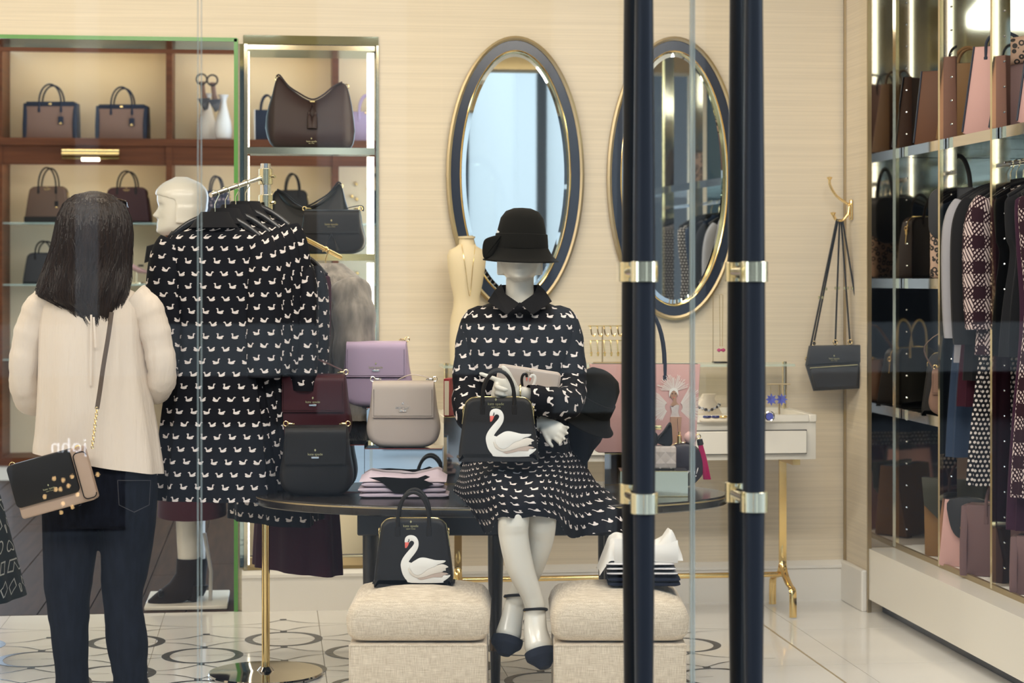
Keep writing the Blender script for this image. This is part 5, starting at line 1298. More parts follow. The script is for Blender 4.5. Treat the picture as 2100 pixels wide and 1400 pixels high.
def ottoman(label, pa, pb, d0):
    a, b = C(pa, 1300, d0), C(pb, 1300, d0); w = (b-a).length; c = (a+b)/2; dep = 0.40
    t = thing('upholstered_ottoman', label, 'ottoman', (c.x+SI*dep/2, c.y+CO*dep/2, 0.001), FC)
    zb0 = 0.298
    bs = obj('base', MB().rbox((0, 0, zb0/2), (w, dep, zb0), 0.008, 2), M_linen, t)
    mb = MB()
    for s in (-1, 1): mb.tube([(s*(w/2-0.004), -dep/2+0.002, 0.0), (s*(w/2-0.004), -dep/2+0.002, zb0-0.008)], 0.0035, 6)
    mb.tube([(-w/2, -dep/2+0.002, zb0-0.006), (w/2, -dep/2+0.002, zb0-0.006)], 0.0035, 6)
    obj('piping', mb, M_linen, bs)
    rings = []; W = w*1.03; D = dep*1.03
    for z, ins in ((0.302, 0.030), (0.306, 0.014), (0.325, 0.0), (0.37, -0.004), (0.395, 0.004), (0.412, 0.016), (0.418, 0.024)):
        rr = 0.035; ring = []
        for cx_, cy_, a0 in ((1, 1, 0), (-1, 1, 90), (-1, -1, 180), (1, -1, 270)):
            for k_ in range(7):
                th = math.radians(a0+90*k_/6)
                ring.append((cx_*(W/2-rr-ins)+rr*math.cos(th), cy_*(D/2-rr-ins)+rr*math.sin(th), z))
        rings.append(ring)
    base_ring = rings[-1]
    for f in (0.86, 0.68, 0.46, 0.22, 0.02):
        rings.append([(x*f, y*f, 0.418+0.030*(1-f**2.4)) for x, y, z in base_ring])
    cu = obj('cushion', MB().loft(rings), M_linen, t)
    obj('cushion_seam', MB().tube([(x*1.002, y*1.002, 0.4165) for x, y, z in base_ring]+[base_ring[0]], 0.0018, 6), M_linen, cu)
    return c, w
ottoman('oatmeal linen ottoman carrying the swan satchel', 715, 998, 5.86)
ottoman('oatmeal linen ottoman carrying folded tees beside the glass door', 1136, 1408, 5.86)
q = C(849, 1190, 6.07); dome_bag('black swan satchel standing on the left ottoman', (q.x, q.y, 0.4485), 160*6.07/FPX, 130*6.07/FPX, 0.10, L_black, FC, 0.085, swan=True, logok=1.5)
# folded tees on the right ottoman
q = C(1318, 1200, 6.05); z0 = 0.448
folded('navy folded knit at the bottom of the right ottoman pile', (q.x, q.y, z0), 0.216, 0.17, 0.028, F_navy2, layers=2, seed=5, cat='knitwear')
for i in range(3):
    folded(['striped tee above the navy knit in the right pile', 'striped tee in the middle of the right pile', 'striped tee right under the crumpled white tee'][i], (q.x-0.006-0.003*i, q.y, z0+0.033+i*0.0142), 0.212-0.004*i, 0.165, 0.011, F_wht if False else M_stripe, layers=1, group='striped tees on the ottoman', seed=8+i, puff=0.001)
wt_ = thing('crumpled_tee', 'white tee crumpled over the striped pile on right ottoman', 'shirt', (q.x-0.01, q.y, z0+0.0765), FC)
kx = 6.05/FPX
rows = []
for j in range(23):
    v = j/22; row = []
    for i in range(45):
        u = i/44; x = (u-0.5)*0.245; y = (v-0.5)*0.15
        e = (min(1, 5*min(v, 1-v)))**0.7*(min(1, 7*min(u, 1-u)+0.1))**0.7
        hgt = 0.042+0.045*math.exp(-((u-0.90)/0.13)**2)+0.016*math.exp(-((u-0.25)/0.2)**2)
        z = e*(hgt+0.020*noise.noise(Vector((x*15+3, y*19, 0.7)))+0.010*abs(noise.noise(Vector((x*38+1, y*33, 4.7)))))
        if u < 0.12: z -= 0.045*(0.12-u)/0.12
        row.append((x+0.012*noise.noise(Vector((x*9, y*9, 9)))*(1-e), y, z+0.001))
    rows.append(row)
obj('cloth', MB().grid(rows), F_wht, wt_)
flp = []
for j in range(12):
    v = j/11; flp.append([((u-0.42)*0.19, -0.072-0.008*math.sin(PI*v)-0.004*math.sin(u*9), 0.062*(1-v)-0.005+0.010*math.sin(u*5+1)*(1-v)+0.03*max(0, u-0.7)*(1-v)) for u in [i/20 for i in range(21)]])
obj('front_fold', MB().grid(flp), F_wht, wt_)

# ================================================================ FIGURES
def fuse(mb, voxel, name, sm=3, decim=None):          # one continuous skin out of closed pieces
    me = mb.mesh(name)
    bm = bmesh.new(); bm.from_mesh(me); bmesh.ops.remove_doubles(bm, verts=bm.verts[:], dist=1e-5)
    bmesh.ops.recalc_face_normals(bm, faces=bm.faces[:]); bm.to_mesh(me); bm.free()
    o = bpy.data.objects.new('fuse_tmp', me); COL.objects.link(o)
    r = o.modifiers.new('r', 'REMESH'); r.mode = 'VOXEL'; r.voxel_size = voxel
    if sm:
        s_ = o.modifiers.new('s', 'SMOOTH'); s_.factor = 0.5; s_.iterations = sm
    if decim:
        d_ = o.modifiers.new('d', 'DECIMATE'); d_.ratio = decim
    dg = bpy.context.evaluated_depsgraph_get(); dg.update()
    out = bpy.data.meshes.new_from_object(o.evaluated_get(dg)); out.name = name
    bpy.data.objects.remove(o); bpy.data.meshes.remove(me)
    return out
def limb(mb, pts, rad, n=18, flat=1.0, k=5, up=None):
    P = smooth_poly([Vector(p) for p in pts], k, False)
    m = len(P)-1; r = []
    for i in range(m+1):
        t = i/m*(len(rad)-1); a = int(min(t, len(rad)-2)); r.append(lerp(rad[a], rad[a+1], t-a))
    q0 = P[0]-(P[1]-P[0]).normalized()*r[0]*0.6; q1 = P[-1]+(P[-1]-P[-2]).normalized()*r[-1]*0.6
    mb.tube([q0]+P+[q1], [r[0]*0.55]+r+[r[-1]*0.5], n, True, flat, up)
    return mb
HEAD_T = [(0.0, (0.10, 0.33, -0.12)), (0.05, (0.185, 0.395, -0.02)), (0.12, (0.245, 0.410, 0.10)), (0.20, (0.275, 0.400, 0.22)), (0.30, (0.300, 0.392, 0.33)), (0.40, (0.315, 0.392, 0.385)), (0.50, (0.325, 0.388, 0.415)), (0.60, (0.33, 0.415, 0.43)), (0.70, (0.328, 0.418, 0.43)), (0.80, (0.303, 0.385, 0.40)), (0.90, (0.233, 0.29, 0.31)), (0.96, (0.15, 0.18, 0.20)), (1.0, (0.03, 0.03, 0.03))]
def head(mb, M, H, n=56, nt_=44, feat=1.0):
    rings = []
    for i in range(nt_+1):
        t = i/nt_; a, f, b = tab(HEAD_T, t); ring = []
        for j in range(n):
            th = 2*PI*j/n; c_, s_ = math.cos(th), math.sin(th)
            x = a*math.copysign(abs(c_)**0.92, c_)
            if s_ < 0:
                y = -f*abs(s_)**0.92
                ax = abs(x)
                g = lambda x0, sx, t0, st: math.exp(-((ax-x0)/sx)**2-((t-t0)/st)**2)
                up = feat*(0.105*math.exp(-(ax/0.045)**2)*(math.exp(-((t-0.335)/0.035)**2) if t < 0.335 else max(0.0, math.exp(-((t-0.335)/0.105)**2)))
                           + 0.030*g(0.055, 0.03, 0.325, 0.03)
                           + 0.030*math.exp(-(ax/0.085)**2)*math.exp(-((t-0.232)/0.016)**2) + 0.030*math.exp(-(ax/0.075)**2)*math.exp(-((t-0.185)/0.018)**2)
                           - 0.018*math.exp(-(ax/0.095)**2)*math.exp(-((t-0.210)/0.008)**2)
                           + 0.026*math.exp(-(ax/0.09)**2)*math.exp(-((t-0.075)/0.05)**2)
                           - 0.042*g(0.135, 0.065, 0.50, 0.045) + 0.018*g(0.135, 0.045, 0.495, 0.022)
                           + 0.020*g(0.15, 0.10, 0.575, 0.03) - 0.015*g(0.16, 0.07, 0.27, 0.06))
                y -= up*abs(s_)**0.5
            else: y = b*abs(s_)**0.92
            ring.append(M @ Vector((x*H, y*H, t*H)))
        rings.append(ring)
    mb.loft(rings)
    for s in (-1, 1):        # ears
        rr = []
        for z, w_, d_ in ((0.34, 0.012, 0.02), (0.36, 0.03, 0.035), (0.42, 0.036, 0.055), (0.48, 0.036, 0.068), (0.52, 0.02, 0.05), (0.535, 0.006, 0.02)):
            rr.append([M @ Vector((s*(0.315+0.012)*H+w_*H*math.cos(u), 0.03*H+d_*H*math.sin(u), z*H)) for u in [2*PI*j/12 for j in range(12)]])
        mb.loft(rr)
    return mb
def hair_shell(mb, M, H, zlow, gap=0.03, cut=0.02, n=56, nt_=26, front=0.74):
    # sculpted bob: follows the skull, opens round the face below the hair line
    rings = []
    for i in range(nt_+1):
        t = zlow+(1.015-zlow)*i/nt_; tt = min(1.0, max(t, 0.30)); a, f, b = tab(HEAD_T, tt); ring = []
        gg = gap+0.015*(1 if t < 0.5 else 0)
        if t > 0.97: a, f, b = a*0.9+0.05, f*0.9+0.05, b*0.9+0.05
        for j in range(n):
            th = 2*PI*j/n; c_, s_ = math.cos(th), math.sin(th)
            x = (a+gg)*c_
            if s_ < 0:
                lim = 0.0 if t < front else (t-front)/(1.0-front)
                y = -(f+gg)*abs(s_) if t > front+0.06 else -min((f+gg)*abs(s_), 0.10+0.9*max(0, t-front+0.06)*4)
            else: y = (b+gg)*s_
            ring.append(M @ Vector((x*H, y*H, t*H)))
        rings.append(ring)
    return mb.loft(rings)
def hand(mb, M, L=0.175, thumb=1, curl=(20, 25, 20), spread=4, thumb_dir=None, fc=None):
    # wrist at origin, fingers along +Z, palm normal -Y, thumb towards +X*thumb
    s = L/0.175
    T = lambda p: M @ (Vector(p)*s)
    rings = []
    for z, w_, d_, x0 in ((-0.012, 0.022, 0.017, 0), (0.0, 0.022, 0.016, 0), (0.02, 0.028, 0.016, 0.001), (0.045, 0.036, 0.0145, 0.002), (0.07, 0.0385, 0.0125, 0.0), (0.086, 0.037, 0.0105, 0.0), (0.094, 0.030, 0.006, 0)):
        rings.append([T((thumb*x0+w_*math.copysign(abs(math.cos(u))**0.8, math.cos(u)), d_*math.sin(u), z)) for u in [2*PI*j/20 for j in range(20)]])
    mb.loft(rings)
    for i, (x, ln, r) in enumerate(((0.028, 0.070, 0.0082), (0.0095, 0.078, 0.0085), (-0.0095, 0.072, 0.0082), (-0.027, 0.056, 0.0072))):
        cu = fc[i] if fc else curl
        x *= thumb; a = math.radians(spread*(1.5-i))*thumb; b = 0.0; p = Vector((x, 0.001, 0.078)); pts = [p.copy()]
        for seg, c_ in zip((0.45, 0.30, 0.25), cu):
            b += math.radians(c_)
            p = p+Vector((math.sin(a)*math.cos(b), -math.sin(b), math.cos(a)*math.cos(b)))*ln*seg
            pts.append(p.copy())
        limb(mb, [T(q) for q in pts], [r*s*1.05, r*s, r*s*0.92, r*s*0.78], 12, 1.0, 4)
    td = thumb_dir or ((0.62, -0.35, 0.70), (0.38, -0.25, 0.89))
    p = Vector((0.022*thumb, -0.004, 0.022)); pts = [p.copy()]
    for d_, ln in zip((td[0], td[0], td[1]), (0.030, 0.026, 0.026)):
        p = p+Vector((d_[0]*thumb, d_[1], d_[2])).normalized()*ln; pts.append(p.copy())
    limb(mb, [T(q) for q in pts], [0.0125*s, 0.0105*s, 0.0095*s, 0.0075*s], 12, 1.0, 4)
    return mb
def frame_to(origin, z_dir, y_dir):       # matrix with local +Z along z_dir, local -Y close to -y_dir
    z = Vector(z_dir).normalized(); y = Vector(y_dir); y = (y-z*y.dot(z)).normalized(); x = y.cross(z)
    m = Matrix((x, y, z)).transposed().to_4x4(); m.translation = Vector(origin); return m
def patch(ctrl, nu, nv):      # smooth surface through a grid of control points
    rows = []
    cols = [smooth_poly([Vector(p) for p in r], nu, False) for r in ctrl]
    out = []
    n = len(cols[0])
    for i in range(n):
        out.append(smooth_poly([c[i] for c in cols], nv, False))
    return [[out[i][j] for i in range(n)] for j in range(len(out[0]))]
def uv_of(rows):
    us = []; v = 0; prev = None; nrow = len(rows[0])
    for r in rows:
        if prev: v += sum((a-b).length for a, b in zip(r, prev))/nrow
        L = [0]
        for i in range(1, nrow): L.append(L[-1]+(r[i]-r[i-1]).length)
        mid = L[-1]/2
        us += [(l-mid, -v) for l in L]; prev = r
    return us
M_fig = mat('mannequin_gloss_white', (0.74, 0.71, 0.63), 0.28, coat=0.25)

# ---------------------------------------------------------------- seated mannequin in the swan dress
sb = C(1066, 960, 6.5); base = Vector((sb.x, sb.y, ZT+0.001))
mn = thing('seated_mannequin', 'white mannequin in black cloche and swan print dress sitting on table', 'mannequin', base, 0.0)
def W2L(mb): return mb.xf(Matrix.Translation(-base))
D0 = 6.47
mb = MB()
H1 = 134*D0/FPX
ch = C(1066, 576, D0); Mh1 = Matrix.Translation(ch+Vector((0, 0, 0.0))) @ Matrix.Rotation(FC-0.05, 4, 'Z')
Mh1 = Mh1 @ Matrix.Translation((0, 0.0, 0))
head(mb, Mh1, H1); hair_shell(mb, Mh1, H1, 0.09, 0.035)
limb(mb, [C(1066, 545, D0+0.03), C(1066, 590, D0+0.03), C(1066, 630, D0+0.04), C(1066, 655, D0+0.05)], [0.046, 0.046, 0.05, 0.075])
def trunk(mb, table, rotz=FC):
    rings = []
    for px, py, d, a, b in table:
        c = C(px, py, d)
        rings.append([c+Matrix.Rotation(rotz, 3, 'Z') @ Vector((a*math.cos(u), b*math.sin(u), 0)) for u in [2*PI*j/28 for j in range(28)]])
    return mb.loft(rings)
trunk(mb, [(1066, 622, 6.53, 0.06, 0.05), (1066, 640, 6.52, 0.15, 0.075), (1066, 680, 6.50, 0.165, 0.10), (1066, 740, 6.48, 0.155, 0.11), (1066, 830, 6.5, 0.115, 0.085), (1066, 900, 6.52, 0.15, 0.11), (1066, 950, 6.52, 0.17, 0.13), (1066, 985, 6.52, 0.16, 0.12)])
zt0 = ZT+0.060
def PZ(px, d, z): q = C(px, 570, d); return Vector((q.x, q.y, z))
# legs: the left one in the picture crosses in front
legA = [PZ(1012, 6.50, zt0), PZ(1028, 6.25, zt0+0.01), C(1052, 1048, 6.00), C(1053, 1095, 5.985), C(1066, 1160, 6.0), C(1091, 1222, 6.02), C(1098, 1250, 6.03)]
legB = [PZ(1120, 6.50, zt0), PZ(1116, 6.28, zt0+0.01), C(1112, 1052, 6.05), C(1108, 1100, 6.06), C(1090, 1160, 6.10), C(1068, 1210, 6.12), C(1058, 1235, 6.12)]
for L_, w_ in ((legA, 1.0), (legB, 0.94)):
    limb(mb, L_, [0.062, 0.056, 0.048*w_, 0.0455*w_, 0.042*w_, 0.031, 0.031], 22, 1.0, 6)
footA = [C(1098, 1245, 6.035), C(1098, 1290, 6.01), C(1105, 1325, 5.985), C(1112, 1348, 5.965)]
footB = [C(1058, 1228, 6.125), C(1050, 1268, 6.10), C(1043, 1300, 6.08), C(1038, 1322, 6.06)]
limb(mb, footA, [0.031, 0.036, 0.044, 0.026], 20, 0.75, 6, up=(1, 0, 0)); limb(mb, footB, [0.030, 0.034, 0.040, 0.024], 20, 0.75, 6, up=(1, 0, 0))
# arms
armL = [C(1155, 672, 6.50), C(1164, 720, 6.48), C(1168, 812, 6.42), C(1130, 820, 6.27), C(1066, 806, 6.20)]
armR = [C(977, 672, 6.50), C(964, 740, 6.48), C(964, 850, 6.40), C(1030, 872, 6.28), C(1106, 868, 6.25)]
for A_ in (armL, armR): limb(mb, A_, [0.034, 0.036, 0.034, 0.029, 0.022], 16, 1.0, 6)
# hand on the bag handle: fingers point left, thumb up
Mhd = frame_to(C(1062, 806, 6.19), C(985, 790, 6.13)-C(1062, 806, 6.19), Vector((-0.1, 1, 0.10)))
hand(mb, Mhd, 0.165, 1, fc=[(-5, -6, -6), (55, 60, 40), (65, 65, 45), (70, 65, 45)], spread=5, thumb_dir=((0.70, -0.10, 0.70), (0.55, 0.10, 0.83)))
Mhd2 = frame_to(C(1110, 864, 6.24), C(1165, 898, 6.20)-C(1110, 864, 6.24), Vector((0.25, 1, -0.2)))
hand(mb, Mhd2, 0.140, 1, curl=(22, 25, 18), spread=6, thumb_dir=((0.5, 0.1, 0.8), (0.3, 0.2, 0.9)))
obj('body', fuse(W2L(mb), 0.0042, 'body', 4), M_fig, mn)
# cloche hat
hc = C(1068, 535, D0-0.01)
hat_root = obj('hat', MB().lathe([(0.07, 0.10), (0.075, 0.09), (0.07, 0.08)], 24, hc-base), M_felt, mn)
cloche(hat_root, Matrix.Translation(hc-base) @ Matrix.Rotation(FC, 4, 'Z') @ Matrix.Rotation(0.03, 4, 'Y'), 0.0805)
# dress: bodice with sleeves, collar, buttons, skirt
M_dress2 = M_dress
def soft_ring(px, py, d, a, b, amp=0.0, nf=7, ph=0.0, n=72, pw=0.9):
    c = C(px, py, d); Rz = Matrix.Rotation(FC, 3, 'Z'); out = []
    for j in range(n):
        u = 2*PI*(j/n)+PI/2; f = 1+amp*math.sin(nf*u+ph)+0.5*amp*math.sin(2.3*nf*u+ph*1.7)
        c_, s_ = math.cos(u), math.sin(u)
        out.append(c+Rz @ Vector((a*f*math.copysign(abs(c_)**pw, c_), b*f*math.copysign(abs(s_)**pw, s_), 0)))
    return out
k5 = 6.5/FPX
BT = [(612, (6.53, 38, 0.055, 0)), (622, (6.53, 62, 0.068, 0)), (632, (6.52, 92, 0.082, 0)), (646, (6.51, 112, 0.098, 0)), (670, (6.50, 121, 0.118, 0.008)), (720, (6.49, 117, 0.130, 0.014)), (780, (6.49, 106, 0.125, 0.02)), (850, (6.50, 96, 0.115, 0.03)), (900, (6.51, 100, 0.122, 0.035)), (950, (6.52, 112, 0.135, 0.03))]
rings = []
for i in range(30):
    py = 612+(950-612)*i/29; d, a, b, am = tab(BT, py)
    rings.append(soft_ring(1064, py, d, a*k5, b, am, 8, 1.0))
dr = obj('dress', W2L(MB().loft(rings, True, False)), M_dress2, mn, label='black crepe dress printed with small white swans')
for nm, P, rad in (('sleeve', [C(1098, 668, 6.52), C(1150, 662, 6.505), C(1166, 715, 6.47), C(1170, 790, 6.41), C(1162, 826, 6.30), C(1130, 825, 6.22), C(1080, 818, 6.195)], [0.052, 0.054, 0.051, 0.052, 0.052, 0.049, 0.046]),
                   ('sleeve', [C(1034, 668, 6.52), C(980, 662, 6.505), C(964, 725, 6.47), C(961, 800, 6.42), C(968, 850, 6.34), C(1022, 876, 6.27), C(1104, 876, 6.25)], [0.052, 0.052, 0.050, 0.052, 0.054, 0.051, 0.046])):
    Ps = smooth_poly(P, 7, False); m_ = len(Ps)-1; rr = []
    for i in range(m_+1):
        t_ = i/m_*(len(rad)-1); a_ = int(min(t_, len(rad)-2)); rr.append(lerp(rad[a_], rad[a_+1], t_-a_)*(1+0.035*math.sin(i*1.15)))
    obj(nm, W2L(MB().tube(Ps, rr, 26, False, 1.0)), M_dress2, dr)
# collar wings
F_col = fabric('collar_black', (0.008, 0.008, 0.010), 0.75)
for s in (-1, 1):
    P = [(1066+s*30, 602, 6.455), (1066+s*38, 582, 6.50), (1066+s*52, 596, 6.50), (1066+s*66, 618, 6.44), (1066+s*26, 645, 6.355), (1066+s*1, 622, 6.37)]
    fr = [C(*p)-base for p in P]; bk = [v+Vector((0, 0.006, 0)) for v in fr]
    n_ = len(P)
    obj('collar', MB().add(fr+bk, [tuple(range(n_)), tuple(range(2*n_-1, n_-1, -1))]+[(i, (i+1) % n_, n_+(i+1) % n_, n_+i) for i in range(n_)]), F_col, dr, False)
obj('collar_stand', W2L(MB().loft([soft_ring(1066, 582, 6.515, 0.062, 0.058), soft_ring(1066, 600, 6.51, 0.068, 0.064), soft_ring(1066, 622, 6.50, 0.088, 0.08)], True, False)), F_col, dr) if False else None
rg = []
for py, a, b in ((584, 0.058, 0.055), (602, 0.066, 0.064), (622, 0.088, 0.082)):
    full = soft_ring(1066, py, 6.515, a, b, n=72); rg.append([p for j, p in enumerate(full) if not 20 < j < 52])
obj('collar_stand', W2L(MB().loft(rg, False, False)), F_col, dr)
for py in (624, 645, 682, 720, 750):
    q = C(1066, py, 6.372-0.0002*(py-624) if py > 630 else 6.366)
    obj('button', MB().lathe([(0.0, -0.004), (0.006, -0.003), (0.0065, 0.0), (0.0, 0.001)], 12, q-base, Matrix.Rotation(-PI/2, 3, 'X')), F_col, dr)
# skirt over lap and knees
SK = [
 [(962, 925, 6.60), (985, 925, 6.46), (1020, 922, 6.40), (1066, 922, 6.38), (1112, 922, 6.40), (1150, 922, 6.46), (1172, 920, 6.60)],
 [(948, 955, 6.62), (972, 952, 6.36), (1015, 948, 6.26), (1066, 952, 6.24), (1115, 948, 6.27), (1160, 946, 6.38), (1196, 945, 6.62)],
 [(938, 985, 6.62), (965, 985, 6.28), (1010, 972, 6.10), (1066, 978, 6.08), (1118, 972, 6.12), (1172, 980, 6.32), (1222, 985, 6.60)],
 [(930, 1008, 6.58), (968, 1015, 6.22), (1018, 1005, 5.975), (1066, 1010, 5.97), (1122, 1004, 6.00), (1180, 1020, 6.26), (1252, 1010, 6.50)],
 [(948, 1026, 6.40), (985, 1055, 6.16), (1024, 1038, 5.945), (1066, 1036, 5.935), (1126, 1034, 5.97), (1188, 1060, 6.20), (1276, 1040, 6.36)],
 [(975, 1056, 6.22), (1000, 1096, 6.12), (1022, 1064, 5.945), (1068, 1062, 5.935), (1136, 1062, 5.97), (1172, 1100, 6.16), (1280, 1086, 6.28)],
]
rows = patch([[C(*p) for p in r] for r in SK], 12, 6)
nr, nc = len(rows), len(rows[0])
R2 = []
for j, r in enumerate(rows):
    v = j/(nr-1); rr = []
    for i, p in enumerate(r):
        u = i/(nc-1); side = abs(u-0.5)*2
        am = 0.012*v*(0.35+side)
        rr.append(p+Vector((0, -am*math.sin(u*34)-0.5*am*math.sin(u*61+1), 0.35*am*math.sin(u*34+1.2)))-base)
    R2.append(rr)
obj('skirt', MB().grid(R2, uv_of(R2)), M_dress2, dr)
# back of the skirt lying on the table
SB = [[(1172, 920, 6.60), (1100, 930, 6.68), (1020, 930, 6.68), (962, 925, 6.60)], [(1200, 950, 6.66), (1110, 960, 6.76), (1010, 960, 6.76), (942, 955, 6.64)]]
rows = patch([[C(*p)-base for p in r] for r in SB], 8, 5); obj('skirt_back', MB().grid(rows, uv_of(rows)), M_dress2, dr)
# shoes
F_shoe = fabric('navy_suede', (0.018, 0.022, 0.035), 0.8)
for foot, ank in ((footA, C(1098, 1250, 6.03)), (footB, C(1058, 1222, 6.12))):
    sh_ = None
    P = [foot[-1]+(foot[-2]-foot[-1])*1.15, foot[-2]*0.35+foot[-1]*0.65, foot[-1], foot[-1]+(foot[-1]-foot[-2])*0.28]
    mb = MB(); limb(mb, [p+Vector((0, 0.004, -0.002)) for p in P], [0.0475, 0.049, 0.047, 0.036], 22, 0.72, 6, up=(1, 0, 0))
    # open the vamp: keep only the lower shell
    ax = (foot[-1]-foot[-2]).normalized()
    vam = foot[-2]*0.55+foot[-1]*0.45
    sh_ = obj('pump', W2L(mb), F_shoe, mn)
    me = sh_.data; bm = bmesh.new(); bm.from_mesh(me)
    kill = [f for f in bm.faces if (f.calc_center_median()+base-vam).dot(ax)-0.22*((f.calc_center_median()+base-vam).y*6)*0.1 < 0]
    bmesh.ops.delete(bm, geom=kill, context='FACES'); bm.to_mesh(me); bm.free()
    # sole, counter, heel behind the foot
    hl = foot[0]+Vector((0.0, 0.075, -0.055))
    obj('counter', W2L(limb(MB(), [vam+Vector((0, 0.034, -0.01)), foot[1]+Vector((0, 0.05, -0.03)), hl], [0.026, 0.024, 0.028], 14, 0.7, 4, up=(1, 0, 0))), F_shoe, sh_)
    obj('heel', W2L(MB().tube([hl, hl+Vector((0.0, 0.012, -0.05)), hl+Vector((0, 0.01, -0.10))], [0.020, 0.011, 0.007], 10)), F_shoe, sh_)
    mb = MB(); torus(mb, (0, 0, 0), 0.034, 0.0045, Matrix.Rotation(PI/2-0.25, 3, 'X'), 28)
    obj('ankle_strap', mb.xf(Matrix.Translation(ank-base)), fabric('strap_black', (0.012, 0.012, 0.014), 0.5), sh_)
    obj('buckle', MB().rbox(ank-base+Vector((-0.033, -0.002, 0.0)), (0.006, 0.012, 0.012), 0.002, 1), M_sbuck, sh_)
# gold bangle on the wrist that holds the bag
mb = MB(); torus(mb, (0, 0, 0), 0.027, 0.0026, Matrix.Rotation(PI/2-0.1, 3, 'Z'), 24); bg_ = obj('gold_bangle', mb, M_sbuck); bg_.location = C(1067, 806, 6.195)
tag(bg_, 'thin gold bangle on the wrist of seated mannequin', 'bracelet')
# swan satchel in her hand and the tablet sleeve under her arm
q = C(1022, 936, 6.13); dome_bag('black swan satchel held by the seated mannequin', (q.x, q.y, q.z), 163*6.1/FPX, 122*6.1/FPX, 0.10, L_black, FC+0.02, 0.085, swan=True, logok=1.6)
q = C(1082, 788, 6.315); tl = thing('tablet_sleeve', 'greige zip sleeve with two swan heads tucked under her arm', 'tablet sleeve', q, 0, rot=(math.radians(8), math.radians(8.5), FC))
ks = 6.315/FPX
obj('body', MB().prism([(x, z-0.08) for x, z in rect_round(126*ks, 0.13, 0.012)], -0.008, 0.008, 0.005, 3), L_grey, tl)
obj('edge', MB().tube([(x, 0, z-0.08) for x, z in rect_round(126*ks, 0.13, 0.012)]+[(63*ks, 0, 0.038)], 0.0035, 6), L_cream, tl)
for s, m_ in ((-1, L_black), (1, L_white)):
    nk_ = [Vector(p) for p in ((s*0.016, -0.0085, -0.006), (s*0.021, -0.0085, 0.016), (s*0.018, -0.0085, 0.031), (s*0.009, -0.0085, 0.033), (s*0.006, -0.0085, 0.025))]
    n_ = obj('swan_head', MB().tube(smooth_poly(nk_, 4, False), 0.0042, 8, True, 0.35, up=(1, 0, 0)), m_, tl)
    obj('beak', MB().prism([(s*0.008, 0.023), (s*0.003, 0.022), (s*0.0045, 0.011)], -0.0100, -0.008), L_coral, n_, False)
logo(tl, 0.0, -0.0085, 0.040, 0.8, M_sbuck)

# ---------------------------------------------------------------- shopper seen from behind
wb = C(190, 1426, 6.57); basew = Vector((wb.x, wb.y, 0.0005))
wm = thing('person', 'shopper from behind in cream blouse and dark jeans with crossbody bag', 'person', basew, 0.0)
DW = 6.57; kw = DW/FPX
def LW(mb): return mb.xf(Matrix.Translation(-basew))
def EW(px, py, d, a, b, n=40, amp=0.0, nf=6, ph=0.0):
    c = C(px, py, d); Rz = Matrix.Rotation(FC, 3, 'Z'); out = []
    for j in range(n):
        u = 2*PI*j/n; f = 1+amp*math.sin(nf*u+ph)
        out.append(c+Rz @ Vector((a*kw*f*math.cos(u), b*f*math.sin(u), 0)))
    return out
mb = MB()
Mw = Matrix.Translation(C(196, 548, DW)) @ Matrix.Rotation(FC+PI+0.25, 4, 'Z')
head(mb, Mw, 140*kw, 40, 30)
limb(mb, [C(194, 535, DW+0.01), C(192, 580, DW+0.01), C(190, 610, DW)], [0.055, 0.055, 0.07])
mb.loft([EW(190, 598, DW, 40, 0.05), EW(190, 612, DW, 92, 0.075), EW(190, 660, DW, 104, 0.10), EW(192, 780, DW, 90, 0.095), EW(196, 860, DW, 86, 0.09), EW(200, 930, DW, 100, 0.11), EW(202, 1010, DW, 102, 0.11), EW(203, 1040, DW, 96, 0.10)])
for P in ([C(97, 622, DW), C(72, 700, DW), C(60, 790, DW+0.02), C(85, 830, DW+0.13), C(105, 835, DW+0.20)], [C(285, 622, DW), C(312, 700, DW), C(328, 775, DW+0.02), C(300, 805, DW+0.13), C(280, 800, DW+0.20)]):
    limb(mb, P, [0.042, 0.034, 0.028, 0.026, 0.022], 14)
    Mx = frame_to(P[-1], P[-1]-P[-2], Vector((0, 0, 1))); hand(mb, Mx, 0.16, 1 if P[0].x > 0 else -1, curl=(30, 35, 25))
legs = ([C(146, 1010, DW), C(142, 1130, DW-0.01), C(140, 1220, DW), C(140, 1330, DW+0.02), C(144, 1400, DW+0.02)], [C(260, 1010, DW), C(258, 1130, DW), C(252, 1220, DW), C(258, 1330, DW+0.02), C(266, 1400, DW+0.02)])
for P in legs: limb(mb, P, [0.075, 0.064, 0.044, 0.034, 0.028], 18)
for px in (146, 268):
    limb(mb, [C(px, 1398, DW+0.02), C(px, 1414, DW-0.01), C(px, 1418, DW+0.10)], [0.028, 0.022, 0.020], 12)
M_skin = mat('skin', (0.52, 0.31, 0.21), 0.5)
obj('body', fuse(LW(mb), 0.006, 'body', 3), M_skin, wm)
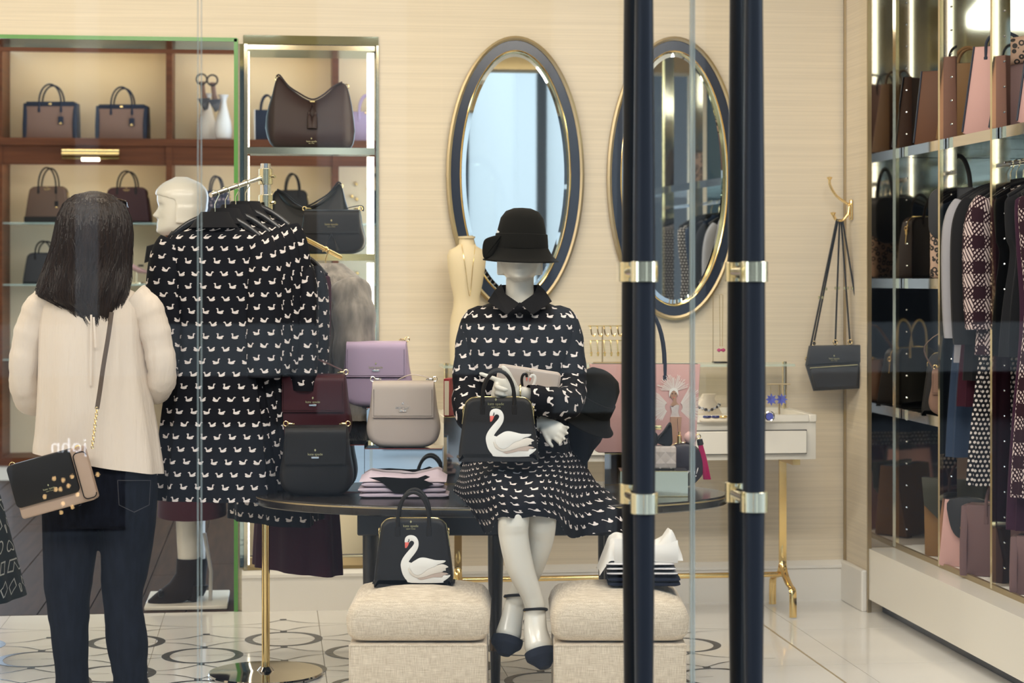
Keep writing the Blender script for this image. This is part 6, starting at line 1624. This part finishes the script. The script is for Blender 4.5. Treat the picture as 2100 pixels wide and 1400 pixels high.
# jeans
M_denim = mat('dark_denim', (0.008, 0.010, 0.018), 0.85, spec=0.08, noise=((60, 60, 12), 0.4, 4))
mb = MB()
mb.loft([EW(203, 915, DW, 112, 0.125), EW(203, 960, DW, 118, 0.135), EW(203, 1010, DW, 120, 0.142), EW(204, 1045, DW, 117, 0.138), EW(204, 1075, DW, 108, 0.12)])
JL = [(1030, 146, 60), (1070, 146, 58.5), (1120, 144, 55.5), (1170, 141, 51), (1210, 139, 47), (1240, 140, 44), (1280, 142, 40), (1320, 144, 37), (1355, 146, 35), (1385, 148, 34), (1412, 148, 34)]
JR = [(1030, 262, 60), (1070, 262, 57.5), (1120, 260, 53), (1170, 256, 48), (1210, 251, 43), (1240, 252, 40), (1280, 257, 41), (1320, 261, 42), (1355, 264, 38), (1385, 267, 35), (1412, 268, 35)]
for J in (JL, JR):
    rr = []
    for i, (py, px, a) in enumerate(J):
        for s_ in range(3):
            if i == len(J)-1 and s_: break
            t_ = s_/3; nx_ = J[min(i+1, len(J)-1)]
            p_, x_, a_ = lerp(py, nx_[0], t_), lerp(px, nx_[1], t_), lerp(a, nx_[2], t_)
            wr = 1+(0.025*math.sin(p_*0.55+px) if p_ > 1180 else 0.0)
            rr.append(EW(x_, p_, DW+0.01, a_*wr, a_*kw*1.08*wr, 30))
    mb.loft(rr)
jn = obj('jeans', fuse(LW(mb), 0.007, 'jeans', 3), M_denim, wm)
for s, x0 in ((-1, 135), (1, 275)):
    pk = []
    for px, py in ((x0-34, 985), (x0+34, 985), (x0+31, 1035), (x0, 1050), (x0-31, 1035), (x0-34, 985)):
        dx = (px-203)/120.0; yb = 0.142*math.sqrt(max(0.05, 1-dx*dx))
        pk.append(C(px, py, DW-yb-0.003)-basew)
    obj('pocket', MB().tube(pk, 0.0016, 5), mat('denim_stitch', (0.03, 0.03, 0.04), 0.8), jn)
for px in (148, 268):
    q = C(px, 1412, DW)-basew
    s_ = obj('ankle_boot', MB().rbox(q+Vector((0.01, 0.05, -0.018 if q.z > 0.02 else 0.035)), (0.085, 0.24, 0.065), 0.025, 3), L_brown, wm)
    obj('boot_shaft', MB().lathe([(0.040, 0.0), (0.038, 0.04), (0.036, 0.06)], 16, (q.x, q.y, 0.025)), L_tan, s_)
# blouse with gathered sleeves
M_blouse = mat('cream_silk', (0.70, 0.61, 0.52), 0.6, sheen=0.1, spec=0.2, bump=((26, 26, 3.5), 0.8, 0.012))
mb = MB()
BL = [(585, 190, 50, 0.058, 0), (595, 190, 80, 0.078, 0), (608, 189, 102, 0.092, 0), (640, 188, 108, 0.108, 0.008), (700, 187, 108, 0.122, 0.016), (770, 190, 112, 0.128, 0.022), (840, 194, 119, 0.132, 0.028), (900, 197, 126, 0.138, 0.032), (935, 199, 131, 0.145, 0.034), (948, 200, 132, 0.148, 0.034)]
rings = []
for i in range(34):
    py = 585+(948-585)*i/33; c_, a, b, am = tab([(p[0], p[1:]) for p in BL], py)
    rg = EW(c_, py, DW, a, b, 72, am, 9, 0.4)
    if py > 880:      # the hem dips at the right, rides up over the bag at the left
        k_ = (py-880)/68.0
        rg = [p+Vector((0, 0, -k_*0.035*(p.x-C(c_, py, DW).x)/0.2)) for p in rg]
    rings.append(rg)
mb.loft(rings)
SL = []
for P, rad in (([C(108, 612, DW), C(80, 640, DW), C(58, 700, DW), C(50, 770, DW+0.01), C(62, 815, DW+0.06), C(92, 828, DW+0.15)], [0.058, 0.056, 0.052, 0.050, 0.054, 0.044]),
               ([C(272, 612, DW), C(302, 640, DW), C(322, 700, DW), C(332, 765, DW+0.01), C(320, 795, DW+0.06), C(292, 800, DW+0.15)], [0.058, 0.056, 0.050, 0.048, 0.052, 0.044])):
    SL.append((P, rad))
bl_ = obj('blouse', LW(mb), M_blouse, wm)
for P, rad in SL:
    Ps = smooth_poly(P, 9, False); m_ = len(Ps)-1; rg = []
    for i in range(m_+1):
        t_ = i/m_*(len(rad)-1); a_ = int(min(t_, len(rad)-2)); rg.append(lerp(rad[a_], rad[a_+1], t_-a_)*(1+0.03*math.sin(i*0.9)+0.02*math.sin(i*2.1)))
    obj('sleeve', LW(MB().tube(Ps, rg, 26, True)), M_blouse, bl_)
for x0, x1, p0, p1 in ((187, 186, 645, 790), (192, 196, 650, 712), (176, 184, 650, 662)):
    obj('neck_tie', MB().tube([C(x0, p0, DW-0.125)-basew, C((x0+x1)/2, (p0+p1)/2, DW-0.134)-basew, C(x1, p1, DW-0.137)-basew], 0.0035, 6, True, 0.4), M_blouse, bl_)
# hair
M_hair = mat('dark_brown_hair', (0.026, 0.014, 0.009), 0.42, spec=0.3, noise=((160, 160, 6), 0.5, 3))
HT = [(392, (193, 8, 0.02, 0.0)), (398, (193, 36, 0.055, 0.0)), (415, (193, 57, 0.09, 0.0)), (445, (193, 70, 0.110, 0.0)), (480, (192, 76, 0.115, 0.005)), (520, (186, 80, 0.11, 0.01)), (560, (178, 86, 0.10, 0.02)), (600, (170, 88, 0.09, 0.03)), (622, (168, 78, 0.075, 0.045)), (638, (180, 58, 0.055, 0.06)), (650, (192, 36, 0.04, 0.06))]
rings = []
for i in range(40):
    py = 392+(650-392)*i/39; c_, a, b, am = tab(HT, py)
    dep = DW-0.02-0.05*max(0, (py-540)/110)
    rg = EW(c_, py, dep, max(a, 3), b, 96, max(am, 0), 13, 0.3*i)
    if py > 590:
        k_ = (py-590)/60.0
        rg = [p+Vector((0, 0, -k_*0.03*max(-1, min(1, (p.x-C(c_, py, dep).x)/0.12))))  for p in rg]
    rings.append(rg)
hr = obj('hair', LW(MB().loft(rings)), M_hair, wm)
random.seed(11)
mb = MB()
for s_ in range(1700):
    a0 = math.radians(random.uniform(185, 355)) if random.random() < 0.8 else math.radians(random.uniform(0, 360))
    st = random.uniform(0, 8); en = random.uniform(27, 44); pts = []
    wob = random.uniform(-0.2, 0.2); off = random.uniform(1.0, 1.06); ph = random.random()*6
    for i in range(9):
        r_ = st+(en-st)*i/8; i0 = int(min(r_, 38)); f_ = min(r_, 39)-i0
        aa = a0+wob*math.sin(i*0.7+ph)
        j = (aa/(2*PI)*96) % 96; j0 = int(j) % 96
        p = rings[i0][j0].lerp(rings[min(i0+1, 39)][j0], f_)
        c_ = sum((rings[i0][q] for q in (0, 24, 48, 72)), Vector())/4
        p = c_+(p-c_)*(off+0.012*math.sin(i+ph)); p.z -= max(0, r_-39)*0.008
        pts.append(p-basew)
    for i in range(8):
        a, b = pts[i], pts[i+1]; wd = 0.0017*(1.15-i/8); sd = Vector((wd, 0.0, 0))
        mb.add([a-sd, a+sd, b+sd, b-sd], [(0, 1, 2, 3)])
st_ = obj('hair_strands', mb, M_hair, hr, False); st_['kind'] = 'stuff'
# sunglasses pushed up on the head
sg = thing('sunglasses', 'dark sunglasses pushed up on the long brown hair', 'sunglasses', C(245, 425, DW-0.02), FC)
obj('temple_arm', MB().tube([(-0.05, -0.06, 0.010), (0.0, -0.02, 0.026), (0.014, 0.03, 0.022), (0.016, 0.06, 0.0)], 0.0026, 6), mat('tortoise', (0.05, 0.022, 0.010), 0.2), sg)
obj('lens', MB().prism([(0.002, 0.022), (0.020, 0.018), (0.022, -0.03), (0.010, -0.045), (0.004, -0.02)], 0.02, 0.026, 0.001, 1), mat('lens_black', (0.01, 0.01, 0.01), 0.08), sg)
# crossbody bag
q = C(126, 1042, DW-0.215); cb = thing('crossbody_bag', 'black and beige crossbody bag with chain strap on the hip', 'handbag', q, 0, rot=(0, math.radians(-15.5), FC))
kc = (DW-0.21)/FPX; L_beige = leather('beige', (0.40, 0.29, 0.22))
wB_, hB_ = 156*kc, 112*kc
obj('body', MB().prism(rect_round(wB_, hB_, 0.010), -0.034, 0.034, 0.006, 3), L_beige, cb)
obj('flap', MB().prism([(x-0.018*0, z) for x, z in rect_round(wB_*0.86, hB_*0.80, 0.016, 5, -wB_*0.09, hB_*0.215)], -0.042, 0.030, 0.004, 2), L_black, cb)
obj('side_gusset', MB().prism([(x, z) for x, z in rect_round(0.042, hB_*0.86, 0.014, 5, wB_*0.455, hB_*0.05)], -0.044, -0.030, 0.004, 2), L_beige, cb)
obj('gusset_piping', MB().tube([(x, -0.0445, z) for x, z in rect_round(0.042, hB_*0.86, 0.014, 5, wB_*0.455, hB_*0.05)], 0.0016, 6), L_black, cb)
logo(cb, -0.01, -0.0428, hB_*0.42, 1.3, M_sbuck)
invc = (Matrix.Translation(q) @ (Matrix.Rotation(FC, 4, 'Z') @ Matrix.Rotation(math.radians(-15.5), 4, 'Y'))).inverted()
sp_ = [invc @ C(*p) for p in ((229, 640, DW-0.135), (222, 690, DW-0.155), (212, 750, DW-0.165), (205, 800, DW-0.18), (199, 838, DW-0.195))]
obj('leather_strap', MB().tube(smooth_poly(sp_, 4, False), 0.0075, 8, True, 0.25, up=(1, 0, 0)), leather('strap_brown', (0.09, 0.065, 0.05)), cb)
mb = MB(); c0_, c1_ = invc @ C(199, 838, DW-0.196), invc @ C(189, 916, DW-0.225)
for i in range(15):
    torus(mb, c0_.lerp(c1_, i/14), 0.0055, 0.0014, Matrix.Rotation(PI/2*(i % 2)+0.5, 3, 'Z'), 10, 6, 0.7)
obj('chain', mb, M_sbuck, cb)
mb = MB(); torus(mb, (-wB_*0.47, 0, hB_*1.0), 0.009, 0.002); torus(mb, (wB_*0.45, -0.03, hB_*0.98), 0.009, 0.002); obj('ring', mb, M_sbuck, cb)

# ---------------------------------------------------------------- standing mannequin behind the rack
DM = 8.42; km = DM/FPX
bs = C(395, 1240, DM); basem = Vector((bs.x, bs.y, 0.0))
sm_ = thing('standing_mannequin', 'white mannequin in profile with blush collar standing behind the rack', 'mannequin', basem+Vector((0, 0, 0.001)), 0.0)
def LM(mb): return mb.xf(Matrix.Translation(-basem))
mb = MB(); Hm = 118*km
Mm = Matrix.Translation(C(372, 483, DM)) @ Matrix.Rotation(FC-math.radians(80), 4, 'Z')
head(mb, Mm, Hm); 
limb(mb, [C(376, 465, DM), C(380, 500, DM), C(384, 530, DM)], [0.048, 0.048, 0.06])
def EM(px, py, a, b): 
    c = C(px, py, DM); return [c+Vector((a*km*math.cos(u), b*math.sin(u), 0)) for u in [2*PI*j/28 for j in range(28)]]
mb.loft([EM(385, 520, 26, 0.06), EM(385, 540, 44, 0.16), EM(384, 600, 48, 0.17), EM(388, 700, 38, 0.13), EM(390, 800, 48, 0.17), EM(390, 860, 46, 0.16)])
for dy, x0 in ((-0.07, 388), (0.08, 402)):
    P = [C(x0, 850, DM+dy), C(x0, 980, DM+dy), C(x0-4, 1060, DM+dy), C(x0-2, 1140, DM+dy), C(x0+1, 1200, DM+dy)]
    limb(mb, P, [0.078, 0.060, 0.048, 0.044, 0.036], 18)
obj('body', fuse(LM(mb), 0.005, 'body', 4), M_fig, sm_)
mb = hair_shell(MB(), Mm, Hm, 0.20, 0.035, front=0.66); obj('hair_cap', fuse(LM(mb), 0.006, 'hair_cap', 2), M_fig, sm_)
F_blush = fabric('blush_silk', (0.66, 0.42, 0.40), 0.5)
tp_ = obj('blouse', LM(MB().loft([EM(382, 505, 20, 0.062), EM(383, 522, 34, 0.085), EM(384, 545, 50, 0.18), EM(384, 620, 54, 0.19), EM(388, 720, 46, 0.15), EM(390, 800, 54, 0.19)], True, False)), F_blush, sm_)
obj('ruffle', LM(MB().loft([EM(340, 528, 12, 0.05), EM(338, 518, 22, 0.06), EM(338, 512, 16, 0.04), EM(340, 508, 4, 0.01)])), F_blush, tp_)
obj('bow', LM(MB().prism([(-0.06, -0.05), (0.06, -0.01), (0.05, 0.05), (-0.05, 0.02)], -0.02, 0.02, 0.008, 2).xf(Matrix.Translation(C(326, 515, DM-0.1)))), F_black, tp_)
obj('skirt', LM(MB().loft([EM(390, 790, 52, 0.18), EM(392, 850, 56, 0.2), EM(394, 980, 66, 0.24), EM(394, 1055, 70, 0.25)], True, False)), fabric('wine', (0.05, 0.012, 0.018)), sm_)
for dy, x0 in ((-0.07, 388), (0.08, 402)):
    c = C(x0, 1145, DM+dy)
    zz = c.z; t0 = Vector((c.x, c.y, 0))-basem
    bt1 = obj('ankle_boot', MB().loft([[(t0.x+ox+a*math.cos(u), t0.y+b*math.sin(u), z) for u in [2*PI*j/20 for j in range(20)]] for z, ox, a, b in ((zz, 0.0, 0.052, 0.048), (zz-0.06, -0.005, 0.05, 0.046), (zz-0.10, -0.02, 0.062, 0.045), (zz-0.145, -0.055, 0.085, 0.042), (zz-0.172, -0.085, 0.085, 0.04), (zz-0.184, -0.10, 0.070, 0.036))]), fabric('boot_suede', (0.022, 0.016, 0.015), 0.7), sm_)
    obj('boot_heel', MB().tube([(t0.x+0.02, t0.y, zz-0.11), (t0.x+0.012, t0.y, 0.022)], [0.034, 0.020], 12), fabric('boot_suede', (0, 0, 0)), bt1)
    obj('boot_bow', MB().rbox((t0.x-0.115, t0.y-0.02, zz-0.14), (0.02, 0.05, 0.03), 0.008, 2), L_black, bt1)
obj('base_plate', MB().rbox((0.0-0.02, 0.03, 0.009), (0.34, 0.42, 0.016), 0.003, 1), M_lacquer, sm_)
obj('support_rod', MB().tube([(0.075, -0.04, 0.016), (0.078, -0.04, 0.14), (0.05, -0.04, 0.30)], 0.008, 8), M_white, sm_)

# ================================================================ GARMENT RACK
DR = 6.90; rp = C(545, 1385, DR)
rk = thing('garment_rack', 'brass two-arm garment stand with round base beside the table', 'garment rack', (rp.x, rp.y, 0.001), FC)
invr = (Matrix.Translation((rp.x, rp.y, 0.001)) @ Matrix.Rotation(FC, 4, 'Z')).inverted()
ztop_ = C(545, 336, DR).z
obj('base_plate', MB().lathe([(0.0, 0), (0.195, 0), (0.198, 0.006), (0.195, 0.012), (0.03, 0.016), (0.018, 0.03), (0, 0.03)], 48), M_bronze, rk)
obj('post', MB().tube([(0, 0, 0.02), (0, 0, 1.42)], 0.0140, 18), M_brass, rk)
obj('upper_post', MB().tube([(0, 0, 1.40), (0, 0, ztop_)], 0.0175, 18), M_chrome, rk)
for z in (ztop_-0.045, ztop_-0.135): obj('clamp_collar', MB().lathe([(0.019, -0.028), (0.024, -0.026), (0.024, 0.026), (0.019, 0.028)], 20, (0, 0, z)), M_pale, rk)
for z in (ztop_-0.045, ztop_-0.135): obj('set_screw', MB().tube([(0.02, -0.012, z), (0.034, -0.02, z)], 0.006, 8), M_pale, rk)
A0, A1 = C(543, 362, DR), C(432, 400, 6.70)
B0, B1 = C(552, 452, DR+0.01), C(698, 527, 7.42)
obj('arm', MB().tube([invr @ A0, invr @ A1], 0.0085, 12), M_chrome, rk); obj('arm', MB().tube([invr @ B0, invr @ B1], 0.0085, 12), M_brass, rk)
angA = math.atan2(*( (A0-A1).normalized().to_2d() ))      # heading of the arm
rzA = -math.atan2((A0-A1).x, (A0-A1).y)
rzB = -math.atan2((B1-B0).x, (B1-B0).y)
GD = 'swan print dresses on the rack'
labs = ['swan print dress nearest on the left rack arm', 'swan print dress second on the left rack arm', 'swan print dress third on the left rack arm', 'swan print dress fourth, next to the rack post']
for i, s_ in enumerate((0.08, 0.27, 0.46, 0.64)):
    p = A1.lerp(A0, s_)+Vector((0, 0, 0.010))
    hang_garment('swan_dress', labs[i], 'dress', p, FC-0.12-0.03*i, 0.325, 0.94-0.02*i, M_dress, flare=[1.25, 1.15, 1.05, 1.0][i], depth=0.045, sleeve=0.46, collar=F_col, folds=8, amp=0.05, group=GD, ph=i*1.3, hookm=M_pale, sleeve_flare=1.2)
for i, (s_, m_, L_, lab, w_, fl_) in enumerate(((0.02, M_dress, 0.95, 'swan print dress first on the right rack arm', 0.36, 1.15), (0.17, M_dress, 0.92, 'swan print dress second on the right rack arm', 0.36, 1.1), (0.36, F_burg, 1.10, 'long burgundy dress hanging behind the saddle bags', 0.36, 1.25))):
    p = B0.lerp(B1, s_)+Vector((0, 0, 0.010))
    hang_garment('swan_dress' if m_ is M_dress else 'burgundy_dress', lab, 'dress', p, rzB-0.42, w_, L_, m_, flare=fl_, depth=0.05, sleeve=0.42 if m_ is M_dress else None, folds=7, amp=0.05, group=GD if m_ is M_dress else None, ph=2+i, hookm=M_sbuck)
# fur coat at the arm's end
p = B0.lerp(B1, 0.78)+Vector((0, 0, 0.010))
fc = thing('fur_coat', 'grey fur jacket at the end of the right rack arm', 'coat', p, rzB-0.35)
hg = obj('hanger', MB().tube([(-0.17, 0, -0.15), (0, 0, -0.085), (0.17, 0, -0.15)], 0.010, 8), M_hangw, fc)
obj('hook', MB().tube([(0.014*math.cos(a), 0, -0.014+0.014*math.sin(a)) for a in [math.radians(200-230*j/10) for j in range(11)]]+[(0, 0, -0.045), (0, 0, -0.09)], 0.0025, 8), M_sbuck, hg)
M_fur = mat('grey_fur', (0.30, 0.265, 0.225), 0.9, noise=((30, 30, 9), 0.55, 5), sheen=0.5)
mb = MB()
FT = [(0.06, (0.06, 0.05)), (0.085, (0.10, 0.085)), (0.12, (0.155, 0.11)), (0.17, (0.175, 0.115)), (0.25, (0.185, 0.12)), (0.40, (0.19, 0.12)), (0.60, (0.195, 0.125)), (0.72, (0.195, 0.125))]
rings = []; NF = 60
for i in range(44):
    z = 0.06+0.66*i/43; a, b = tab(FT, z); rg = []
    for j in range(NF):
        u = 2*PI*j/NF; x, y = a*math.cos(u), b*math.sin(u)
        g = z-0.35*abs(x)                                   # slanting pelts
        bump = 0.026*abs(math.sin(g*15))+0.028*noise.noise(Vector((x*8, y*8, z*6)))
        f = 1+(bump-0.012)/max(a, 0.05)*0.9
        rg.append(Vector((x*f, y*f, -z)))
    rings.append(rg)
fbod = obj('body', MB().loft(rings, True, True), M_fur, fc)
for s in (-1, 1):
    P = smooth_poly([Vector(q) for q in ((s*0.13, -0.01, -0.15), (s*0.18, -0.03, -0.24), (s*0.20, -0.045, -0.42), (s*0.20, -0.05, -0.62))], 8, False)
    obj('sleeve', MB().tube(P, [0.07+0.010*abs(math.sin(i*0.55)) for i in range(len(P))], 20), M_fur, fc)
random.seed(5); mb = MB()
for _ in range(15000):
    i = random.randint(0, 42); j = random.randint(0, NF-1)
    a, b, c = rings[i][j], rings[i][(j+1) % NF], rings[i+1][j]
    p = a+(b-a)*random.random()+(c-a)*random.random()
    n_ = Vector((p.x, p.y*1.8, 0.0)).normalized(); ln = random.uniform(0.008, 0.017)
    e = p+n_*ln*0.75+Vector((random.uniform(-0.004, 0.004), random.uniform(-0.004, 0.004), -ln*0.9)); sd = Vector((-n_.y, n_.x, 0))*0.0007
    mb.add([p-sd, p+sd, e], [(0, 1, 2)])
fp_ = obj('fur_pile', mb, mat('fur_tips', (0.46, 0.41, 0.35), 0.9, noise=((24, 24, 9), 0.6, 4)), fbod, False); fp_['kind'] = 'stuff'

# ================================================================ PRINTED SKIRT AT THE LEFT EDGE
def geo(u, v):
    r = v/0.07; q_ = u/0.07+r.floor().mod(2.0)*0.5; x = q_.fract()-0.5; y = r.fract()-0.5
    d = (x*x+y*y).op('SQRT'); sq = x.abs().max(y.abs()); di = x.abs()+y.abs()
    k_ = (r.floor()*1.0).mod(3.0)
    a = (d-0.28).abs().lt(0.035); b = (di-0.36).abs().lt(0.04); c = (sq-0.27).abs().lt(0.035)
    return a*(k_.lt(0.5))+b*((k_-1.0).abs().lt(0.5))+c*((k_-2.0).abs().lt(0.5))
M_geo = pattern('geometric_print', (0.010, 0.016, 0.020), (0.42, 0.42, 0.40), geo, 0.7)
q = C(-125, 1222, 6.95)
sk_ = thing('dress_form', 'dark geometric print skirt on a dress form at left edge', 'dress form', (q.x, q.y, 0.001), FC)
rings = [hang_ring(a, a*0.85, z, am, 10, 0.5, 80) for z, a, am in ((1.02, 0.10, 0.0), (0.95, 0.12, 0.0), (0.80, 0.15, 0.01), (0.60, 0.205, 0.02), (0.43, 0.247, 0.025), (0.262, 0.288, 0.03))]
obj('skirt', MB().loft(rings, True, False), M_geo, sk_)
obj('torso', MB().loft([ell_ring(0, 0, z, a, b) for z, a, b in ((0.98, 0.12, 0.10), (1.08, 0.11, 0.085), (1.25, 0.14, 0.10), (1.38, 0.15, 0.09), (1.43, 0.07, 0.06), (1.50, 0.05, 0.05))]), M_form, sk_)
obj('stand', MB().lathe([(0.14, 0), (0.14, 0.01), (0.018, 0.02), (0.016, 1.0)], 24), M_black, sk_)
